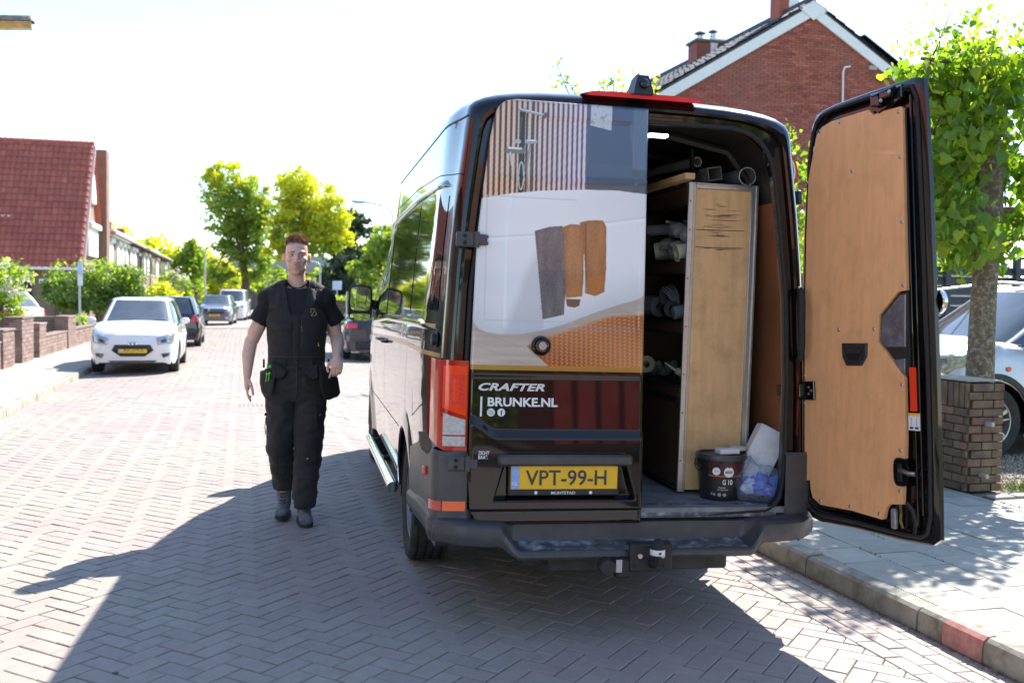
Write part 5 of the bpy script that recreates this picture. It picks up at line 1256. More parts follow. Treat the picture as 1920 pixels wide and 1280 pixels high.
# panels fixed on the garments from the front
def mkbvh(objs):
    vv, ff = [], []
    for me in objs:
        k = len(vv); vv += [v.co.copy() for v in me.vertices]; ff += [tuple(i + k for i in p.vertices) for p in me.polygons]
    return BVHTree.FromPolygons(vv, ff)
gb = mkbvh([vs_, tr, tee])
def front(x, z, off_=.008):
    h = gb.ray_cast(Vector((x, -1, z)), Vector((0, 1, 0)))
    y = h[0].y if h[0] is not None else -.12
    return (x, y - off_, z)
def panel(name, corners, m=M_cloth2, off_=.009, th=.004, parent=None, nx=8, nz=8, label=None):
    (a, b_, c_, d) = [Vector((p[0], 0, p[1])) for p in corners]   # TL TR BR BL
    q = MB(); G = []
    for i in range(nx + 1):
        for j in range(nz + 1):
            u, v = i / nx, j / nz; p = (a.lerp(b_, u)).lerp(d.lerp(c_, u), v); e = 0. if (0 < i < nx and 0 < j < nz) else th
            f = front(p.x, p.z, off_ - e); G.append(f)
    # smooth y a little
    q.add(G, [(i * (nz + 1) + j, i * (nz + 1) + j + 1, (i + 1) * (nz + 1) + j + 1, (i + 1) * (nz + 1) + j) for i in range(nx) for j in range(nz)])
    return q.build(name, m, parent or man, smooth=60, fix=False)
panel('shoulder_flap', [(-.175, 1.60), (-.082, 1.61), (-.076, 1.475), (-.165, 1.462)], off_=.016, th=.008)
panel('shoulder_flap', [(.105, 1.61), (.19, 1.60), (.185, 1.49), (.115, 1.475)], off_=.016, th=.008)
panel('chest_pocket', [(-.150, 1.36), (-.012, 1.36), (-.012, 1.19), (-.150, 1.19)], off_=.014, th=.007)
panel('pocket_flap', [(-.155, 1.375), (-.008, 1.375), (-.008, 1.325), (-.130, 1.31)], off_=.020, th=.006)
panel('front_placket', [(-.004, 1.43), (.036, 1.43), (.036, 1.06), (-.004, 1.06)], off_=.013, th=.005)
panel('waist_band', [(-.155, 1.135), (.195, 1.135), (.195, 1.12), (-.155, 1.12)], off_=.012, th=.004)
M_goldlogo = mat('gold_print', (.50, .38, .20), .4, metal=.3); M_yel = mat('yellow_tab', (.75, .55, .02), .6); M_thread = mat('seam_thread', (.07, .07, .07), .8)
def line(name, pts, r, m, off_=.016):
    P = []
    for i in range(len(pts) - 1):
        for k in range(6): t = k / 6; P.append(front(pts[i][0] * (1 - t) + pts[i + 1][0] * t, pts[i][1] * (1 - t) + pts[i + 1][1] * t, off_))
    P.append(front(*pts[-1], off_)); return MB().tube(P, r, 6).build(name, m, man, smooth=60)
# B/Z monogram
L0 = Vector((.118, 1.458)); 
mono = [[(-.018, .024), (-.018, -.004)], [(-.018, .024), (.002, .024), (.009, .018), (-.016, -.024), (.004, -.024), (.016, -.018), (.018, -.006), (.010, .004)], [(-.016, -.024), (-.004, -.006)]]
lg = MB()
for s_ in mono:
    P = []
    for i in range(len(s_) - 1):
        for k in range(4): t = k / 4; P.append(front(.131 + s_[i][0] * (1 - t) + s_[i + 1][0] * t, 1.443 + s_[i][1] * (1 - t) + s_[i + 1][1] * t, .010))
    P.append(front(.131 + s_[-1][0], 1.443 + s_[-1][1], .010)); lg.tube(P, .0022, 6)
lg.build('chest_monogram', M_goldlogo, man)
panel('yellow_tab', [(.160, 1.235), (.166, 1.235), (.170, 1.212), (.160, 1.212)], M_yel, .016, .002, nx=2, nz=2); panel('yellow_tab', [(.050, 1.345), (.053, 1.345), (.055, 1.315), (.052, 1.315)], M_yel, .018, .001, nx=2, nz=2)
line('zip_seam', [(.052, 1.40), (.052, 1.20)], .0022, M_thread)
line('bib_seam', [(-.155, 1.145), (.05, 1.14), (.20, 1.145)], .002, M_thread); line('fly_seam', [(.02, 1.08), (.016, .90), (.012, .86)], .003, M_thread, .012)
for x, z in ((.012, 1.415), (.02, 1.105), (-.13, 1.31), (-.125, 1.235)):
    MB().lathe([(0, .004), (.005, .003), (.006, 0)], 12, M=Matrix.Translation(front(x, z, .018)) @ Matrix.Rotation(R(90), 4, 'X')).build('snap_button', M_black, man)
for x0, z in ((-.145, 1.315), (-.14, 1.235)): MB().box(front(x0 + .012, z, .018), (.035, .006, .012), bev=.002).build('buckle', M_black, man)
# holster pockets (hanging, away from the leg)
def holster(name, P, thick=.022, m=M_cloth2):
    """P: front outline [(x,y,z)...]"""
    n = len(P); c_ = sum((Vector(p) for p in P), Vector()) / n; q = MB()
    A = [Vector(p) for p in P]; Bk = [Vector(p) + Vector((0, thick, 0)) for p in P]; F = [c_.lerp(Vector(p), .8) + Vector((0, -.010, 0)) for p in P]
    q.loft([F, A, Bk]); q.add(F, [tuple(range(n))]); q.add(Bk, [tuple(range(n))]); return q.build(name, m, man, smooth=50)
h1 = holster('holster_pocket', [(-.226, -.02, 1.035), (-.20, -.08, 1.045), (-.165, -.135, 1.075), (-.125, -.150, 1.085), (-.128, -.165, .98), (-.150, -.165, .865), (-.185, -.14, .855), (-.215, -.09, .90), (-.228, -.04, .96)], .03)
h2 = holster('holster_pocket', [(.165, -.155, 1.085), (.22, -.13, 1.07), (.275, -.07, 1.05), (.302, -.03, .98), (.318, -.03, .885), (.30, -.07, .862), (.235, -.14, .845), (.20, -.155, .850), (.175, -.165, .93)], .03)
holster('holster_pocket', [(-.15, -.145, 1.11), (-.10, -.16, 1.09), (-.04, -.165, 1.04), (-.075, -.17, .99), (-.13, -.165, 1.0)], .02)
holster('holster_pocket', [(.16, -.16, 1.09), (.11, -.16, 1.085), (.07, -.168, 1.03), (.12, -.17, .985), (.165, -.165, 1.0)], .02)
panel('thigh_pocket', [(.135, .80), (.205, .80), (.20, .655), (.15, .645)], off_=.022, th=.014, m=M_cloth2)
panel('yellow_tab', [(.172, .745), (.182, .75), (.183, .742), (.172, .738)], M_yel, .026, .001, nx=2, nz=2)
panel('knee_pocket', [(-.165, .62), (.0, .63), (-.005, .44), (-.155, .43)], off_=.014, th=.008, m=M_cloth2)
panel('knee_pocket', [(.03, .60), (.175, .59), (.165, .40), (.03, .41)], off_=.014, th=.008, m=M_cloth2)
panel('yellow_tab', [(.085, .455), (.098, .455), (.098, .450), (.085, .450)], M_yel, .018, .001, nx=2, nz=2)
for z in (.86, .74): MB().box((-.188, -.03, z), (.014, .03, .02), bev=.004).build('hammer_loop_clip', M_cloth2, man)
MB().tube([(-.185, -.03, .72), (-.192, -.04, .66), (-.188, -.035, .60)], .007, 6, flat=.4).build('hammer_loop', M_cloth2, man)
for x, z in ((-.06, 1.10), (.115, 1.10), (-.20, 1.09), (.235, 1.09)): MB().box(front(x, z, .014) if abs(x) < .18 else (x, -.03, z), (.014, .006, .06), bev=.002).build('belt_loop', M_cloth2, man)
# pencils with green caps
M_green = mat('bright_green_plastic', (.16, .75, .10), .4, var=.05)
for x, dz in ((-.180, 0), (-.163, .004)):
    pe = bpy.data.objects.new('marker_pencil', None); COL.objects.link(pe); pe.location = MO; pe.rotation_euler = (0, 0, -.05)
    tag(pe, 'green capped marker pencil in the left holster pocket, ' + ('outer one' if dz == 0 else 'inner one'), 'pencil')
    MB().tube([(x, -.150, .985 + dz), (x + .008, -.145, 1.075 + dz)], .0045, 8).build('shaft', M_black, pe)
    MB().tube([(x + .007, -.147, 1.062 + dz), (x + .009, -.145, 1.082 + dz)], .0075, 8).tube([(x + .003, -.151, 1.02 + dz), (x + .006, -.150, 1.034 + dz)], .0078, 8).tube([(x - .004, -.155, .975 + dz), (x + .003, -.156, 1.02 + dz)], .0035, 6).build('cap', M_green, pe)
# boots
M_boot = mat('dusty_boot_leather', (.135, .15, .155), .8, var=.3, scale=22, bump=.0015, bscale=90, dirt=(.30, .31, .30), dirt_scale=26, dirt_amt=.7)
M_sole = mat('boot_sole', (.03, .03, .03), .8, var=.3)
def boot(cx, cy, z0, pitch_=0., side=1):
    M = Matrix.Translation((cx, cy, z0)) @ Matrix.Rotation(pitch_, 4, 'X') @ Matrix.Rotation(side * .08, 4, 'Z')
    b = MB(M)
    cap(b, (0, .03, .27), .054, (0, .025, .08), .050, fy=1); cap(b, (0, .035, .06), .042, (0, -.10, .045), .046); cap(b, (0, -.08, .048), .046, (0, -.155, .038), .040); cap(b, (0, .0, .12), .046, (0, -.09, .062), .038)
    me = remesh(b, .006, 4, .6, 'boot'); wrinkle(me, .0022, 18, seed=side)
    Z = verts_np(me); bo = dress(me, 'boot', M_boot, man)
    q = MB(M); q.prism([(.045, .08), (.05, .03), (.046, -.06), (.050, -.12), (.040, -.175), (.0, -.20), (-.040, -.175), (-.050, -.12), (-.046, -.06), (-.05, .03), (-.045, .08), (0, .095)], -.0, .026, chamfer=.006); q.build('sole', M_sole, bo, smooth=30)
    q = MB(M)
    q.sphere((0, -.150, .045), (.046, .044, .034), 16, 10); q.build('toe_cap', M_boot, bo, smooth=180)
    for k in range(5):
        z = .185 - k * .024; y = -.036 - k * k * .0045 - (.012 if k > 2 else 0); zz = z if k < 3 else .135 - (k - 2) * .016
        MB(M).tube([(-.022, y + .006, zz), (0, y - .010, zz - .004), (.022, y + .006, zz)], .0035, 6).build('lace', M_sole, bo, smooth=60)
    return bo
boot(-.066, .10, .012, -.05, -1)
boot(.073, -.085, .0, 0., 1)
# ------------------------------------------------------------------ things inside the van
def vthing(name, label, cat, loc=(0, 0, 0), rz=0, group=None, rot=None):
    t = thing(name, label, cat, group=group); t.matrix_world = VAN_M @ Matrix.Translation(loc) @ (Euler(rot).to_matrix().to_4x4() if rot else Matrix.Rotation(rz, 4, 'Z')); return t
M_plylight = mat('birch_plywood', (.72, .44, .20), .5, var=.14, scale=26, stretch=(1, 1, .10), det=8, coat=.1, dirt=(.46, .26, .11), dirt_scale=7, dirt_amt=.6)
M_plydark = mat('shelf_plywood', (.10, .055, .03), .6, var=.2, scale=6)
M_shelfmat = mat('black_shelf_lip', (.02, .02, .02), .5)
# shelf unit
su = vthing('shelf_unit', 'tall plywood shelf unit with aluminium edge profiles standing inside the van', 'shelf unit')
X0, X1, Y0, Y1, Z0, Z1 = .392, .738, .35, 2.6, .585, 2.185
MB().box(((X0 + X1) / 2, Y0 + .008, (Z0 + Z1) / 2), (X1 - X0 - .03, .014, Z1 - Z0 - .02)).build('end_panel', M_plylight, su)
def prof_(x0, x1, z0, z1, nm='aluminium_profile'):
    q = MB(); q.box(((x0 + x1) / 2, Y0 - .004, (z0 + z1) / 2), (x1 - x0, .012, z1 - z0), bev=.003)
    w = x1 - x0; h = z1 - z0
    if h > w: q.box(((x0 + x1) / 2 + w * .2, Y0 - .013, (z0 + z1) / 2), (w * .18, .008, h), bev=.002)
    else: q.box(((x0 + x1) / 2, Y0 - .013, (z0 + z1) / 2 + h * .2), (w, .008, h * .2), bev=.002)
    return q.build(nm, M_alu, su)
prof_(X0 - .022, X0 + .020, Z0, Z1 + .012); prof_(X1 - .020, X1 + .022, Z0 + .18, Z1 + .012); prof_(X0 + .020, X1 - .020, Z1 - .020, Z1 + .012)
for z in (.75, 1.0, 1.2, 1.45, 1.7, 1.95, 2.1):
    for x in (X0 - .010, X1 + .010): MB().lathe([(0, .0), (.004, 0)], 10, M=Matrix.Translation((x, Y0 - .0125, z)) @ Matrix.Rotation(R(90), 4, 'X')).build('rivet', M_seam, su)
q = MB()
M_scratch = mat('black_scuffs', (.06, .04, .03), .7)
for k in range(34):
    z = random.choice([2.06, 2.03, 2.0, 1.975, 1.95, 1.93, 1.86, 2.08]) + random.gauss(0, .006); x0 = random.uniform(X0 + .04, X1 - .18); x1 = min(X1 - .04, x0 + abs(random.gauss(.05, .09))); 
    h = random.uniform(.0006, .0022); q.add([(x0, Y0 - .0004, z), ((x0 + x1) / 2, Y0 - .0004, z - h), (x1, Y0 - .0004, z + .003), ((x0 + x1) / 2, Y0 - .0004, z + h)], [(0, 1, 2, 3)])
for x0, x1, z in ((X0 + .03, X1 - .05, 1.952), (X0 + .03, X1 - .05, 1.862)): q.add([(x0, Y0 - .0004, z), (x1, Y0 - .0004, z + .004), (x1, Y0 - .0004, z + .0075), (x0, Y0 - .0004, z + .003)], [(0, 1, 2, 3)])
q.build('scuff_marks', M_scratch, su, smooth=0, fix=False)
SZ = [(2.085, 2.185), (1.73, 1.80), (1.41, 1.47), (1.07, 1.13)]
for z0, z1 in SZ:
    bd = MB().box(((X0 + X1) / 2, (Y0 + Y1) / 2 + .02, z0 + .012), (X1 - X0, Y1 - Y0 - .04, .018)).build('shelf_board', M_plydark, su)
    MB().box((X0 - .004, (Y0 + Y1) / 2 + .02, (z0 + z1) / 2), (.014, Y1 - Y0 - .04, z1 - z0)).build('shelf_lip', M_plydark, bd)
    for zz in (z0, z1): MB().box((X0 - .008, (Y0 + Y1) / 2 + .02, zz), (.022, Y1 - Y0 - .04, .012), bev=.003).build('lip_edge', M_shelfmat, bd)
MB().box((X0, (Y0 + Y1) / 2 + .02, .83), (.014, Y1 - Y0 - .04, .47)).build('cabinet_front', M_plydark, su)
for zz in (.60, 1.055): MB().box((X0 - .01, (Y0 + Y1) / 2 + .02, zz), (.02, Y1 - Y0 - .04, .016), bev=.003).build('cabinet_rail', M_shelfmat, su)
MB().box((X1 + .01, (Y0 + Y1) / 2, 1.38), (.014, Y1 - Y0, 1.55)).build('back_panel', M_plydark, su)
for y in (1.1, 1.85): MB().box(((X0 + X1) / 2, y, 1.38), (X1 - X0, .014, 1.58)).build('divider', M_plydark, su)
# pipes and profiles lying on top
M_pvc = mat('grey_pipe', (.13, .135, .14), .5, var=.1); M_pvcrim = mat('pale_pipe_rim', (.45, .42, .38), .6)
def pipe(x, z, r, y0, y1, lab, dx=0., dz=0., t=.004):
    p = vthing('pipe', lab, 'pipe'); q = MB()
    A, B_ = Vector((x, y0, z)), Vector((x + dx, y1, z + dz))
    M = Matrix.Translation(A) @ (B_ - A).to_track_quat('Z', 'Y').to_matrix().to_4x4(); L = (B_ - A).length
    q.lathe([(r - t, .0), (r, 0), (r, L), (r - t, L), (r - t, 0)], 28, M=M); q.build('tube', M_pvc, p, smooth=40)
    MB().lathe([(r - t, -.001), (r + .0005, -.001), (r + .0005, .006)], 28, M=M).build('rim', M_pvcrim, p, smooth=40); return p
pipe(.700, 2.245, .048, .36, 2.4, 'wide grey pipe lying on the shelf unit, its round end at the right', -.05)
pipe(.475, 2.325, .026, .50, 2.4, 'thin grey pipe resting on top of the square channel', -.45, -.03)
pipe(.525, 2.215, .022, .52, 2.2, 'small grey pipe between channel and wide pipe', -.02)
ch = vthing('steel_channel', 'open square metal channel between the pipes on the shelf unit', 'metal channel'); q = MB()
for c_, d in (((.535, 1.3, 2.222), (.082, 1.8, .003)), ((.535, 1.3, 2.288), (.082, 1.8, .003)), ((.496, 1.3, 2.255), (.003, 1.8, .068)), ((.574, 1.3, 2.255), (.003, 1.8, .068))): q.box(c_, d)
ch.matrix_world = VAN_M @ Matrix.Translation((.0, .0, .0)) @ Matrix.Translation((.535, .4, 2.25)) @ Matrix.Rotation(R(8), 4, 'Z') @ Matrix.Rotation(R(-10), 4, 'Y') @ Matrix.Translation((-.535, -.4, -2.25)); q.build('channel_body', M_alu, ch)
for i, (x, z, dx) in enumerate(((.43, 2.215, -.1), (.40, 2.205, -.35), (.44, 2.24, -.5))):
    tag(MB(VAN_M).tube([(x, .5 + i * .08, z), (x + dx * .3, 2.3, z)], .018, 8).build('conduit', M_black, None), 'dark conduit lying on the shelf unit, %s' % ('nearest the end panel', 'in the middle of the three', 'topmost of the three')[i], 'conduit')
bk = MB(VAN_M).box((.30, .75, 2.20), (.05, 1.2, .03)).build('timber_batten', mat('raw_timber', (.5, .3, .15), .7), None); tag(bk, 'raw timber batten sticking out beside the pipes', 'batten')
# shelf contents
M_cream = mat('cream_plastic', (.62, .58, .42), .5, var=.1); M_paper = mat('crumpled_paper', (.40, .37, .36), .8, var=.2, scale=20); M_greyp = mat('grey_plastic', (.22, .24, .26), .5)
r_ = vthing('tape_roll', 'cream roll lying on its side on the second shelf', 'roll', (.42, .47, 1.845), rz=0); MB(Matrix.Rotation(R(78), 4, 'Y')).lathe([(.020, -.06), (.046, -.06), (.046, .06), (.020, .06), (.020, -.06)], 24).build('roll', M_cream, r_)
for i, (x, y, z, s_) in enumerate(((.44, .50, 1.93, .05), (.43, .62, 1.97, .055), (.45, .80, 1.90, .06))):
    q = MB(); q.sphere((0, 0, 0), (s_, s_ * 1.3, s_ * .8), 10, 7); q.v = [tuple(Vector(v) * (1 + .35 * mnoise.noise(Vector(v) * 22 + Vector((i, 0, 0))))) for v in q.v]
    o = q.build('crumpled_wrapper', M_paper, None, smooth=25); o.matrix_world = VAN_M @ Matrix.Translation((x, y, z)); tag(o, 'crumpled pale wrapper on the second shelf, %s' % ('in front above the roll', 'middle one', 'deepest one')[i], 'wrapper')
for i in range(9):
    q = MB(VAN_M); x, y, z = random.uniform(.40, .6), random.uniform(.5, 1.8), 1.97 + random.uniform(-.12, .08); d = Vector((random.uniform(-1, 1), random.uniform(-1, 1), random.uniform(-.3, .3))).normalized() * .09
    q.tube([Vector((x, y, z)) - d, Vector((x, y, z)) + d], .008, 6); tag(q.build('loose_fitting', M_paper if i % 2 else M_greyp, None), 'loose plastic fittings heaped on the second shelf', 'fitting', 'fittings heaped on the second shelf')
cb = vthing('cable_coil', 'dark cable coil on the third shelf', 'cable', (.44, .72, 1.575)); 
for k in range(7):
    rr = .085 + .006 * (k % 3); MB(Matrix.Rotation(R(60 + k * 4), 4, 'Y')).tube([(rr * math.cos(a), rr * math.sin(a), .006 * k - .02) for a in [2 * math.pi * t / 24 for t in range(25)]], .0045, 6, caps=False).build('cable_loop', M_greyp, cb, smooth=60)
cu_ = vthing('spray_can', 'grey round can lying on the third shelf beside the coil', 'can', (.42, .50, 1.525)); MB(Matrix.Rotation(R(80), 4, 'Y')).lathe([(0, -.05), (.030, -.05), (.036, -.045), (.036, .05), (.030, .055), (0, .055)], 24).build('can_body', M_greyp, cu_)
cg = vthing('sealant_gun', 'white sealant cartridge gun among tools on the fourth shelf', 'sealant gun', (.43, .5, 1.19)); MB().tube([(-.03, 0, .02), (.02, .0, .0), (.12, .02, -.005)], [.018, .022, .022], 12).tube([(-.035, 0, .022), (-.10, -.02, .06)], [.008, .002], 8).build('cartridge', M_cream, cg); MB().tube([(.06, 0, 0), (.07, .0, -.05)], .012, 8).build('grip', M_black, cg)
for i in range(8):
    q = MB(VAN_M); x, y = random.uniform(.40, .6), random.uniform(.45, 1.4); q.tube([(x, y, 1.16), (x + random.uniform(-.05, .05), y + random.uniform(-.1, .1), 1.16 + random.uniform(.0, .09))], random.uniform(.012, .025), 8); tag(q.build('small_tool', random.choice([M_greyp, M_paper, M_black]), None), 'small tools heaped on the fourth shelf', 'tool', 'tools heaped on the fourth shelf')
for i, (x, y, z, r_, h_, m_) in enumerate(((.43, .60, 1.86, .05, .10, M_paper), (.46, .86, 1.87, .055, .14, M_cream), (.41, .78, 1.98, .03, .20, M_greyp), (.42, .95, 1.55, .06, .12, M_greyp), (.40, .62, 1.535, .045, .10, M_black), (.42, 1.0, 1.20, .05, .11, M_cream))):
    o = MB(VAN_M @ Matrix.Translation((x, y, z)) @ Matrix.Rotation(R(70 + i * 9), 4, 'Y') @ Matrix.Rotation(R(i * 25), 4, 'X')).lathe([(r_ * .4, -h_ / 2), (r_, -h_ / 2), (r_, h_ / 2), (r_ * .4, h_ / 2), (r_ * .4, -h_ / 2)], 20).build('material_roll', m_, None)
    tag(o, ('pale roll behind the cream one on the second shelf', 'cream roll deeper on the second shelf', 'thin grey roll lying on top of the second shelf heap', 'thick grey roll at the back of the third shelf', 'black roll between can and coil on the third shelf', 'cream roll at the back of the fourth shelf')[i], 'roll')
# bucket of grout
bu = vthing('bucket', 'black grout bucket with a printed label standing by the shelf unit', 'bucket', (.562, .235, .577))
q = MB(); q.lathe([(0, .0), (.098, 0), (.102, .006), (.122, .205), (.126, .206), (.126, .218), (.118, .220)], 40); q.build('pail', mat('black_pail', (.022, .022, .024), .3), bu, smooth=40)
MB().lathe([(0, .222), (.112, .222), (.114, .232), (.128, .232), (.131, .222), (.129, .205), (.126, .205)], 40).build('lid', mat('grey_lid', (.05, .055, .06), .35), bu, smooth=40)
MB().tube([(.127 * math.cos(a), .127 * math.sin(a) - .0, .20 - .055 * math.sin((a - 2.2) / 2.2 * math.pi)) for a in np.linspace(2.2, 4.4, 14)], .003, 6).tube([(-.128, .01, .205), (-.131, .01, .165)], .010, 8).build('handle', M_black, bu)
def buck(ang0, ang1, z0, z1, m, name, o, par):
    q = MB(); q.grid(lambda a, z: ((.0995 + z * .1 + o) * math.sin(a), -(.0995 + z * .1 + o) * math.cos(a), z), np.linspace(ang0, ang1, 14), [z0, z1]); return q.build(name, m, par, smooth=60, fix=False)
M_labelred = mat('label_orange_line', (.70, .16, .04), .5); M_labelbrown = mat('label_dark_red', (.10, .02, .015), .5)
lb_ = buck(-.95, .75, .015, .195, M_labelbrown, 'label', .002, bu)
buck(-.95, .75, .015, .125, mat('label_black', (.015, .015, .017), .4), 'label_lower', .0028, lb_); buck(-.95, .75, .125, .129, M_labelred, 'label_line', .0034, lb_)
def onbuck(a, z, o=.004): r = .0995 + z * .1 + o; return Matrix.Translation((r * math.sin(a), -r * math.cos(a), z)) @ Matrix.Rotation(a, 4, 'Z') @ Matrix(((1, 0, 0), (0, 0, -1), (0, 1, 0))).to_4x4()
el = MB(onbuck(-.05, .150)); el.lathe([(0, 0), (.026, 0)], 28); el.v = [v for v in el.v]; eo = el.build('brand_oval', M_white, lb_, fix=False); 
text('brand_text', 'ARDEX', .040, M_black, lb_, onbuck(-.05, .150, .0052), height=.013, bold=.03); 
text('product_text', 'G 10', .052, M_white, lb_, onbuck(-.08, .098, .0040), height=.026, bold=.02)
text('product_text', 'Premium', .036, M_white, lb_, onbuck(-.30, .070), height=.008); text('product_text', 'Flex-Fugenmörtel', .052, M_white, lb_, onbuck(-.27, .058), height=.008)
text('product_text', '5 kg', .022, M_white, lb_, onbuck(-.72, .034), height=.016)
for a in (-.42, -.18): MB(onbuck(a, .032)).lathe([(0, 0), (.009, 0)], 18).build('label_icon', M_paper, lb_, fix=False)
MB(onbuck(-.58, .152)).lathe([(0, 0), (.020, 0)], 24).build('round_sticker', M_white, lb_, fix=False)
text('round_sticker_text', 'G10', .02, M_greyp, lb_, onbuck(-.58, .152, .0052))
bx = MB(VAN_M @ Matrix.Translation((.575, .19, .825)) @ Matrix.Rotation(.1, 4, 'Z')).box((0, 0, 0), (.11, .06, .026), bev=.002).build('small_carton', M_white, None); tag(bx, 'small white carton lying on the bucket lid', 'carton')
jr = vthing('jar', 'dark jar with cream lid standing between bucket and foam block', 'jar', (.665, .26, .70)); MB().lathe([(0, -.115), (.038, -.115), (.040, .12), (0, .12)], 20).build('glass', M_black, jr); MB().lathe([(0, .139), (.040, .139), (.043, .135), (.043, .121)], 24).build('lid', M_cream, jr)
# foam block
fb = MB(VAN_M @ Matrix.Translation((.775, .245, .775)) @ Matrix.Rotation(R(26), 4, 'Y') @ Matrix.Rotation(R(-14), 4, 'Z')).box((0, 0, 0), (.155, .11, .34), bev=.004).build('foam_block', mat('white_foam', (.74, .72, .70), .8, var=.06, scale=60, bump=.001, bscale=200, dirt=(.45, .40, .34), dirt_scale=9, dirt_amt=.4), None); tag(fb, 'white foam block leaning against the right side wall', 'foam block')
pp = MB(VAN_M).tube([(.80, .55, .98), (.77, .42, .80), (.79, .40, .65)], .022, 12).build('bent_pipe', mat('pale_grey_pipe', (.4, .4, .38), .5), None); tag(pp, 'pale grey pipe leaning behind the foam block', 'pipe')
# plastic bag with blue gloves
bg_ = vthing('plastic_bag', 'clear crumpled plastic bag full of blue gloves lying at the door sill', 'plastic bag', (.735, .155, .665))
q = MB(); q.sphere((0, 0, 0), (.135, .105, .092), 72, 48)
def crumple(v, k):
    p = Vector(v); n = p.normalized(); f = 0
    for o, (s_, a) in enumerate(((9, .5), (21, .35), (46, .22))): f += a * (1 - 2 * abs(mnoise.noise(p * s_ + Vector((k, o, 0)))))
    p = p + n * (f - .3) * .030
    if p.z > .05: p.x -= (p.z - .05) * .7; p.z += max(0, .045 - abs(p.x + .055)) * .9
    p.z = max(p.z, -.083 + .004 * mnoise.noise(p * 30)); return tuple(p)
q.v = [crumple(v, 1) for v in q.v]
mg, N_, L__, P_ = newmat('clear_plastic_film'); P_.inputs['Base Color'].default_value = (.85, .88, .92, 1); P_.inputs['Roughness'].default_value = .12
gl = N_.new('ShaderNodeBsdfGlossy'); gl.inputs['Roughness'].default_value = .12; tr_ = N_.new('ShaderNodeBsdfTransparent'); tr_.inputs[0].default_value = (.86, .9, .95, 1)
df = N_.new('ShaderNodeBsdfDiffuse'); df.inputs[0].default_value = (.75, .78, .84, 1)
lw = N_.new('ShaderNodeLayerWeight'); lw.inputs[0].default_value = .45; rm = N_.new('ShaderNodeMapRange'); rm.inputs[3].default_value = .06; rm.inputs[4].default_value = .65; L__.new(lw.outputs['Facing'], rm.inputs[0])
m1 = N_.new('ShaderNodeMixShader'); m1.inputs[0].default_value = .5; L__.new(gl.outputs[0], m1.inputs[1]); L__.new(df.outputs[0], m1.inputs[2])
m2 = N_.new('ShaderNodeMixShader'); L__.new(rm.outputs[0], m2.inputs[0]); L__.new(tr_.outputs[0], m2.inputs[1]); L__.new(m1.outputs[0], m2.inputs[2])
L__.new(m2.outputs[0], [n for n in N_ if n.type == 'OUTPUT_MATERIAL'][0].inputs[0])
q.build('film', mg, bg_, smooth=50)
M_glove = mat('blue_glove', (.11, .22, .72), .55, var=.3, scale=25); M_glovew = mat('white_glove', (.70, .72, .78), .6, var=.1)
for i in range(16):
    a = i * 2.4; rr = .075 * math.sqrt((i + .5) / 16); p = Vector((rr * math.cos(a) * 1.2, rr * math.sin(a) * .8 - .01, random.uniform(-.045, .030)))
    q = MB(); q.sphere((0, 0, 0), (random.uniform(.025, .045), random.uniform(.02, .03), random.uniform(.018, .03)), 14, 10); q.v = [tuple(Vector(v) * (1 + .7 * mnoise.noise(Vector(v) * 45 + Vector((i * 3, 0, 0)))) + p) for v in q.v]
    o = q.build('glove', M_glove if i % 4 else M_glovew, None, smooth=50); o.matrix_world = bg_.matrix_world.copy(); tag(o, 'crumpled blue and white gloves packed inside the clear bag', 'glove', 'gloves inside the clear plastic bag')
# ------------------------------------------------------------------ helpers for plants and bricks
def cards(P, Nrm, size, name, m, parent, rnd=None, asp=.6, kind='stuff', fold=.0, **kw):
    """many small leaf faces: P (n,3) centres, Nrm (n,3) normals, size (n,)"""
    n = len(P); Nrm = Nrm / np.linalg.norm(Nrm, axis=1)[:, None]
    T = np.cross(Nrm, rng.normal(size=(n, 3))); T /= np.linalg.norm(T, axis=1)[:, None]; B_ = np.cross(Nrm, T)
    s_ = size[:, None]
    q = np.stack([P - T * s_, P - B_ * s_ * asp + Nrm * s_ * fold, P + T * s_, P + B_ * s_ * asp + Nrm * s_ * fold], 1).reshape(-1, 3)
    me = bpy.data.meshes.new(name); me.vertices.add(4 * n); me.vertices.foreach_set('co', q.ravel()); me.loops.add(4 * n); me.loops.foreach_set('vertex_index', np.arange(4 * n)); me.polygons.add(n); me.polygons.foreach_set('loop_start', np.arange(0, 4 * n, 4))
    a = me.attributes.new('rnd', 'FLOAT', 'POINT'); r_ = rng.random(n) if rnd is None else rnd; a.data.foreach_set('value', np.repeat(r_, 4).astype(np.float32))
    me.update(); me.validate(); me.materials.append(m)
    o = link(name, me, parent, **kw)
    if kind: o['kind'] = kind
    return o
def clumped(blobs, n, clumps=40, spread=.16, shell=.55, flat=1.):
    """points gathered into clumps inside ellipsoids (cx,cy,cz,rx,ry,rz)"""
    vol = np.array([b[3] * b[4] * b[5] for b in blobs]) ** .7; vol /= vol.sum(); out, nr = [], []
    for b, v in zip(blobs, vol):
        k = max(3, int(clumps * v)); m_ = max(10, int(n * v)); c = np.array(b[:3]); r_ = np.array(b[3:6])
        d = rng.normal(size=(k, 3)); d /= np.linalg.norm(d, axis=1)[:, None]; rad = shell + (1 - shell) * rng.random(k) ** .7; cc = c + d * r_ * rad[:, None]
        i = rng.integers(0, k, m_); off_ = rng.normal(size=(m_, 3)) * np.array([1, 1, flat * .75]) * spread * r_.mean()
        p = cc[i] + off_; out.append(p); q = (p - c) / r_; nr.append(q * .6 + rng.normal(size=(m_, 3)) * .8 + np.array([0, 0, .35]))
    return np.concatenate(out), np.concatenate(nr)
M_leafbright = leafmat('fresh_leaves', [(.24, .38, .06), (.34, .46, .07), (.16, .27, .05), (.46, .52, .09), (.26, .38, .07)], .65, .45)
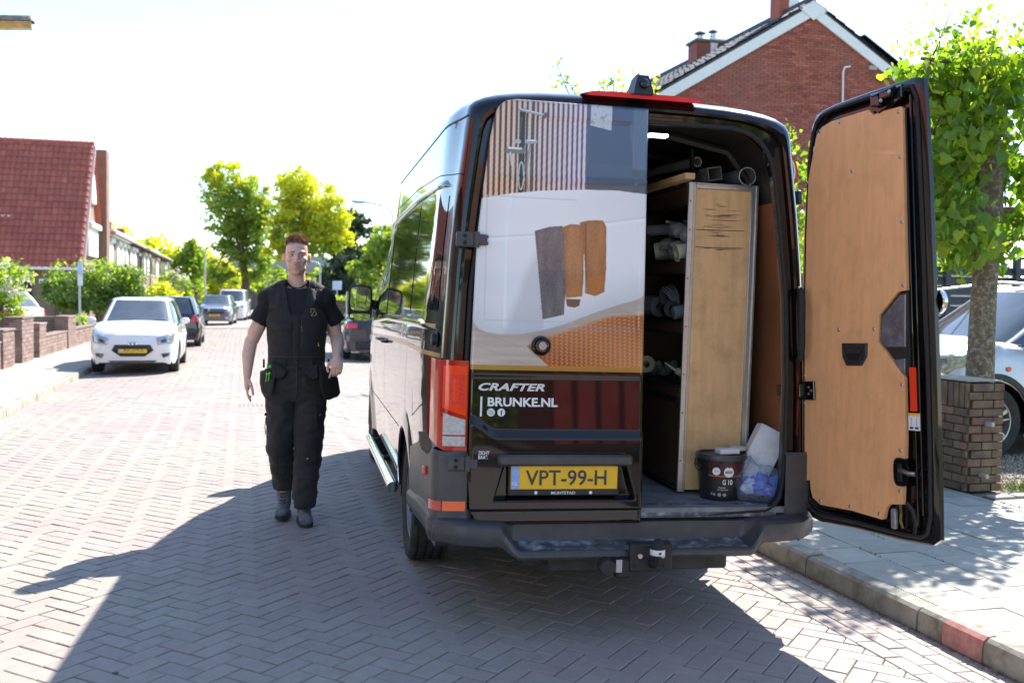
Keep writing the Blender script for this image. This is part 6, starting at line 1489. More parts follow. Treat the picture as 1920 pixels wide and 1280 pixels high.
M_leafyellow = leafmat('yellow_green_leaves', [(.58, .62, .06), (.70, .68, .07), (.44, .54, .06), (.80, .74, .09)], .68, .5, (1.1, 1.1, .35))
M_leafgreen = leafmat('locust_leaves', [(.24, .36, .08), (.32, .44, .09), (.17, .27, .06), (.42, .48, .10)], .62, .5)
M_leafmid = leafmat('weeping_leaves', [(.11, .20, .05), (.16, .26, .06), (.07, .14, .035), (.24, .32, .07)], .45, .5)
M_leafdark = leafmat('dark_leaves', [(.06, .11, .035), (.08, .14, .04), (.04, .08, .03), (.10, .16, .05)], .35, .5)
M_leafblue = leafmat('conifer_needles', [(.045, .08, .05), (.06, .10, .06), (.035, .065, .045)], .3, .6)
M_leafwhite = leafmat('white_blossom', [(.75, .72, .60), (.62, .62, .42), (.8, .78, .7)], .4, .6, (1, 1, .9))
M_bark = mat('bark', (.13, .10, .07), .9, var=.4, scale=9, bump=.01, bscale=25)
def trunk(pts, rad, parent, name='trunk', m=None, seg=10): return MB().tube(pts, rad, seg).build(name, m or M_bark, parent, smooth=60)
def tree(name, label, cat, base, tr_pts, tr_r, blobs, n, size, m, clumps=60, spread=.16, group=None, limbs=10, flat=1., shell=.55, extra=None, asp=.6):
    t = thing(name, label, cat, base, group=group)
    tk = trunk(tr_pts, tr_r, t)
    top = Vector(tr_pts[-1]); mid = Vector(tr_pts[len(tr_pts) // 2])
    for k in range(limbs):
        b = blobs[k % len(blobs)]; e = Vector((b[0], b[1], b[2])) + Vector((random.uniform(-.7, .7) * b[3], random.uniform(-.7, .7) * b[4], random.uniform(-.3, .75) * b[5])); s0 = mid.lerp(top, random.uniform(.1, 1)); mm = s0.lerp(e, .5) + Vector((0, 0, -.08 * (e - s0).length))
        MB().tube([s0, mm, e], [tr_r[-1] * .7, tr_r[-1] * .4, tr_r[-1] * .12], 6).build('branch', M_bark, t, smooth=60)
    P, Nr = clumped(blobs, n, clumps, spread, shell, flat)
    cards(P, Nr, size * (.6 + .8 * rng.random(len(P))), 'crown', m, t, asp=asp)
    if extra:
        P, Nr = clumped(extra[0], extra[1], extra[4] if len(extra) > 4 else 30, spread, .8, flat); cards(P, Nr, extra[2] * (.6 + .8 * rng.random(len(P))), 'blossom' if extra[3] is M_leafwhite else 'second_colour_leaves', extra[3], t)  # blossom, else leaves in a second colour over part of the crown
    return t
def brick_wall(parent, O, U, V, n, lu, lv, bl=.215, bh=.0665, j=.009, m=None, dep=.012, mask=None, nmax=300, name='brick', stuff='brickwork', off0=0., soldier=False, bev=True, jitter=.0015):
    """bricks on the plane O + U*u + V*v, facing n"""
    O, U, V, n = Vector(O), Vector(U), Vector(V), Vector(n); items = []
    rows = int(lv / bh + .5)
    for r_ in range(rows):
        if soldier and r_ >= rows - soldier: continue
        u = -(r_ % 2) * bl / 2 + off0
        while u < lu - .01:
            u0, u1 = max(0, u), min(lu, u + bl); v0 = r_ * bh
            if u1 - u0 > .03 and (mask is None or mask((u0 + u1) / 2, v0 + bh / 2)): items.append((u0 + j / 2, u1 - j / 2, v0 + j / 2, v0 + bh - j / 2))
            u += bl
    if soldier:
        v0 = (rows - soldier) * bh; u = 0
        while u < lu - .02: items.append((u + j / 2, min(lu, u + bh) - j / 2, v0 + j / 2, rows * bh)); u += bh
    def d_(it):
        p = O + U * ((it[0] + it[1]) / 2) + V * ((it[2] + it[3]) / 2); z = inview(p, 0); return z if z else 900 + (p - Vector((0, 0, 1.6))).length
    items.sort(key=d_); M3 = Matrix((U, V, n)).transposed().to_4x4(); rest = MB(); cache = {}
    for k, (u0, u1, v0, v1) in enumerate(items):
        w_, h_ = u1 - u0, v1 - v0; c = O + U * ((u0 + u1) / 2) + V * ((v0 + v1) / 2); dz = random.uniform(-jitter, jitter)
        if k < nmax and d_(items[k]) < 900:
            key = (round(w_, 3), round(h_, 3))
            if key not in cache:
                q = MB(); q.box((0, 0, 0), (w_, h_, dep * 2), bev=.003 if bev else 0); cache[key] = q.mesh(name, m, smooth=0)
            o = link(name, cache[key], parent, M=(parent.matrix_world.inverted() if parent else Matrix()) @ Matrix.Translation(c + n * dz) @ M3 @ Matrix.Rotation(random.gauss(0, .003), 4, 'Z'))
        else:
            rest.rv = random.random() + .001; rest.box((0, 0, 0), (w_, h_, dep * 2), M=Matrix.Translation(c + n * dz) @ M3)
    if rest.v:
        o = rest.build(stuff, m, None, smooth=0, fix=False, kind='stuff')
        if parent: o.parent = parent; o.matrix_parent_inverse = parent.matrix_world.inverted()
M_mortar = mat('mortar', (.30, .27, .23), .95, var=.15, scale=20, bump=.004)
M_mortardark = mat('dark_mortar', (.17, .14, .10), .95, var=.3, scale=20, bump=.004, dirt=(.09, .10, .04), dirt_scale=6, dirt_amt=.5)
M_brickold = mat('old_brown_brick', (.16, .09, .06), .85, var=.28, scale=18, bump=.002, bscale=70, rnd=.22, rnd_cols=[(.15, .085, .06), (.12, .08, .058), (.19, .10, .07), (.10, .07, .05), (.17, .10, .065)], dirt=(.20, .18, .085), dirt_scale=6, dirt_amt=.85)
M_brickred = mat('red_brick', (.36, .10, .065), .85, var=.12, scale=10, rnd=.2, tint=((.30, .12, .09), .5, .5), rnd_cols=[(.37, .10, .066), (.31, .08, .055), (.42, .125, .08), (.34, .11, .078), (.27, .075, .055)])
M_brickpale = mat('pale_brown_brick', (.26, .18, .13), .85, var=.12, scale=10, rnd=.2, rnd_cols=[(.26, .18, .13), (.22, .155, .115), (.30, .21, .15)])
M_brickgarden = mat('garden_brick', (.23, .15, .125), .85, var=.12, scale=10, rnd=.2, rnd_cols=[(.22, .14, .12), (.26, .18, .15), (.19, .12, .10)])
M_whitepaint = mat('white_paint', (.80, .80, .78), .5, var=.04)
# ------------------------------------------------------------------ right garden wall
gw = thing('garden_wall', 'low weathered brown brick garden wall with mossy joints beside the pavement', 'brick wall', (5.70, 9, pz))
MB(Matrix.Translation((-5.70, -9, -pz))).box((5.70, 9.3, pz + .43), (.30, 5.40, .86)).build('wall_core', M_mortardark, gw)
bpy.context.view_layer.update()
gw.matrix_world = Matrix.Translation((5.70, 9, pz)); bpy.context.view_layer.update()
brick_wall(gw, (5.543, 12.0, pz), (0, -1, 0), (0, 0, 1), (-1, 0, 0), 5.42, .885, m=M_brickold, soldier=3, nmax=110, jitter=.004)
brick_wall(gw, (5.535, 6.578, pz), (1, 0, 0), (0, 0, 1), (0, -1, 0), .335, .885, m=M_brickold, bl=.2, nmax=60, off0=.03, jitter=.003)
MB(Matrix.Translation((-5.70, -9, -pz))).box((5.705, 9.3, pz + .88), (.33, 5.42, .012), bev=.004).build('mortar_cap', mat('cap_mortar', (.42, .36, .28), .9, var=.3, scale=15), gw)
for (x, z) in ((5.70, .66), (5.66, .25)): MB(Matrix.Translation((-5.70, -9, -pz))).tube([(x, 6.565, z), (x + .01, 6.50, z)], .020, 8).build('pipe_stub', M_paper, gw)
# garden ground behind the wall, gravel, edging
gg = structure(MB().add([(5.52, 6.35, .10), (40, 6.35, .10), (40, 60, .22), (5.52, 60, .22)], [(0, 1, 2, 3)]).build('garden_ground', M_soil, smooth=0))
M_gravel = mat('pale_gravel', (.42, .37, .30), .85, var=.3, scale=60, rnd=.3, rnd_cols=[(.50, .44, .36), (.34, .30, .25), (.44, .34, .24), (.60, .56, .48)])
q = MB()
for _ in range(3500):
    x, y = random.uniform(5.9, 7.6), random.uniform(6.42, 8.2); s_ = random.uniform(.006, .014); q.rv = random.random() + .001
    q.add([(x - s_, y, .105), (x, y - s_, .105), (x + s_, y, .105), (x, y + s_, .105), (x, y, .105 + s_ * random.uniform(.6, 1.1))], [(0, 1, 4), (1, 2, 4), (2, 3, 4), (3, 0, 4)])
tag(q.build('gravel', M_gravel, smooth=0, fix=False, kind='stuff'), 'pale gravel spread beside the garden wall under the tree', 'gravel')
ed = structure(MB().box((7.0, 6.34, .09), (2.9, .13, .05)).build('edging', M_joint))
for k in range(14): link('edging_brick', MB().box((0, 0, 0), (.19, .10, .06), bev=.006).mesh('edging_brick', M_tile, 0), ed, loc=(5.66 + k * .205, 6.34 + random.uniform(-.006, .006), .103 + random.uniform(-.004, .004)), rot=(0, 0, random.gauss(0, .02)))
pv2 = structure(MB().add([(5.52, -6, pz - .014), (9, -6, pz - .014), (9, 6.3, pz - .014), (5.52, 6.3, pz - .014)], [(0, 1, 2, 3)]).build('driveway', M_joint, smooth=0))
tp = []
x = 5.53; row = 0
while x < 7.4:
    y = 4.2 + (row % 2) * TS / 2
    while y < 6.2: tp.append(rect(x, x + TS, y, min(y + TS, 6.27))); y += TS
    x += TS; row += 1
lay(pv2, tp, lambda x: pz, M_tile, 'paving_tile', 'paving_tiles', 120, .003, 14)
wf = MB()
for _ in range(900):
    x, y = random.gauss(6.3, .18), random.gauss(6.62, .10); h = random.uniform(.02, .07); a = random.uniform(0, 6.3); wf.rv = random.random() + .001
    wf.add([(x - .004 * math.cos(a), y - .004 * math.sin(a), .10), (x + .004 * math.cos(a), y + .004 * math.sin(a), .10), (x + random.gauss(0, .02), y + random.gauss(0, .02), .10 + h)], [(0, 1, 2)])
tag(wf.build('weeds', M_moss, smooth=0, fix=False, kind='stuff'), 'patch of bright weeds in the gravel by the wall end', 'weeds')
# ------------------------------------------------------------------ pleached lime tree
M_limebark = mat('lichen_bark', (.15, .115, .07), .9, var=.35, scale=14, bump=.006, bscale=40, dirt=(.42, .42, .36), dirt_scale=26, dirt_amt=.85)
lime = thing('lime_tree', 'pleached lime tree with lichen spotted trunk behind the garden wall', 'tree', (6.40, 7.45, .12))
TK = [(-.02, 0, -.05), (-.02, 0, .5), (-.01, 0, 1.0), (.0, 0, 1.6), (.03, 0, 2.2), (.045, 0, 2.8), (.05, 0, 3.3), (.04, 0, 3.75)]
q = MB(); q.tube(TK, [.135, .125, .118, .108, .110, .095, .085, .04], 20); q.v = [tuple(Vector(v) + Vector((v[0], v[1], 0)).normalized() * .012 * mnoise.noise(Vector(v) * 7)) for v in q.v]; q.build('trunk', M_limebark, lime, smooth=70)
for z, L in ((2.05, .75), (2.30, .8), (2.95, .85), (3.25, .8), (3.55, .7)):
    for s in (-1, 1):
        P = [(.03, 0, z - .05), (s * .2, random.uniform(-.05, .05), z + .02), (s * L * .6, random.uniform(-.08, .08), z + .03), (s * L, random.uniform(-.1, .1), z + .06)]; MB().tube([(p_[0] * (.6 if s > 0 else 1), p_[1], p_[2]) for p_ in P], [.05, .035, .028, .014], 8).build('branch', M_limebark, lime, smooth=60)
        for _ in range(3): k = random.uniform(.3, 1); MB().tube([(s * L * k * (.6 if s > 0 else 1), 0, z), (s * L * k * (.6 if s > 0 else 1) + random.uniform(-.1, .1), random.uniform(-.25, .25), z + random.uniform(.15, .4))], [.008, .003], 5).build('twig', M_bark, lime)
# leaves: heart shape, folded along the midrib
def leafmesh(k):
    sh = [(0, -.06), (.30, -.16), (.50, .10), (.44, .42), (.22, .74), (0, 1.08)]
    v = [(0, 0, 0), (0, .35, -.02), (0, .7, -.05), (0, 1.08, -.16)]; c = .10 + .12 * k
    R_ = [(x, y, c * x * 2 - .10 * y * y) for x, y in sh[1:-1]]; Lf = [(-x, y, z) for x, y, z in R_]
    vs = v + R_ + Lf
    fs = [(0, 4, 5, 1), (1, 5, 6, 2), (2, 6, 7, 3), (0, 1, 9, 8), (1, 2, 10, 9), (2, 3, 11, 10)]
    me = bpy.data.meshes.new('leaf'); me.from_pydata(vs, [], fs); me.materials.append(M_leaflime); me.polygons.foreach_set('use_smooth', [True] * 6); me.update(); return me
M_leaflime = leafmat('lime_leaves', [(.17, .31, .05), (.27, .42, .06), (.10, .20, .04), (.42, .48, .06), (.20, .33, .05), (.12, .23, .05)], .62, .32, (1.15, 1.2, .3))
LM = [leafmesh(k) for k in (0, .5, 1)]
def lime_leaves(parent, origin, n, nobj, X, Y, Zr, s0=.055, top_yellow=True, holes=True, seed=1):
    r_ = random.Random(seed); base = [([tuple(v.co) for v in m_.vertices], [tuple(p.vertices) for p in m_.polygons]) for m_ in LM]; items = []
    cl = [(r_.uniform(*X), r_.uniform(*Y), r_.uniform(*Zr)) for _ in range(int(n / 16))]
    while len(items) < n:
        c = r_.choice(cl); p = Vector((c[0] + r_.gauss(0, .11), c[1] + r_.gauss(0, .10), c[2] + r_.gauss(0, .10)))
        if holes and abs(p.x + .22) < .14 and abs(p.z - 2.55) < .26: continue
        if holes and abs(p.x) < .13 and p.y < .0 and p.z < 3.1: continue
        if p.z > Zr[1] + .12 + .1 * math.sin(p.x * 9): continue
        items.append(p)
    items = [(p, (p + Vector(origin) - Vector((0, 0, CAM_H))).length if inview(p + Vector(origin), 0) else 99) for p in items]; items.sort(key=lambda t: t[1])
    rest = MB()
    for k, (p, d) in enumerate(items):
        s_ = s0 * r_.uniform(.7, 1.5) * (.65 if p.z > Zr[1] - .15 else 1); k3 = r_.randrange(3)
        E_ = Euler((r_.gauss(math.pi * .62, .45), r_.gauss(0, .5), r_.uniform(0, 2 * math.pi))); M = Matrix.Translation(p) @ E_.to_matrix().to_4x4() @ Matrix.Scale(s_, 4) @ Matrix.Rotation(math.pi, 4, 'Z')
        if k < nobj and d < 90: link('leaf', LM[k3], parent, M=M)
        else: rest.rv = r_.random() + .001; rest.add(base[k3][0], base[k3][1], M)
    rest.build('crown', M_leaflime, parent, smooth=180, fix=False, kind='stuff')
lime_leaves(lime, (6.40, 7.45, .12), 3500, 290, (-.76, .48), (-.50, .50), (1.95, 3.78), .076, seed=3)
P = np.stack([rng.uniform(-.75, .5, 700), rng.uniform(-.5, .5, 700), 3.78 + .12 * np.sin(np.linspace(0, 60, 700)) + rng.normal(0, .07, 700)], 1)
cards(P, rng.normal(size=(700, 3)), .016 + .012 * rng.random(700), 'blossom', M_leafyellow, lime)
# shoots in front of the frame
lime2 = thing('lime_tree', 'second pleached lime behind the van, only its top and edge showing', 'tree', (6.5, 12.4, .12))
trunk([(0, 0, -.05), (0, 0, 2), (0, 0, 3.6)], [.12, .10, .05], lime2, m=M_limebark)
for s in (-1, 1): MB().tube([(0, 0, 2.6), (s * .4, 0, 2.65), (s * .9, 0, 2.7)], [.05, .035, .015], 8).build('branch', M_limebark, lime2)
lime_leaves(lime2, (6.5, 12.4, .12), 3000, 40, (-.9, 1.0), (-.5, .5), (2.0, 3.95), .06, holes=False, seed=8)
tw = thing('young_tree', 'sparse young tree with thin leafy twigs rising above the van roof', 'tree', (7.5, 20, .15))
trunk([(0, 0, 0), (0, 0, 3), (-.2, 0, 5.2)], [.09, .07, .03], tw)
for (x, z) in ((-1.15, 6.35), (-.9, 6.0), (-.1, 6.15), (.15, 6.3), (.4, 6.25), (.7, 6.1), (.95, 6.1)):
    MB().tube([(-.1, 0, 4.6), (x * .7, 0, 5.6), (x, 0, z)], [.03, .018, .006], 6).build('branch', M_bark, tw)
    P = np.array([x, 0, z - .25]) + rng.normal(size=(26, 3)) * np.array([.12, .2, .17]); cards(P, rng.normal(size=(26, 3)), .045 + .045 * rng.random(26), 'leaf_cluster', M_leafbright if x < .3 else M_leafyellow, tw)
P, Nr = clumped([(.1, 0, 4.9, 1.2, .8, .6)], 1200, 30, .2); cards(P, Nr, .06 + .04 * rng.random(len(P)), 'crown', M_leafbright, tw)
# ------------------------------------------------------------------ fence behind the silver car
M_fence = mat('anthracite_fence', (.045, .052, .062), .6, var=.15, scale=12)
fe = thing('slat_fence', 'dark anthracite horizontal slat fence behind the silver car', 'fence', (11.3, 12.6, .2))
for k in range(5): MB().box((-2.4 + k * 1.25, .0, 1.06), (.09, .09, 2.12), bev=.004).build('post', M_fence, fe)
for k in range(13):
    q = MB(Matrix.Translation((0, .0, .13 + k * .148)) @ Matrix.Rotation(R(-22), 4, 'X')); q.box((0, .02, 0), (5.0, .022, .125), bev=.004); q.build('slat', M_fence, fe)
MB().box((0, 0, 2.10), (5.1, .10, .04), bev=.004).build('top_rail', M_fence, fe)
sh = thing('shrub', 'sunlit green shrub growing above the slat fence', 'shrub', (11.0, 15.5, .2))
trunk([(0, 0, 0), (0, 0, 1.8)], [.06, .03], sh, 'stem'); P, Nr = clumped([(-.3, 0, 2.3, 1.8, .7, .55), (1.6, 0, 2.1, 1.2, .6, .5)], 3800, 40, .2); cards(P, Nr, .045 + .03 * rng.random(len(P)), 'foliage', M_leafbright, sh)
pr = thing('parasol', 'folded white garden parasol top rising behind the slat fence', 'parasol', (11.02, 14.6, .2))
MB().lathe([(.0, 2.62), (.02, 2.60), (.03, 2.42), (.10, 2.35), (.42, 2.28), (.42, 2.25), (.05, 2.27)], 16).build('canopy', M_whitepaint, pr); MB().tube([(0, 0, 0), (0, 0, 2.6)], .02, 8).build('pole', M_steel, pr)
# ------------------------------------------------------------------ red brick gable house (right)
gh = thing('brick_house', 'red brick gable house with dark tiled roof and white verge boards', 'house', (13.55, 22, .2)); gh.matrix_world = Matrix.Translation((13.55, 22, .2)); bpy.context.view_layer.update()
GA = 8.78; SL = .595; HX = 5.05; ez = GA - SL * HX   # apex height (world), slope, half width, eave height
def T0(m_=None): return Matrix.Translation((-13.55, -22, -.2))
q = MB(T0()); q.prism([(13.55 - HX, .2), (13.55 + HX, .2), (13.55 + HX, ez), (13.55, GA), (13.55 - HX, ez)], 22.0, 34.0, axis=1); q.build('wall', M_mortar, gh, smooth=0)
brick_wall(gh, (13.55 - HX, 21.99, 2.0), (1, 0, 0), (0, 0, 1), (0, -1, 0), 2 * HX, GA - 2.0, bl=.21, bh=.0625, j=.010, m=M_brickred, nmax=150, bev=False, jitter=.003,
           mask=lambda u, v: 2.0 + v < GA - SL * abs(u - HX) - .03 and inview((13.55 - HX + u, 22, 2 + v), .25) and u > 1.0)
M_verge = mat('verge_white', (.78, .78, .76), .5, var=.05); M_rooftile = mat('dark_roof_tile', (.055, .060, .068), .65, var=.2, scale=10, rnd=.25)
for s in (-1, 1):
    q = MB(T0()); a = math.atan(SL); L = math.hypot(HX + .25, SL * (HX + .25)); M = Matrix.Translation((13.55, 21.93, GA + .10)) @ Matrix.Rotation(s * a, 4, 'Y')
    q.box((s * L / 2, .0, -.12), (L, .05, .24), M=M); q.build('verge_board', M_verge, gh)
    # roof slope with rows of tiles
    q = MB(T0()); q.box((s * L / 2, 6.1, .03), (L, 12.2, .05), M=M); ro = q.build('roof', M_rooftile, gh)
    tm = None; nrow = int(L / .32)
    for k in range(nrow):
        for c_ in range(2 if s > 0 else 9):
            if tm is None:
                t_ = MB(); t_.grid(lambda u, v: (s * v * .36, u * .30, .03 + .035 * math.exp(-((u - .2) / .16) ** 2) + (1 - v) * .0 + v * .028), np.linspace(0, 1, 7), [0, 1]); t_.box((s * .355, .15, .022), (.01, .30, .05)); tm = t_.mesh('roof_tile', M_rooftile, 50, fix=False)
            o = link('roof_tile', tm, ro); o.matrix_world = T0() @ M @ Matrix.Translation((s * (k * .32), -.06 + c_ * .30, .045)); o.location += Vector((0, 0, 0))
    q = MB(T0() @ M); q.rv = 0
    for k in range(nrow):
        for c_ in range(2 if s > 0 else 9, 38):
            q.rv = random.random() + .001
            q.add([(s * k * .32, -.06 + c_ * .3, .085), (s * k * .32, -.06 + c_ * .3 + .15, .12), (s * k * .32, .24 + c_ * .3, .085), (s * (k * .32 + .36), .24 + c_ * .3, .115), (s * (k * .32 + .36), .09 + c_ * .3, .15), (s * (k * .32 + .36), -.06 + c_ * .3, .115)], [(0, 1, 4, 5), (1, 2, 3, 4)])
    q.build('roof_tiles', M_rooftile, ro, smooth=0, fix=False, kind='stuff')
MB(T0()).prism([(13.15, GA - .02), (13.55, GA - .28), (13.95, GA - .02), (13.55, GA + .20)], 21.885, 21.902, axis=1).build('apex_board', M_verge, gh)
MB(T0()).tube([(13.55, 21.99, GA + .20), (13.55, 34.2, GA + .27)], .13, 8).build('ridge', M_rooftile, gh)
def chimney(x, y, zb, zt, w_, d, parent, T, m=M_brickred, caps=True):
    q = MB(T); q.box((x, y, (zb + zt) / 2), (w_, d, zt - zb)); c_ = q.build('chimney', m, parent)
    MB(T).box((x, y, zt + .04), (w_ + .12, d + .12, .08), bev=.01).build('chimney_cap', M_mortardark, c_)
    MB(T).box((x + w_ * .22, y - d / 2 - .005, zb + .75), (w_ * .5, .01, .6)).build('flashing', M_whitepaint, c_)
    if caps:
        for k, dx in enumerate((-w_ * .25, w_ * .2)):
            MB(T).lathe([(.09, 0), (.09, .16 + k * .08), (.0, .16 + k * .08)], 14, M=Matrix.Translation((x + dx, y, zt + .08))).build('flue', M_steel, c_)
            MB(T).lathe([(0, .10), (.16 - k * .03, .03), (.18 - k * .03, 0), (0, .02)], 16, M=Matrix.Translation((x + dx, y, zt + .30 + k * .08))).build('cowl', M_mortardark, c_)
    return c_
chimney(13.25, 27.1, 8.2, 9.12, .93, .6, gh, T0()); chimney(13.62, 23.4, 8.4, 10.2, .55, .5, gh, T0(), caps=False)
q = MB(T0()); M = Matrix.Translation((13.55, 22.0, GA + .10)) @ Matrix.Rotation(math.atan(SL), 4, 'Y')
for k in range(2): MB(T0() @ M).box((2.45 + k * .0, .5 + k * 1.1, .28), (1.7, 1.0, .04), bev=.005).build('solar_panel', M_glassdark, gh)
MB(T0()).tube([(14.45, 21.90, 5.2), (14.42, 21.90, 7.30), (14.46, 21.90, 7.42), (14.62, 21.90, 7.46)], .022, 8).build('vent_pipe', M_whitepaint, gh)
MB(T0()).box((15.30, 21.95, 7.48), (.22, .06, .10)).build('corbel', M_paper, gh)
# red round sign between van and door
rs = thing('road_sign', 'round red road sign partly hidden between the van and its open door', 'road sign', (5.30, 9.2, pz))
MB().tube([(0, .03, 0), (0, .03, 3.05)], .03, 12).build('post', M_steel, rs)
for r0, r1, m_, nm in ((0, .25, mat('sign_red', (.62, .03, .025), .4), 'sign_face'),):
    fo = MB().lathe([(0, .0), (r1, .0), (r1, .012), (0, .012)], 40, M=Matrix.Translation((0, 0, 2.82)) @ Matrix.Rotation(R(90), 4, 'X')).build(nm, m_, rs, smooth=30)
MB().lathe([(.205, .0135), (.222, .0135)], 40, M=Matrix.Translation((0, 0, 2.82)) @ Matrix.Rotation(R(90), 4, 'X')).build('white_ring', M_whitepaint, fo, fix=False)
MB().box((0, -.0145, 2.82), (.30, .002, .06)).build('white_bar', M_whitepaint, fo)
# ------------------------------------------------------------------ parked cars
def carpaint(name, col, rough=.25, metal=0.): return mat(name, col, rough, metal=metal, var=.02, coat=1.)
M_cwhite = carpaint('white_car_paint', (.80, .80, .79)); M_cblack = carpaint('dark_blue_car_paint', (.018, .020, .028)); M_csilver = carpaint('silver_car_paint', (.50, .51, .53), .3, .35); M_cgrey = carpaint('grey_car_paint', (.10, .115, .14), .3, .3)
M_cglass = mat('car_glass', (.085, .10, .11), .04, var=.2, scale=4, coat=.6)
M_hlamp = mat('headlight_glass', (.42, .42, .42), .08, metal=.5, var=.5, scale=30, coat=1.)
M_hlampdark = mat('headlight_bezel', (.05, .05, .055), .15, var=.5, scale=20, coat=1.)
def car(name, label, M, paint, L=4.0, W=1.68, H=1.48, wb=2.55, fo=.78, hood=.98, ws0=.95, ws1=1.75, rw0=.55, rw1=.12, belt=.93, rw=.31, front=None, rear=None, details='front', roof_in=.19, lowdark=False, roofm=None, plate=None, nsp=5, wheels=(1, 1, 1, 1), hoodfront=.78, tail='vertical', group=None):
    """y forward; origin on the ground at the middle of the rear end"""
    t = thing(name, label, 'car', group=group); t.matrix_world = M
    yr_, yf = L - fo - wb, L - fo
    arch = [(yr_, rw + .02, rw + .055), (yf, rw + .02, rw + .055)]
    def zb(y):
        z = .20
        for yc, zc, r_ in arch:
            if abs(y - yc) < r_: z = max(z, zc + math.sqrt(max(0, r_ * r_ - (y - yc) ** 2)) - .02)
        return z
    yws0 = L - ws0; yws1 = L - ws1
    def top(y): return float(np.interp(y, [0, .04, .15, .35, yws0 - .02, yws0 + .05, L - .45, L - .2, L - .06, L], [belt - .12, belt - .02, belt + .01, belt + .02, belt + .02, hood + .0, hoodfront + .11, hoodfront + .04, hoodfront - .06, hoodfront - .22]))
    def wd(y): 
        a = 1 - .10 * max(0, 1 - y / .5) ** 2 - .17 * max(0, 1 - (L - y) / .75) ** 2.2; return W / 2 * a
    def prof(y, z):
        tz = top(y); w_ = wd(y); f = np.interp((z - .2) / max(.1, tz - .2), [-.1, .0, .15, .45, .62, .85, .95, 1], [.90, .94, .985, 1.0, .99, .95, .91, .80]); return w_ * float(f)
    def ring_(y, sy=None):
        z0, tz = zb(y), top(y); zs = [z0 + (tz - z0) * f for f in (0, .06, .15, .3, .45, .58, .66, .8, .9, .96, 1.0)]
        half = [(prof(y, z), z) for z in zs] + [(prof(y, tz) * .8, tz + .012), (prof(y, tz) * .4, tz + .028), (0, tz + .032)]
        return [(-x, y if sy is None else sy, z) for x, z in half] + [(x, y if sy is None else sy, z) for x, z in half[::-1][1:]]
    ys = [0, .015, .05, .10, .18, .3, .45]
    for yc, zc, r_ in arch: ys += [yc - r_, yc - r_ + 1e-3] + [yc + r_ * math.sin(R(a)) for a in range(-75, 76, 15)] + [yc + r_ - 1e-3, yc + r_]
    ys += list(np.arange(.6, L - .5, .2)) + [yws0 - .02, yws0 + .05, L - .45, L - .3, L - .2, L - .12, L - .06, L - .025, L]
    ys = sorted(set(round(float(y), 4) for y in ys)); q = MB(); rg = []
    for y in ys:
        r_ = ring_(y)
        # round the ends in plan and section
        if y < .02: r_ = [(x * .93, y + .0, .36 + (z - .36) * .94) for x, _, z in r_]
        if y > L - .02: r_ = [(x * .90, y, .45 + (z - .45) * .86) for x, _, z in r_]
        # plan curvature at nose
        rg.append([(x, yy - (.16 * (abs(x) / (W / 2)) ** 2.4 if y > L - .5 else 0) * ((y - L + .5) / .5 if y > L - .5 else 0) + (.07 * (abs(x) / (W / 2)) ** 3 * (1 - y / .4) if y < .4 else 0) + (.05 * max(0, z - .5) * (1 - y / .3) if y < .3 else 0), z) for x, yy, z in r_])
    q.loft(rg, closed=False); q.add(rg[0], [tuple(range(len(rg[0])))]); q.add(rg[-1], [tuple(range(len(rg[0])))]); body = q.build('body', paint, t, smooth=32)
    # greenhouse
    def plan(f, grow=0.):
        z = belt - .01 + (H - belt) * f; g_ = f if f < .93 else .93 + (f - .93) * 2.2
        y0 = rw1 + (rw0 - rw1) * g_ ** 1.2 if tail == 'vertical' else rw1 + (rw0 - rw1) * g_; y1 = yws0 + (yws1 - yws0) * g_ ** .92; hwid = W / 2 * .93 - roof_in * g_ ** 1.15
        if f > .93: sh_ = (f - .93) / .07; hwid -= .10 * sh_ ** 2
        if f > .93: y0 += .12 * sh_; y1 -= .12 * sh_
        out = []
        for k in range(40):
            a = 2 * math.pi * k / 40; cx_ = math.copysign(abs(math.cos(a)) ** .38, math.cos(a)); sy_ = math.copysign(abs(math.sin(a)) ** .38, math.sin(a))
            bow = .10 * (1 - cx_ * cx_) * (1 if sy_ > 0 else 0) - .04 * (1 - cx_ * cx_) * (1 if sy_ < 0 else 0)
            out.append((cx_ * (hwid + grow), (y0 + y1) / 2 + sy_ * ((y1 - y0) / 2 + grow) + bow * (abs(sy_) > .95), z))
        return out
    q = MB(); q.loft([plan(f) for f in (0, .15, .3, .45, .6, .75, .86, .90)]); q.build('windows', M_cglass, t, smooth=50)
    q = MB(); q.loft([plan(f, .004) for f in (.885, .93, .96, .98, .992, 1.0)], caps=False); q.add(plan(1.0, .004), [tuple(range(40))]); q.build('roof', roofm or paint, t, smooth=50)
    def pil(k0, wdt, f0=0., f1=.9, nm='pillar', m=None):
        P = [Vector(plan(f, .004)[k0 % 40]) for f in np.linspace(f0, f1, 8)]; MB().tube(P, wdt, 8, flat=.5).build(nm, m or paint, t, smooth=60)
    for k0 in (6, 14): pil(k0, .038)            # A pillars
    for k0 in (26, 34): pil(k0, .075)           # C pillars
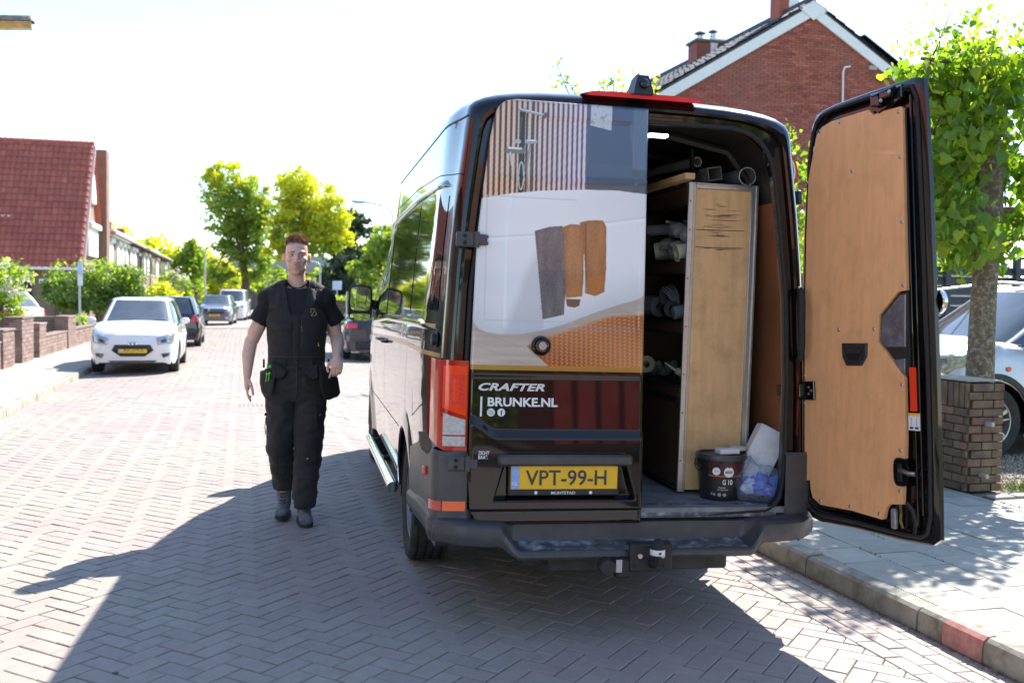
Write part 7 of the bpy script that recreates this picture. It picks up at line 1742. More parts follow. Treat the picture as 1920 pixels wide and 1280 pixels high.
    for s in (-1, 1):                           # B pillars
        P = []
        for f in np.linspace(0, .9, 6):
            pl = plan(f, .004); xx = max(p[0] for p in pl) * s; P.append(Vector((xx, L * .50, pl[0][2])))
        MB().tube(P, .035, 6, flat=.5).build('pillar', M_black, t)
        MB().tube([Vector((s * (W / 2 * .93 + .004), y, belt + .0)) for y in (rw1 + .35, L * .5, yws0 - .15)], .010, 6).build('window_strip', M_black, t)
        # mirror
        q = MB(); q.sphere((s * (W / 2 + .07), yws0 - .38, belt + .07), (.095, .06, .065), 14, 10); q.tube([(s * (W / 2 + .06), yws0 - .36, belt + .02), (s * (W / 2 - .06), yws0 - .34, belt - .01)], .025, 8); q.build('wing_mirror', paint, t, smooth=60)
        for y in (L * .5 + .02,):
            z0 = .32; MB().tube([(s * (prof(y, z) + .001), y, z) for z in np.linspace(z0, belt - .04, 8)], .004, 4).build('door_gap', M_seam, t)
        MB().tube([(s * (prof(L * .46, .8) + .004), L * .44, .80), (s * (prof(L * .46, .8) + .03), L * .46, .80), (s * (prof(L * .46, .8) + .004), L * .49, .80)], .012, 6).build('door_handle', paint, t)
    for i, (sx, yc) in enumerate(((-1, yr_), (1, yr_), (-1, yf), (1, yf))):
        if wheels[i]: wheel(t, (sx * (W / 2 - .12), yc, rw), r=rw, w_=.20, side=sx, nsp=nsp, rr=.66, rimm=mat_rim)
    MB().box((0, L / 2, .26), (W * .86, L * .9, .12)).box((0, L / 2, .42), (W * .62, L * .92, .3)).build('underside', M_black, t)
    bv = BVHTree.FromPolygons([tuple(v.co) for v in body.data.vertices], [tuple(p.vertices) for p in body.data.polygons])
    def decal(nm, poly, m, o=.008, end='front', parent=None, n=6, text_=None):
        """poly: four corners (x,z) TL TR BR BL projected on the nose or tail"""
        a, b_, c_, d = [Vector((p[0], p[1])) for p in poly]; q = MB(); G = []
        for i in range(n + 1):
            for j in range(n + 1):
                p = a.lerp(b_, i / n).lerp(d.lerp(c_, i / n), j / n); y0, dy = (L + 1, -1) if end == 'front' else (-1, 1)
                h = bv.ray_cast(Vector((p.x, y0, p.y)), Vector((0, dy, 0))); y = (h[0].y if h[0] is not None else (L - .1 if end == 'front' else .1)) - dy * o; G.append((p.x, y, p.y))
        q.add(G, [(i * (n + 1) + j, i * (n + 1) + j + 1, (i + 1) * (n + 1) + j + 1, (i + 1) * (n + 1) + j) for i in range(n) for j in range(n)])
        ob = q.build(nm, m, parent or t, smooth=60, fix=False); md = ob.modifiers.new('s', 'SOLIDIFY'); md.thickness = .006; md.offset = 1 if end != 'front' else -1; return ob
    def plate_(x, z, end, txt):
        h = bv.ray_cast(Vector((x, L + 1 if end == 'front' else -1, z)), Vector((0, -1 if end == 'front' else 1, 0))); y = h[0].y + (.02 if end == 'front' else -.02); sg = 1 if end == 'front' else -1
        pb = MB().box((x, y, z), (.52, .012, .11), bev=.002).build('number_plate', M_yellow, t)
        MB().box((x - sg * -.24 if end == 'front' else x - .24, y + sg * .0065, z), (.04, .002, .10)).build('plate_band', M_plateblue, pb)
        Mx = Matrix(((-1, 0, 0), (0, 0, 1), (0, 1, 0))).to_4x4() if end == 'front' else Matrix(((1, 0, 0), (0, 0, -1), (0, 1, 0))).to_4x4()
        text('plate_text', txt, .38, M_platetext, pb, Matrix.Translation((x + (-.02 if end == 'front' else .02), y + sg * .0075, z)) @ Mx, height=.07, bold=.01); return pb
    return t, decal, plate_, bv, dict(L=L, W=W, H=H, belt=belt, plan=plan, yws0=yws0)
mat_rim = mat('alloy_rim', (.55, .55, .56), .3, metal=.8, var=.05)
def mir(p): return [(-x, z) for x, z in (p[1], p[0], p[3], p[2])]
# white hatchback facing the camera
def place(x, y, hd, z=0.): return Matrix.Translation((x, y, z)) @ Matrix.Rotation(-R(hd), 4, 'Z')
L1 = 3.95
t, dc, pl_, bv, P_i = car('parked_car', 'white hatchback facing the camera, parked first at the left kerb', place(-2.03, 20.35 + L1, 180, .03), M_cwhite, L=L1, W=1.66, H=1.50, wb=2.52, fo=.78, belt=.95, hood=1.00, ws0=.85, ws1=1.72, rw0=.50, rw1=.18, rw=.30, hoodfront=.80, roof_in=.20)
dc('grille', [(-.32, .58), (.32, .58), (.38, .47), (-.38, .47)], M_black, .010); dc('grille', [(-.38, .47), (.38, .47), (.22, .35), (-.22, .35)], M_black, .010)
for mm_ in (lambda p: p, mir):
    hl = dc('headlight', mm_([(-.77, .84), (-.43, .71), (-.46, .58), (-.73, .60)]), M_hlamp, .012); dc('lamp_reflector', mm_([(-.62, .70), (-.52, .67), (-.52, .61), (-.62, .63)]), M_hlampdark, .018, parent=hl)
    dc('fog_light', mm_([(-.68, .42), (-.52, .40), (-.56, .32), (-.66, .36)]), M_hlampdark, .010)
dc('air_intake', [(-.45, .27), (.45, .27), (.40, .24), (-.40, .24)], M_black, .008)
em = dc('emblem', [(-.085, .625), (.085, .625), (.085, .575), (-.085, .575)], M_chrome, .016); dc('emblem_inlay', [(-.05, .615), (-.02, .615), (-.035, .585), (-.06, .585)], M_black, .024, parent=em); dc('emblem_inlay', [(.03, .615), (.055, .615), (.04, .585), (.015, .585)], M_black, .024, parent=em)
pl_(0, .475, 'front', 'XX-379-X')
for s in (-1, 1): MB().tube([(s * .62, L1 - .95, 1.03), (s * .58, L1 - .5, .975), (s * .50, L1 - .16, .86)], .004, 5).build('bonnet_gap', M_greyp, t)
for x0, x1 in ((.55, .05), (-.05, -.55)): MB().tube([(x0, L1 - .86, 1.005), ((x0 + x1) / 2, L1 - .92, 1.03), (x1, L1 - .93, 1.04)], .008, 6).build('wiper', M_black, t)
for x in (-.32, .34): MB().sphere((x, 2.35, 1.12), (.13, .10, .16), 12, 8).build('headrest', M_greyp, t)
# dark hatchback, rear towards the camera
t, dc, pl_, bv, P_i = car('parked_car', 'dark blue hatchback with red tail lights parked behind the white hatchback', place(-1.98, 30.6, 0, .03), M_cblack, L=3.75, W=1.68, H=1.50, wb=2.43, fo=.80, belt=.98, rw0=.42, rw1=.10, rw=.30)
for mm_ in (lambda p: p, mir): dc('tail_light', mm_([(-.76, .96), (-.60, .93), (-.52, .76), (-.74, .74)]), mat('tail_red', (.65, .02, .05), .2, coat=1.) if mm_ is not mir else bpy.data.materials['tail_red'], .012, 'rear')
dc('tail_light_clear', mir([(-.80, 1.00), (-.70, 1.00), (-.70, .86), (-.80, .84)]), M_clearlens, .014, 'rear')
dc('rear_bumper_strip', [(-.70, .42), (.70, .42), (.68, .26), (-.68, .26)], M_black, .006, 'rear'); pl_(0, .66, 'rear', 'XL-48-RB'); dc('badge', [(.25, .86), (.45, .86), (.45, .835), (.25, .835)], M_chrome, .012, 'rear', n=2)
# grey SUV facing the camera
L3 = 4.2
t, dc, pl_, bv, P_i = car('parked_car', 'grey car with pale bonnet facing the camera, third in the left row', place(-1.02, 51.5 + L3, 184, .05), M_cgrey, L=L3, W=1.72, H=1.52, wb=2.55, belt=.98, hood=1.02, hoodfront=.84)
dc('pale_bonnet_panel', [(-.6, .90), (.6, .90), (.62, .82), (-.62, .82)], M_csilver, .006); dc('grille', [(-.48, .68), (.48, .68), (.45, .56), (-.45, .56)], M_black, .01)  # silver strip across the front of the bonnet makes it pale
for mm_ in (lambda p: p, mir): dc('headlight', mm_([(-.78, .80), (-.52, .76), (-.54, .64), (-.76, .66)]), M_hlamp, .012); dc('fog_light', mm_([(-.70, .42), (-.52, .42), (-.54, .30), (-.68, .30)]), M_clearlens, .012)
pl_(0, .50, 'front', 'GL-503-K')
# white van behind it
L4 = 4.8
t, dc, pl_, bv, P_i = car('parked_van', 'small white van facing the camera behind the grey car', place(-.30, 60.5 + L4, 184, .05), M_cwhite, L=L4, W=1.85, H=1.85, wb=3.0, belt=1.12, hood=1.10, hoodfront=.92, ws0=.85, ws1=1.55, roof_in=.12, rw=.33); t['category'] = 'van'
dc('grille', [(-.5, .80), (.5, .80), (.45, .66), (-.45, .66)], M_black, .01)
for mm_ in (lambda p: p, mir): dc('headlight', mm_([(-.84, .98), (-.60, .92), (-.60, .76), (-.80, .78)]), M_hlamp, .012)
pl_(0, .50, 'front', 'VB-771-T')
# dark estate right of the man
t, dc, pl_, bv, P_i = car('parked_car', 'dark grey car seen from behind between the man and the van', place(3.28, 24.2, 3, .03), carpaint('night_blue_car_paint', (.022, .028, .042)), L=4.3, W=1.80, H=1.47, wb=2.62, belt=.99, rw0=.75, rw1=.25, rw=.32)
dc('rear_bumper_strip', [(-.80, .46), (.80, .46), (.78, .26), (-.78, .26)], M_black, .006, 'rear')
for mm_ in (lambda p: p, mir): dc('tail_light', mm_([(-.84, .93), (-.56, .90), (-.56, .78), (-.82, .78)]), bpy.data.materials['tail_red'], .012, 'rear')
pl_(0, .58, 'rear', 'XP-87-LK')
# white small SUV on the left drive
t, dc, pl_, bv, P_i = car('parked_car', 'white car with red tail light standing behind the left garden walls', place(-6.05, 32.2, -62, .10), M_cwhite, L=4.1, W=1.79, H=1.55, wb=2.6, belt=1.03, rw0=.60, rw1=.14, rw=.33)
for mm_ in (lambda p: p, mir): dc('tail_light', mm_([(-.82, .98), (-.68, .98), (-.68, .74), (-.82, .74)]), bpy.data.materials['tail_red'], .012, 'rear')
# silver SUV on the right drive
L6 = 4.28
M6 = Matrix.Translation((10.42, 8.95, .12)) @ Matrix.Rotation(R(92), 4, 'Z')
t, dc, pl_, bv, P_i = car('parked_car', 'silver car with spoked alloy wheels parked behind the garden wall', M6, M_csilver, L=L6, W=1.78, H=1.69, wb=2.56, fo=.82, belt=1.08, hood=1.13, ws0=.98, ws1=2.0, rw0=.5, rw1=.15, rw=.345, hoodfront=.92, roof_in=.17, nsp=5)
for mm_ in (lambda p: p, mir): dc('headlight', mm_([(-.86, 1.00), (-.52, .92), (-.55, .80), (-.80, .80)]), M_hlamp, .010); dc('fog_light', mm_([(-.78, .50), (-.55, .50), (-.58, .38), (-.74, .38)]), M_hlampdark, .01)
dc('grille', [(-.45, .86), (.45, .86), (.40, .62), (-.40, .62)], M_black, .01)
# side headlight wrap, cladding, wheel arch trim, wiper
for s in (-1, 1):
    q = MB(); q.grid(lambda a, v: (s * ((P_i['W'] / 2) * (1.0 - .17 * max(0, 1 - (L6 - (L6 - .25 - a * .42)) / .75) ** 2.2) * .985 + .006), L6 - .30 - a * .40, .86 + a * .06 + v * (.14 - .10 * a)), np.linspace(0, 1, 8), [0, .5, 1]); q.build('headlight', M_hlamp, t, smooth=60, fix=False)
    for yc in (L6 - .82 - 2.56, L6 - .82):
        q = MB(); vs = []
        for k in range(25):
            a = math.pi * k / 24
            for rr, o in ((.395, .0), (.40, .014), (.455, .014), (.46, .0)): vs.append((s * (P_i['W'] / 2 + o - .003 - (.035 if yc > 2 and math.cos(a) > .3 else 0)), yc + rr * math.cos(a), .36 + rr * math.sin(a)))
        q.add(vs, [(4 * i + k, 4 * i + k + 1, 4 * i + 5 + k, 4 * i + 4 + k) for i in range(24) for k in range(3)]); q.build('wheel_arch_trim', M_black, t, smooth=60)
    MB().box((s * (P_i['W'] / 2 - .0), L6 / 2 - .1, .32), (.03, 1.7, .16), bev=.01).build('sill_cladding', M_black, t)
    MB().lathe([(0, .006), (.022, .006), (.024, 0)], 16, M=Matrix.Translation((s * (P_i['W'] / 2 - .012), L6 - .98, .86)) @ Matrix.Rotation(s * R(90), 4, 'Y')).build('side_marker', M_orange, t)
MB().tube([(.62, L6 - 1.00, 1.145), (.2, L6 - 1.10, 1.17), (-.15, L6 - 1.12, 1.18)], .009, 6).build('wiper', M_black, t)
for s in (-1, 1): MB().tube([(s * .62, 3.0, 1.62), (s * .63, 2.0, 1.735), (s * .62, .9, 1.70)], .015, 8).build('roof_rail', M_alu, t)
# ------------------------------------------------------------------ left garden walls
def lwall(label, pieces, base=(0, 0, 0)):
    """pieces: list of (x0,x1,y0,y1,h) boxes of brickwork; the camera-facing and street-facing sides get bricks"""
    x0, x1, y0, y1, h = pieces[0]; gt = thing('garden_wall', label, 'brick wall', ((x0 + x1) / 2, (y0 + y1) / 2, pz)); bpy.context.view_layer.update()
    Ti = Matrix.Translation((-(x0 + x1) / 2, -(y0 + y1) / 2, -pz))
    for x0, x1, y0, y1, h in pieces:
        MB(Ti).box(((x0 + x1) / 2, (y0 + y1) / 2, pz + h / 2), (x1 - x0 - .02, y1 - y0 - .02, h - .01)).build('wall_core', M_mortar, gt)
        MB(Ti).box(((x0 + x1) / 2, (y0 + y1) / 2, pz + h + .02), (x1 - x0 + .04, y1 - y0 + .04, .04), bev=.005).build('coping', M_brickgarden, gt)
        brick_wall(gt, (x1 - .010, y0, pz), (0, 1, 0), (0, 0, 1), (1, 0, 0), y1 - y0, h, bh=.085, m=M_brickgarden, nmax=14, bev=False)
        brick_wall(gt, (x0, y0 + .010, pz), (1, 0, 0), (0, 0, 1), (0, -1, 0), x1 - x0, h, bh=.085, m=M_brickgarden, nmax=8, bev=False)
    return gt
XW = -4.45
lwall('low brick garden wall ending at a pillar, nearest on the left pavement', [(XW - .22, XW, 14.0, 20.9, .50), (XW - .30, XW + .04, 20.9, 21.9, .72)])
lwall('tall square brick gate pillar in the middle of the left walls', [(XW - .32, XW + .04, 22.6, 23.8, .92)])
lwall('brick gate pillar with low wall running on behind it, left side', [(XW - .30, XW + .03, 24.5, 25.3, .74), (XW - .22, XW, 25.3, 28.4, .44)])
lwall('brick cross wall with pillar beside the sign post on the left', [(XW - 1.7, XW - .30, 28.6, 28.85, .80), (XW - .30, XW + .03, 28.4, 29.6, .82), (XW - .22, XW, 29.6, 35, .46)])
lwall('short dark brick wall behind the left sign post', [(XW - 1.3, XW - .30, 35.0, 35.25, .62)])
gl2 = structure(MB().add([(-60, 5, .09), (-4.7, 5, .09), (-4.7, 140, .09), (-60, 140, .09)], [(0, 1, 2, 3)]).build('front_gardens', mat('front_garden_ground', (.16, .17, .08), .95, var=.5, scale=.9, dirt=(.4, .37, .32), dirt_scale=.25, dirt_amt=.9), smooth=0))
# ------------------------------------------------------------------ red roofed house
M_pantile = mat('red_pantile', (.41, .12, .08), .6, var=.1, scale=3, rnd=.08, spec=.25, tint=((.36, .10, .07), .7, .5), rnd_cols=[(.43, .12, .08), (.385, .105, .072), (.47, .14, .09), (.36, .10, .07)])
EX, EY, EZ, RY, RZ = -6.5, 44.7, 2.72, 48.35, 8.2; BY = RY + (RY - EY)
hl_ = thing('red_roof_house', 'house with a steep red pantile roof at the left edge', 'house', (-10, 48, .1)); bpy.context.view_layer.update(); T1 = Matrix.Translation((10, -48, -.1))
q = MB(T1); q.prism([(EY + .35, .1), (BY - .35, .1), (BY - .35, EZ), (RY, RZ - .25), (EY + .35, EZ)], EX - .12, EX - 9, axis=0); q.build('wall', M_brickpale, hl_, smooth=0)
slv = Vector((0, RY - EY, RZ - EZ)); SLn = slv.length; sd = slv.normalized(); nv = Vector((0, -sd.z, sd.y))
MR = Matrix((Vector((-1, 0, 0)), sd, Vector((-1, 0, 0)).cross(sd))).transposed().to_4x4(); MR.translation = Vector((EX + .12, EY - .12, EZ - .16))
if (MR.to_3x3() @ Vector((0, 0, 1))).z < 0: MR = MR @ Matrix.Diagonal((1, 1, -1, 1))
q = MB(T1 @ MR); q.box((4.5, SLn / 2 + .1, -.02), (9, SLn + .3, .06)); rf = q.build('roof', M_pantile, hl_)
q = MB(T1); q.add([(EX + .12, BY, EZ - .1), (EX - 9, BY, EZ - .1), (EX - 9, RY, RZ), (EX + .12, RY, RZ)], [(0, 1, 2, 3)]); q.build('roof', M_pantile, hl_)
tq = MB(); tw_, th_l = .235, .345
def ptile(u, v): return (u * tw_, v * (th_l + .05), .02 + .055 * math.sin(u * math.pi) ** .8 + .012 * (u > .85) + (1 - v) * .045)
tq.grid(ptile, [0, .2, .4, .6, .8, 1.0], [0, 1]); tq.grid(lambda u, v: (u * tw_, 0, ptile(u, 0)[2] - v * .035), [0, .2, .4, .6, .8, 1.0], [0, 1]); tme = tq.mesh('roof_tile', M_pantile, 60, fix=False); tv = [tuple(v.co) for v in tme.vertices]; tf = [tuple(p.vertices) for p in tme.polygons]
nr, nc = int(SLn / th_l) + 1, 20; rest = MB(); cnt = 0
for c_ in range(nc):
    for r_ in range(nr):
        M = MR @ Matrix.Translation((c_ * tw_, r_ * th_l, .01))
        if cnt < 150: o = link('roof_tile', tme, rf, M=T1 @ M); cnt += 1
        else: rest.rv = random.random() + .001; rest.add(tv, tf, T1 @ M)
rest.build('roof_tiles', M_pantile, rf, smooth=60, fix=False, kind='stuff')
MB(T1).tube([(EX + .12, RY, RZ + .06), (EX - 9, RY, RZ + .06)], .11, 8).build('ridge', M_pantile, hl_)
MB(T1 @ MR).box((-.03, SLn / 2, .03), (.10, SLn + .2, .10)).build('verge', mat('verge_pale', (.70, .42, .36), .5), hl_)
MB(T1).box((EX - 4.4, EY - .15, EZ - .14), (9.1, .12, .12), bev=.01).build('gutter', M_whitepaint, hl_)
MB(T1).box((EX - 4.5, EY + .30, EZ - .42), (8.8, .12, .5)).build('fascia', mat('brown_fascia', (.20, .13, .10), .7), hl_)
sh_ = MB(T1); 
for k in range(12): MB(T1).box((EX - 3.6, EY + .27, 1.15 + k * .10), (3.4, .04, .085), bev=.006).build('shutter_slat', mat('black_shutter', (.012, .012, .014), .6) if k == 0 else bpy.data.materials['black_shutter'], hl_)
MB(T1).box((EX - 1.0, EY + .24, 2.05), (1.2, .10, .18)).build('awning_box', M_whitepaint, hl_)
MB(T1).box((EX - .55, EY + .3, .9), (.9, .12, 1.6)).build('front_bay', mat('brown_brick_dark', (.11, .065, .05), .8), hl_)
# gable side: shuttered window, chimney stack
MB(T1).box((EX - .06, 48.7, 3.85), (.16, 2.9, 1.25), bev=.01).build('roller_shutter', M_whitepaint, hl_)
MB(T1).box((EX + .0, 48.7, 4.6), (.34, 3.1, .24), bev=.02).build('shutter_box', M_whitepaint, hl_)
MB(T1).box((EX + .05, 51.3, 4.2), (.55, 1.1, 8.3)).build('chimney', mat('chimney_brick', (.22, .13, .09), .85, var=.2, scale=4), hl_)
MB(T1).box((EX - .06, 49.0, 6.3), (.16, 1.2, 1.3), bev=.01).build('gable_window', M_whitepaint, hl_)
# dormer edge at the far left of the frame
MB(T1).box((-9.95, 46.4, 4.75), (1.2, .9, .10)).box((-9.85, 46.2, 4.2), (1.0, .5, 1.0)).build('dormer', M_whitepaint, hl_)
# ------------------------------------------------------------------ terrace row
tr_ = thing('terraced_houses', 'terrace of pale brick houses with orange tiled roof along the left side', 'house', (-8, 76, .1)); bpy.context.view_layer.update(); T2 = Matrix.Translation((8, -76, -.1))
M_rooforange = mat('orange_pantile', (.42, .20, .13), .7, var=.15, scale=2, rnd=.15)
M_windark = mat('house_window_glass', (.05, .06, .065), .08, var=.2, coat=.4)
FX = -6.5; TY0, TY1 = 52.9, 101.0; TE, TR = 4.62, 6.35
q = MB(T2); q.prism([(FX, .1), (FX, TE), (FX - 3.6, TR), (FX - 7.2, TE), (FX - 7.2, .1)], TY0, TY1, axis=1); q.build('wall', M_brickpale, tr_, smooth=0)
rv = Vector((FX - 3.6 - (FX + .35), 0, TR - (TE - .15))); rl = rv.length; rd = rv.normalized(); MT = Matrix((Vector((0, 1, 0)), rd, Vector((0, 1, 0)).cross(rd))).transposed().to_4x4(); MT.translation = Vector((FX + .35, TY0 - .1, TE - .12))
if (MT.to_3x3() @ Vector((0, 0, 1))).z < 0: MT = MT @ Matrix.Diagonal((1, 1, -1, 1))
rf2 = MB(T2 @ MT).box(((TY1 - TY0) / 2, rl / 2, .03), (TY1 - TY0 + .2, rl + .1, .08)).build('roof', M_rooforange, tr_)
rest = MB(T2)
for c_ in range(int((TY1 - TY0) / .33)):
    for r_ in range(int(rl / .36)):
        rest.rv = random.random() + .001; M = MT @ Matrix.Translation((c_ * .33, r_ * .36, .07)); rest.add([(0, 0, .03), (.16, 0, .06), (.33, 0, .03), (.33, .38, .0), (.16, .38, .03), (0, .38, 0)], [(0, 1, 4, 5), (1, 2, 3, 4)], M)
rest.build('roof_tiles', M_rooforange, rf2, smooth=0, fix=False, kind='stuff')
for k, y in enumerate((57, 64.5, 73, 82, 91)):
    MB(T2).box((FX - 3.5, y, TR + .25), (.7, .9, .9)).build('chimney', mat('chimney_red', (.25, .10, .07), .85) if k == 0 else bpy.data.materials['chimney_red'], tr_)
MB(T2).box((FX + .40, (TY0 + TY1) / 2, TE - .02), (.16, TY1 - TY0, .14)).build('gutter', mat('grey_gutter', (.35, .38, .36), .5), tr_)
MB(T2).box((FX + .18, 57.0, TE - .02), (.42, 8.2, .34)).build('white_fascia', M_whitepaint, tr_); MB(T2).box((FX + .18, TY1 - 1.2, TE - .02), (.42, 2.4, .34)).build('white_fascia', M_whitepaint, tr_)
M_shw = M_whitepaint; y = TY0 + .9; k = 0
while y < TY1 - 1.4:
    w_ = random.choice([1.0, 1.35, 1.6]); sty = random.random()
    for z, h in ((3.55, 1.35), (1.35, 1.6)):
        wo = MB(T2).box((FX + .02, y + w_ / 2, z), (.10, w_, h), bev=.01).build('window', M_whitepaint, tr_)
        if sty > .5 or z < 2: 
            for j in range(2): MB(T2).box((FX + .075, y + w_ * (.27 + .46 * j), z - .05), (.01, w_ * .38, h * .8)).build('pane', M_windark, wo)
        else: MB(T2).box((FX + .10, y + w_ / 2, z + h / 2 + .05), (.20, w_ + .1, .22)).build('shutter_box', M_whitepaint, wo)
    y += w_ + random.choice([.7, 1.1, 1.7]); k += 1
for y in (60.5, 68.5, 77, 86, 94): MB(T2).tube([(FX + .08, y, .1), (FX + .08, y, TE)], .05, 6).build('downpipe', M_greyp, tr_)
# ------------------------------------------------------------------ street furniture
M_pole = mat('galvanised_pole', (.50, .51, .51), .45, metal=.5, var=.1)
lp = thing('street_lamp', 'street lamp whose head reaches into the upper left corner', 'street lamp', (-3.95, 14.6, pz)); Tl = Matrix.Translation((3.95, -14.6, -pz))
MB(Tl).tube([(-3.95, 14.6, pz), (-3.95, 14.6, 3.5), (-3.94, 14.6, 4.9), (-3.85, 14.62, 5.14), (-3.6, 14.66, 5.20), (-3.3, 14.7, 5.215)], [.07, .055, .04, .035, .032, .032], 12).build('pole', M_pole, lp, smooth=60)
hM = Tl @ Matrix.Translation((-3.02, 14.75, 5.22)) @ Matrix.Rotation(R(-4), 4, 'Y')
q = MB(hM); q.loft([[(x, s_ * a, z) for s_, z in ((-1, -.02), (-.8, .05), (0, .075), (.8, .05), (1, -.02))] for x, a in ((-.36, .06), (-.30, .10), (0, .12), (.28, .11), (.33, .07))], closed=False, caps=True); q.build('lamp_head', mat('aged_lamp_housing', (.20, .19, .17), .6, var=.3, scale=14, dirt=(.4, .36, .28), dirt_scale=12, dirt_amt=.6), lp, smooth=60)
q = MB(hM); q.loft([[(x, s_ * a, z) for s_, z in ((-1, -.025), (-.75, -.11), (0, -.125), (.75, -.11), (1, -.025))] for x, a in ((-.18, .08), (-.14, .095), (.26, .09), (.30, .07))], closed=False, caps=True); q.build('diffuser', mat('amber_diffuser', (.62, .42, .16), .25, var=.3, scale=9, coat=.6, trans=.25), lp, smooth=60)
def lampp(label, x, y, h, arm, head=True, r=.05):
    l = thing('street_lamp', label, 'street lamp', (x, y, .1)); s = 1 if arm > 0 else -1; a = abs(arm)
    P = [(0, 0, 0), (0, 0, h - a * .5)] + [(s * a * .45 * (1 - math.cos(t)), 0, h - a * .5 + a * .5 * math.sin(t) * .95) for t in (.4, .8, 1.2, 1.5)] + ([(s * a, 0, h + .06)] if a > .1 else [])
    if a < .1: P = [(0, 0, 0), (0, 0, h)]
    MB().tube(P, [r * 1.3] + [r] * (len(P) - 1), 8).build('pole', M_pole, l, smooth=60)
    if head and a > .1:
        q = MB(); q.loft([[(s * (a + x_), s_ * w_, h + .06 + z_ + dz) for s_, z_ in ((-1, -.04), (-.7, .06), (.7, .06), (1, -.04))] for x_, w_, dz in ((-.05, .06, 0), (.1, .13, .01), (.65, .13, .03), (.75, .08, .035))], caps=True); q.build('lamp_head', M_pole, l, smooth=40)
        MB().box((s * (a + .38), 0, h + .01), (.5, .18, .06), bev=.02).build('diffuser', M_whitepaint, l)
    return l
lampp('curved street lamp rising above the trees left of the van', 7.35, 50, 6.1, -1.35); lampp('small curved street lamp just right of the head of the man', 4.5, 60, 3.45, -.55, head=False, r=.045)
lampp('straight grey lamp post beside the left row of cars', -2.1, 62, 4.1, 0, r=.05); lampp('thin pale pole in front of the distant brick building', 1.9, 80, 4.4, 0, r=.045)
sp_ = thing('sign_post', 'grey sign post with a pale blue and white panel by the left walls', 'sign', (-4.72, 32.4, pz))
MB().tube([(0, 0, 0), (0, 0, 2.35)], .03, 10).build('post', M_pole, sp_); MB().box((.02, -.03, 2.05), (.14, .03, .72), bev=.005).build('panel', mat('pale_blue_panel', (.45, .60, .78), .5), sp_); MB().box((.02, -.048, 1.86), (.13, .006, .3)).build('white_panel', M_whitepaint, sp_)
bs = thing('notice_sign', 'small pale blue sign in front of the dark conifers', 'sign', (5.05, 55, .1)); MB().tube([(0, .02, 0), (0, .02, 2.3)], .03, 8).build('post', M_pole, bs); MB().box((0, 0, 2.05), (.50, .04, .48), bev=.01).build('panel', mat('blue_white_panel', (.55, .66, .82), .5), bs)
# ------------------------------------------------------------------ planting, left
st_ = tree('small_tree', 'small tree with white blossom at the left edge behind the walls', 'tree', (-5.15, 24.3, .1), [(0, 0, 0), (.03, 0, .6), (0, 0, 1.3)], [.05, .04, .03], [(0, 0, 1.75, .62, .5, .52), (-.5, 0, 1.5, .45, .4, .4), (.1, 0, 1.2, .5, .4, .3)], 2400, .05, M_leafbright, 40, .22, limbs=5, extra=([(0, -.1, 1.8, .6, .4, .45)], 420, .05, M_leafwhite, 26))
wt = tree('weeping_tree', 'round dense weeping tree over the left walls behind the white car', 'tree', (-4.95, 37.6, .1), [(0, 0, 0), (.05, 0, .8), (0, 0, 1.7)], [.09, .08, .07], [(0, 0, 1.75, 1.75, 1.2, .85), (-.9, 0, 1.5, .9, .8, .7), (.9, 0, 1.5, .85, .8, .75), (0, -.3, 1.35, 1.4, .9, .4)], 9000, .065, M_leafmid, 110, .15, limbs=10, extra=([(0, -.2, 2.1, 1.5, 1.0, .5)], 1100, .06, M_leafbright, 40))
sq = thing('hedge_plants', 'low green shrub with yellow leaves under the weeping tree', 'shrub', (-4.9, 33.2, .1)); P, Nr = clumped([(0, 0, .6, .28, .25, .35)], 450, 12, .25); cards(P, Nr, .05 + .03 * rng.random(len(P)), 'foliage', M_leafbright, sq, kind='stuff')
for i, (x, y, rx, rz, m_, lab, ez_) in enumerate(((-3.6, 47, .75, .8, M_leafyellow, 'yellow green rounded shrub right of the weeping tree', 1.2), (-3.35, 55, .8, 1.0, M_leafbright, 'shrub with pale blossom beside the left lamp post', 1.6), (-2.75, 56, .35, .9, leafmat('red_leaves', [(.10, .03, .03), (.16, .05, .05)], .4), 'dark red narrow shrub by the lamp post', 1.1), (-4.6, 50, .9, .7, M_leafdark, 'dark low shrub below the end of the terrace', .9))):
    o = thing('shrub', lab, 'shrub', (x, y, .1)); trunk([(0, 0, 0), (0, 0, ez_ * .7)], [.05, .03], o, 'stem'); P, Nr = clumped([(0, 0, ez_, rx, .6, rz)], 2200, 40, .18); cards(P, Nr, .07 + .04 * rng.random(len(P)), 'foliage', m_, o)
    if i == 1: P, Nr = clumped([(0, -.2, ez_ + .2, rx, .5, rz * .9)], 500, 30, .2); cards(P, Nr, .06 + .03 * rng.random(len(P)), 'blossom', M_leafwhite, o)
tree('conical_tree', 'pointed green yellow tree in front of the left woodland', 'tree', (-4.2, 88, .1), [(0, 0, 0), (0, 0, 2)], [.2, .15], [(0, 0, 3.2, 1.3, 1, 2.6), (0, 0, 5.0, .6, .6, 1.4)], 5000, .16, M_leafbright, 60, .2)
tree('conical_tree', 'yellow green tree right of the pointed one on the left', 'tree', (-1.6, 92, .1), [(0, 0, 0), (0, 0, 2)], [.2, .15], [(0, 0, 2.6, 1.6, 1, 2.2), (-1.2, 0, 3.4, 1.0, .8, 1.7)], 5200, .16, M_leafyellow, 60, .2)
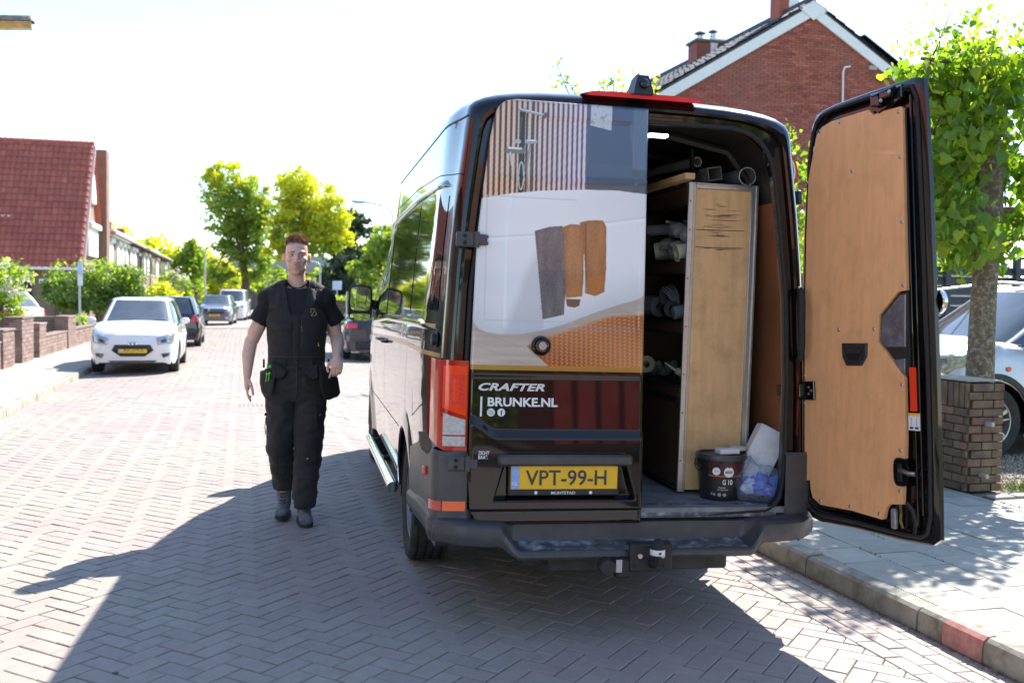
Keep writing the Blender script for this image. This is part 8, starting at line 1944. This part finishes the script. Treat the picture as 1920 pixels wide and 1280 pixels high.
wd_ = thing('woodland', 'bright green wooded bank behind the end of the terrace', 'trees'); P, Nr = clumped([(-16, 128, 6, 5, 4, 4.0), (-10, 126, 4.8, 4, 4, 3.0), (-6, 124, 4.0, 4, 3, 2.4), (-2, 122, 3.4, 4, 3, 2.2), (3, 130, 3.2, 5, 3, 2.6), (8, 130, 3.5, 5, 3, 3), (14, 130, 4, 5, 3, 4), (20, 130, 5, 6, 3, 5)], 15000, 200, .16); cards(P, Nr, .32 + .2 * rng.random(len(P)), 'foliage', M_leafyellow, wd_)
P, Nr = clumped([(-8, 121, 1.6, 6, 2, 1.8), (0, 118, 1.5, 6, 2, 1.5), (9, 112, 1.8, 7, 2, 2)], 6000, 90, .18); cards(P, Nr, .28 + .15 * rng.random(len(P)), 'undergrowth', M_leafbright, wd_)
# the two tall locust trees at the end of the street
def locust(lab, x, y, tk, blobs, m, n, extra=None):
    return tree('tall_tree', lab, 'tree', (x, y, .1), tk, [.34, .30, .24, .16], blobs, n, .135, m, clumps=210, spread=.155, limbs=18, flat=.85, shell=.1, extra=extra, asp=.5)
locust('tall airy green tree at the end of the street, left of the pair', .35, 75, [(0, 0, 0), (-.05, 0, 2.5), (-.35, 0, 4.5), (-.6, 0, 7.0)], [(-.9, 0, 8.6, 2.5, 1.6, 2.4), (-1.1, 0, 6.2, 2.0, 1.4, 1.8), (.6, 0, 7.0, 1.7, 1.4, 2.0), (-.4, 0, 4.9, 1.9, 1.3, 1.2), (1.1, 0, 3.4, 1.6, 1.2, 1.2), (-1.7, 0, 3.0, 1.5, 1, 1.0)], M_leafgreen, 15000, extra=([(-1.0, 0, 9.9, 1.8, 1.3, 1.0), (.6, 0, 8.6, 1.2, 1.2, 1.0)], 2400, .15, M_leafyellow, 30))
locust('tall bright yellow leaved tree at the end of the street, right of the pair', 4.0, 70, [(0, 0, 0), (-.1, 0, 2.2), (-.2, 0, 4.2), (.1, 0, 7.0)], [(.0, 0, 8.5, 2.2, 1.4, 1.9), (1.5, 0, 7.1, 1.9, 1.3, 1.7), (-1.0, 0, 6.9, 1.5, 1.2, 1.8), (2.0, 0, 5.5, 1.6, 1.2, 1.2), (.6, 0, 5.6, 1.9, 1.3, 1.2), (-1.2, 0, 4.8, 1.2, 1, 1.2)], M_leafyellow, 16000, extra=([(-.8, 0, 5.6, 1.2, 1, 1.2), (1.2, 0, 4.9, 1.5, 1, .6)], 1600, .14, M_leafgreen, 30))
tree('pine_tree', 'dark pine with a flat crown right of the yellow tree', 'tree', (8.9, 86, .1), [(0, 0, 0), (0, 0, 3.5), (.2, 0, 7.8)], [.2, .17, .1], [(.2, 0, 7.9, 1.5, 1.2, 1.0), (.9, 0, 6.6, 1.7, 1.2, 1.1), (-.7, 0, 5.8, 1.6, 1.1, 1.1), (.2, 0, 4.4, 2.0, 1.2, 1.2), (.4, 0, 2.6, 2.0, 1.2, 1.4)], 11000, .15, M_leafblue, 150, .2, flat=.6)
tree('conifer', 'very dark conifer behind the small blue sign', 'tree', (8.0, 78, .1), [(0, 0, 0), (0, 0, 3)], [.2, .12], [(0, 0, 2.6, 1.1, 1, 2.3), (.2, 0, 4.2, .8, .8, 1.6), (-1.6, 0, 2.0, 1.0, .9, 1.8)], 5500, .14, M_leafblue, 70, .16)
tree('broadleaf_tree', 'mid green tree behind the van mirror on the right', 'tree', (8.2, 58, .1), [(0, 0, 0), (0, 0, 2), (0, 0, 3.4)], [.18, .14, .1], [(.1, 0, 4.1, 1.4, 1.2, 1.3), (-.9, 0, 2.9, 1.2, 1.1, 1.1), (1.2, 0, 3.2, 1.2, 1.1, 1.5)], 7500, .13, M_leafgreen, 80, .16, extra=([(0, 0, 4.8, 1.2, 1, .8)], 900, .12, M_leafbright, 20))
tree('broadleaf_tree', 'yellow green bushy tree just above the van mirror', 'tree', (6.3, 40, .1), [(0, 0, 0), (0, 0, 1.5)], [.1, .08], [(0, 0, 2.2, .9, .8, .75), (.7, 0, 1.9, .9, .8, .8)], 3600, .085, M_leafbright, 50, .18, extra=([(0, 0, 2.6, .8, .7, .4)], 600, .08, M_leafyellow, 16))
hg = thing('hedge', 'clipped bright green hedge behind the dark grey car', 'hedge', (6.6, 46, .1)); MB().box((0, 0, .65), (5.2, 1.0, 1.3)).build('branches', M_bark, hg)
P = np.stack([rng.uniform(-2.7, 2.7, 7000), rng.uniform(-.6, .6, 7000), rng.uniform(.1, 1.5, 7000)], 1); k_ = (np.abs(P[:, 1]) > .45) | (P[:, 2] > 1.3) | (np.abs(P[:, 0]) > 2.5); cards(P[k_], rng.normal(size=(k_.sum(), 3)) + np.array([0, -.4, .6]), .05 + .03 * rng.random(k_.sum()), 'foliage', M_leafbright, hg)
# distant buildings
db = thing('distant_building', 'distant brick building with pale grey roof behind the trees', 'building', (4.5, 122, .1))
MB().box((0, 4, 2.1), (13, 8, 4.2)).build('wall', mat('distant_brick', (.22, .10, .075), .85, var=.15), db); MB().box((0, 4, 4.35), (13.6, 8.6, .5)).build('fascia', mat('pink_fascia', (.45, .24, .20), .7), db); MB().prism([(-6.6, 4.6), (6.6, 4.6), (5.2, 6.2), (-5.2, 6.2)], 0, 8, axis=1).build('roof', mat('pale_roof', (.34, .35, .34), .7), db)
for k in range(6):
    wn = MB().box((-5.2 + k * 2.1, -.03, 2.7), (1.3, .10, 1.5)).build('window', M_whitepaint, db); MB().box((-5.2 + k * 2.1, -.09, 2.7), (1.1, .02, 1.2)).build('pane', M_windark, wn)
rh = thing('red_roof_cottage', 'small house with red roof and dark gable behind the parked cars', 'house', (-.3, 104, .1))
MB().prism([(-1.6, 0), (1.9, 0), (1.9, 1.4), (.4, 2.7), (-1.6, 1.2)], 0, 5, axis=1).build('wall', mat('slate_gable', (.10, .09, .10), .8), rh); MB().add([(-2.6, -.2, 1.1), (-1.6, -.2, 2.75), (.4, -.2, 2.8), (-.4, -.2, 1.1)], [(0, 1, 2, 3)]).box((-1.4, 2.4, 1.9), (1.6, 5, 1.2)).build('roof', mat('cottage_roof', (.32, .10, .07), .8), rh)
# parking bay on the right beyond the van
pb_ = structure(MB().add([(XR + .001, 17, .006), (5.2, 17, .006), (5.2, 60, .006), (XR + .001, 60, .006)], [(0, 1, 2, 3)]).build('parking_bay', M_roadfar, smooth=0))
# ------------------------------------------------------------------ what stands behind the photographer (seen in the paint)
sk = thing('skip_container', 'red steel skip container standing on the pavement behind the photographer', 'skip', (4.4, -7.5, pz)); M_skip = mat('red_skip_paint', (.42, .035, .025), .55, var=.25, scale=3, dirt=(.25, .2, .17), dirt_scale=5, dirt_amt=.6)
q = MB(); q.prism([(-1.2, .18), (1.2, .18), (1.2, 1.5), (-1.2, 1.5)], -1.7, 1.7, axis=1); q.build('box', M_skip, sk)
for k in range(7): MB().box((-1.1 + k * .366, 1.74, .85), (.07, .07, 1.3)).build('rib', M_skip, sk)
MB().box((0, 1.75, 1.5), (2.5, .10, .10)).build('rim', M_skip, sk); MB().box((0, 1.75, .25), (2.4, .08, .10)).build('skid', M_black, sk)
hb_ = thing('hedge', 'green hedge along the pavement behind the photographer', 'hedge', (5.0, -14, .1)); MB().box((-3, 0, .7), (9, 1, 1.4)).build('branches', M_bark, hb_); P = np.stack([rng.uniform(-7.6, 1.6, 5000), rng.uniform(.4, .7, 5000), rng.uniform(.1, 1.7, 5000)], 1); cards(P, rng.normal(size=(5000, 3)) + np.array([0, 1, .5]), .09 + .03 * rng.random(5000), 'foliage', M_leafgreen, hb_)
bh_ = thing('brick_house', 'brown brick house closing the street behind the photographer', 'house', (3, -24, .1)); MB().box((0, -4, 2.6), (22, 8, 5.2)).build('wall', M_brickpale, bh_); MB().prism([(-11.5, 5.2), (11.5, 5.2), (10, 8.4), (-10, 8.4)], -8.5, .5, axis=1).build('roof', M_rooforange, bh_)
for k in range(7): MB().box((-9 + k * 3, .03, 1.6), (1.7, .1, 1.6)).box((-9 + k * 3, .03, 4.0), (1.5, .1, 1.3)).build('window', M_windark, bh_)
for i, (x, y, h) in enumerate(((-6.5, -16, 4.5), (-2.0, -20, 5.2), (9.5, -12, 5.5))): tree('broadleaf_tree', 'leafy green tree behind the photographer, ' + ('left one', 'middle one', 'right one')[i], 'tree', (x, y, .1), [(0, 0, 0), (0, 0, 2), (0, 0, h * .7)], [.2, .16, .1], [(0, 0, h, 2.2, 2, 1.9), (1, 0, h * .7, 1.6, 1.5, 1.2)], 3000, .2, M_leafgreen, 60, .18)
hn_ = thing('terraced_houses', 'near part of the left terrace with red roof, outside the frame', 'house', (-12, 6, .1)); MB().box((0, 0, 2.4), (8, 20, 4.8)).build('wall', M_brickpale, hn_); MB().prism([(-4.4, 4.8), (4.4, 4.8), (0, 8.2)], -10.4, 10.4, axis=1).build('roof', M_pantile, hn_)
for k in range(6):
    for z in (1.5, 3.7): MB().box((4.03, -8.2 + k * 3.2, z), (.1, 1.5, 1.4)).build('window', M_windark, hn_)
for y in (-6, 0, 6): MB().box((0, y, 8.3), (.8, .8, 1.2)).build('chimney', M_brickold, hn_)
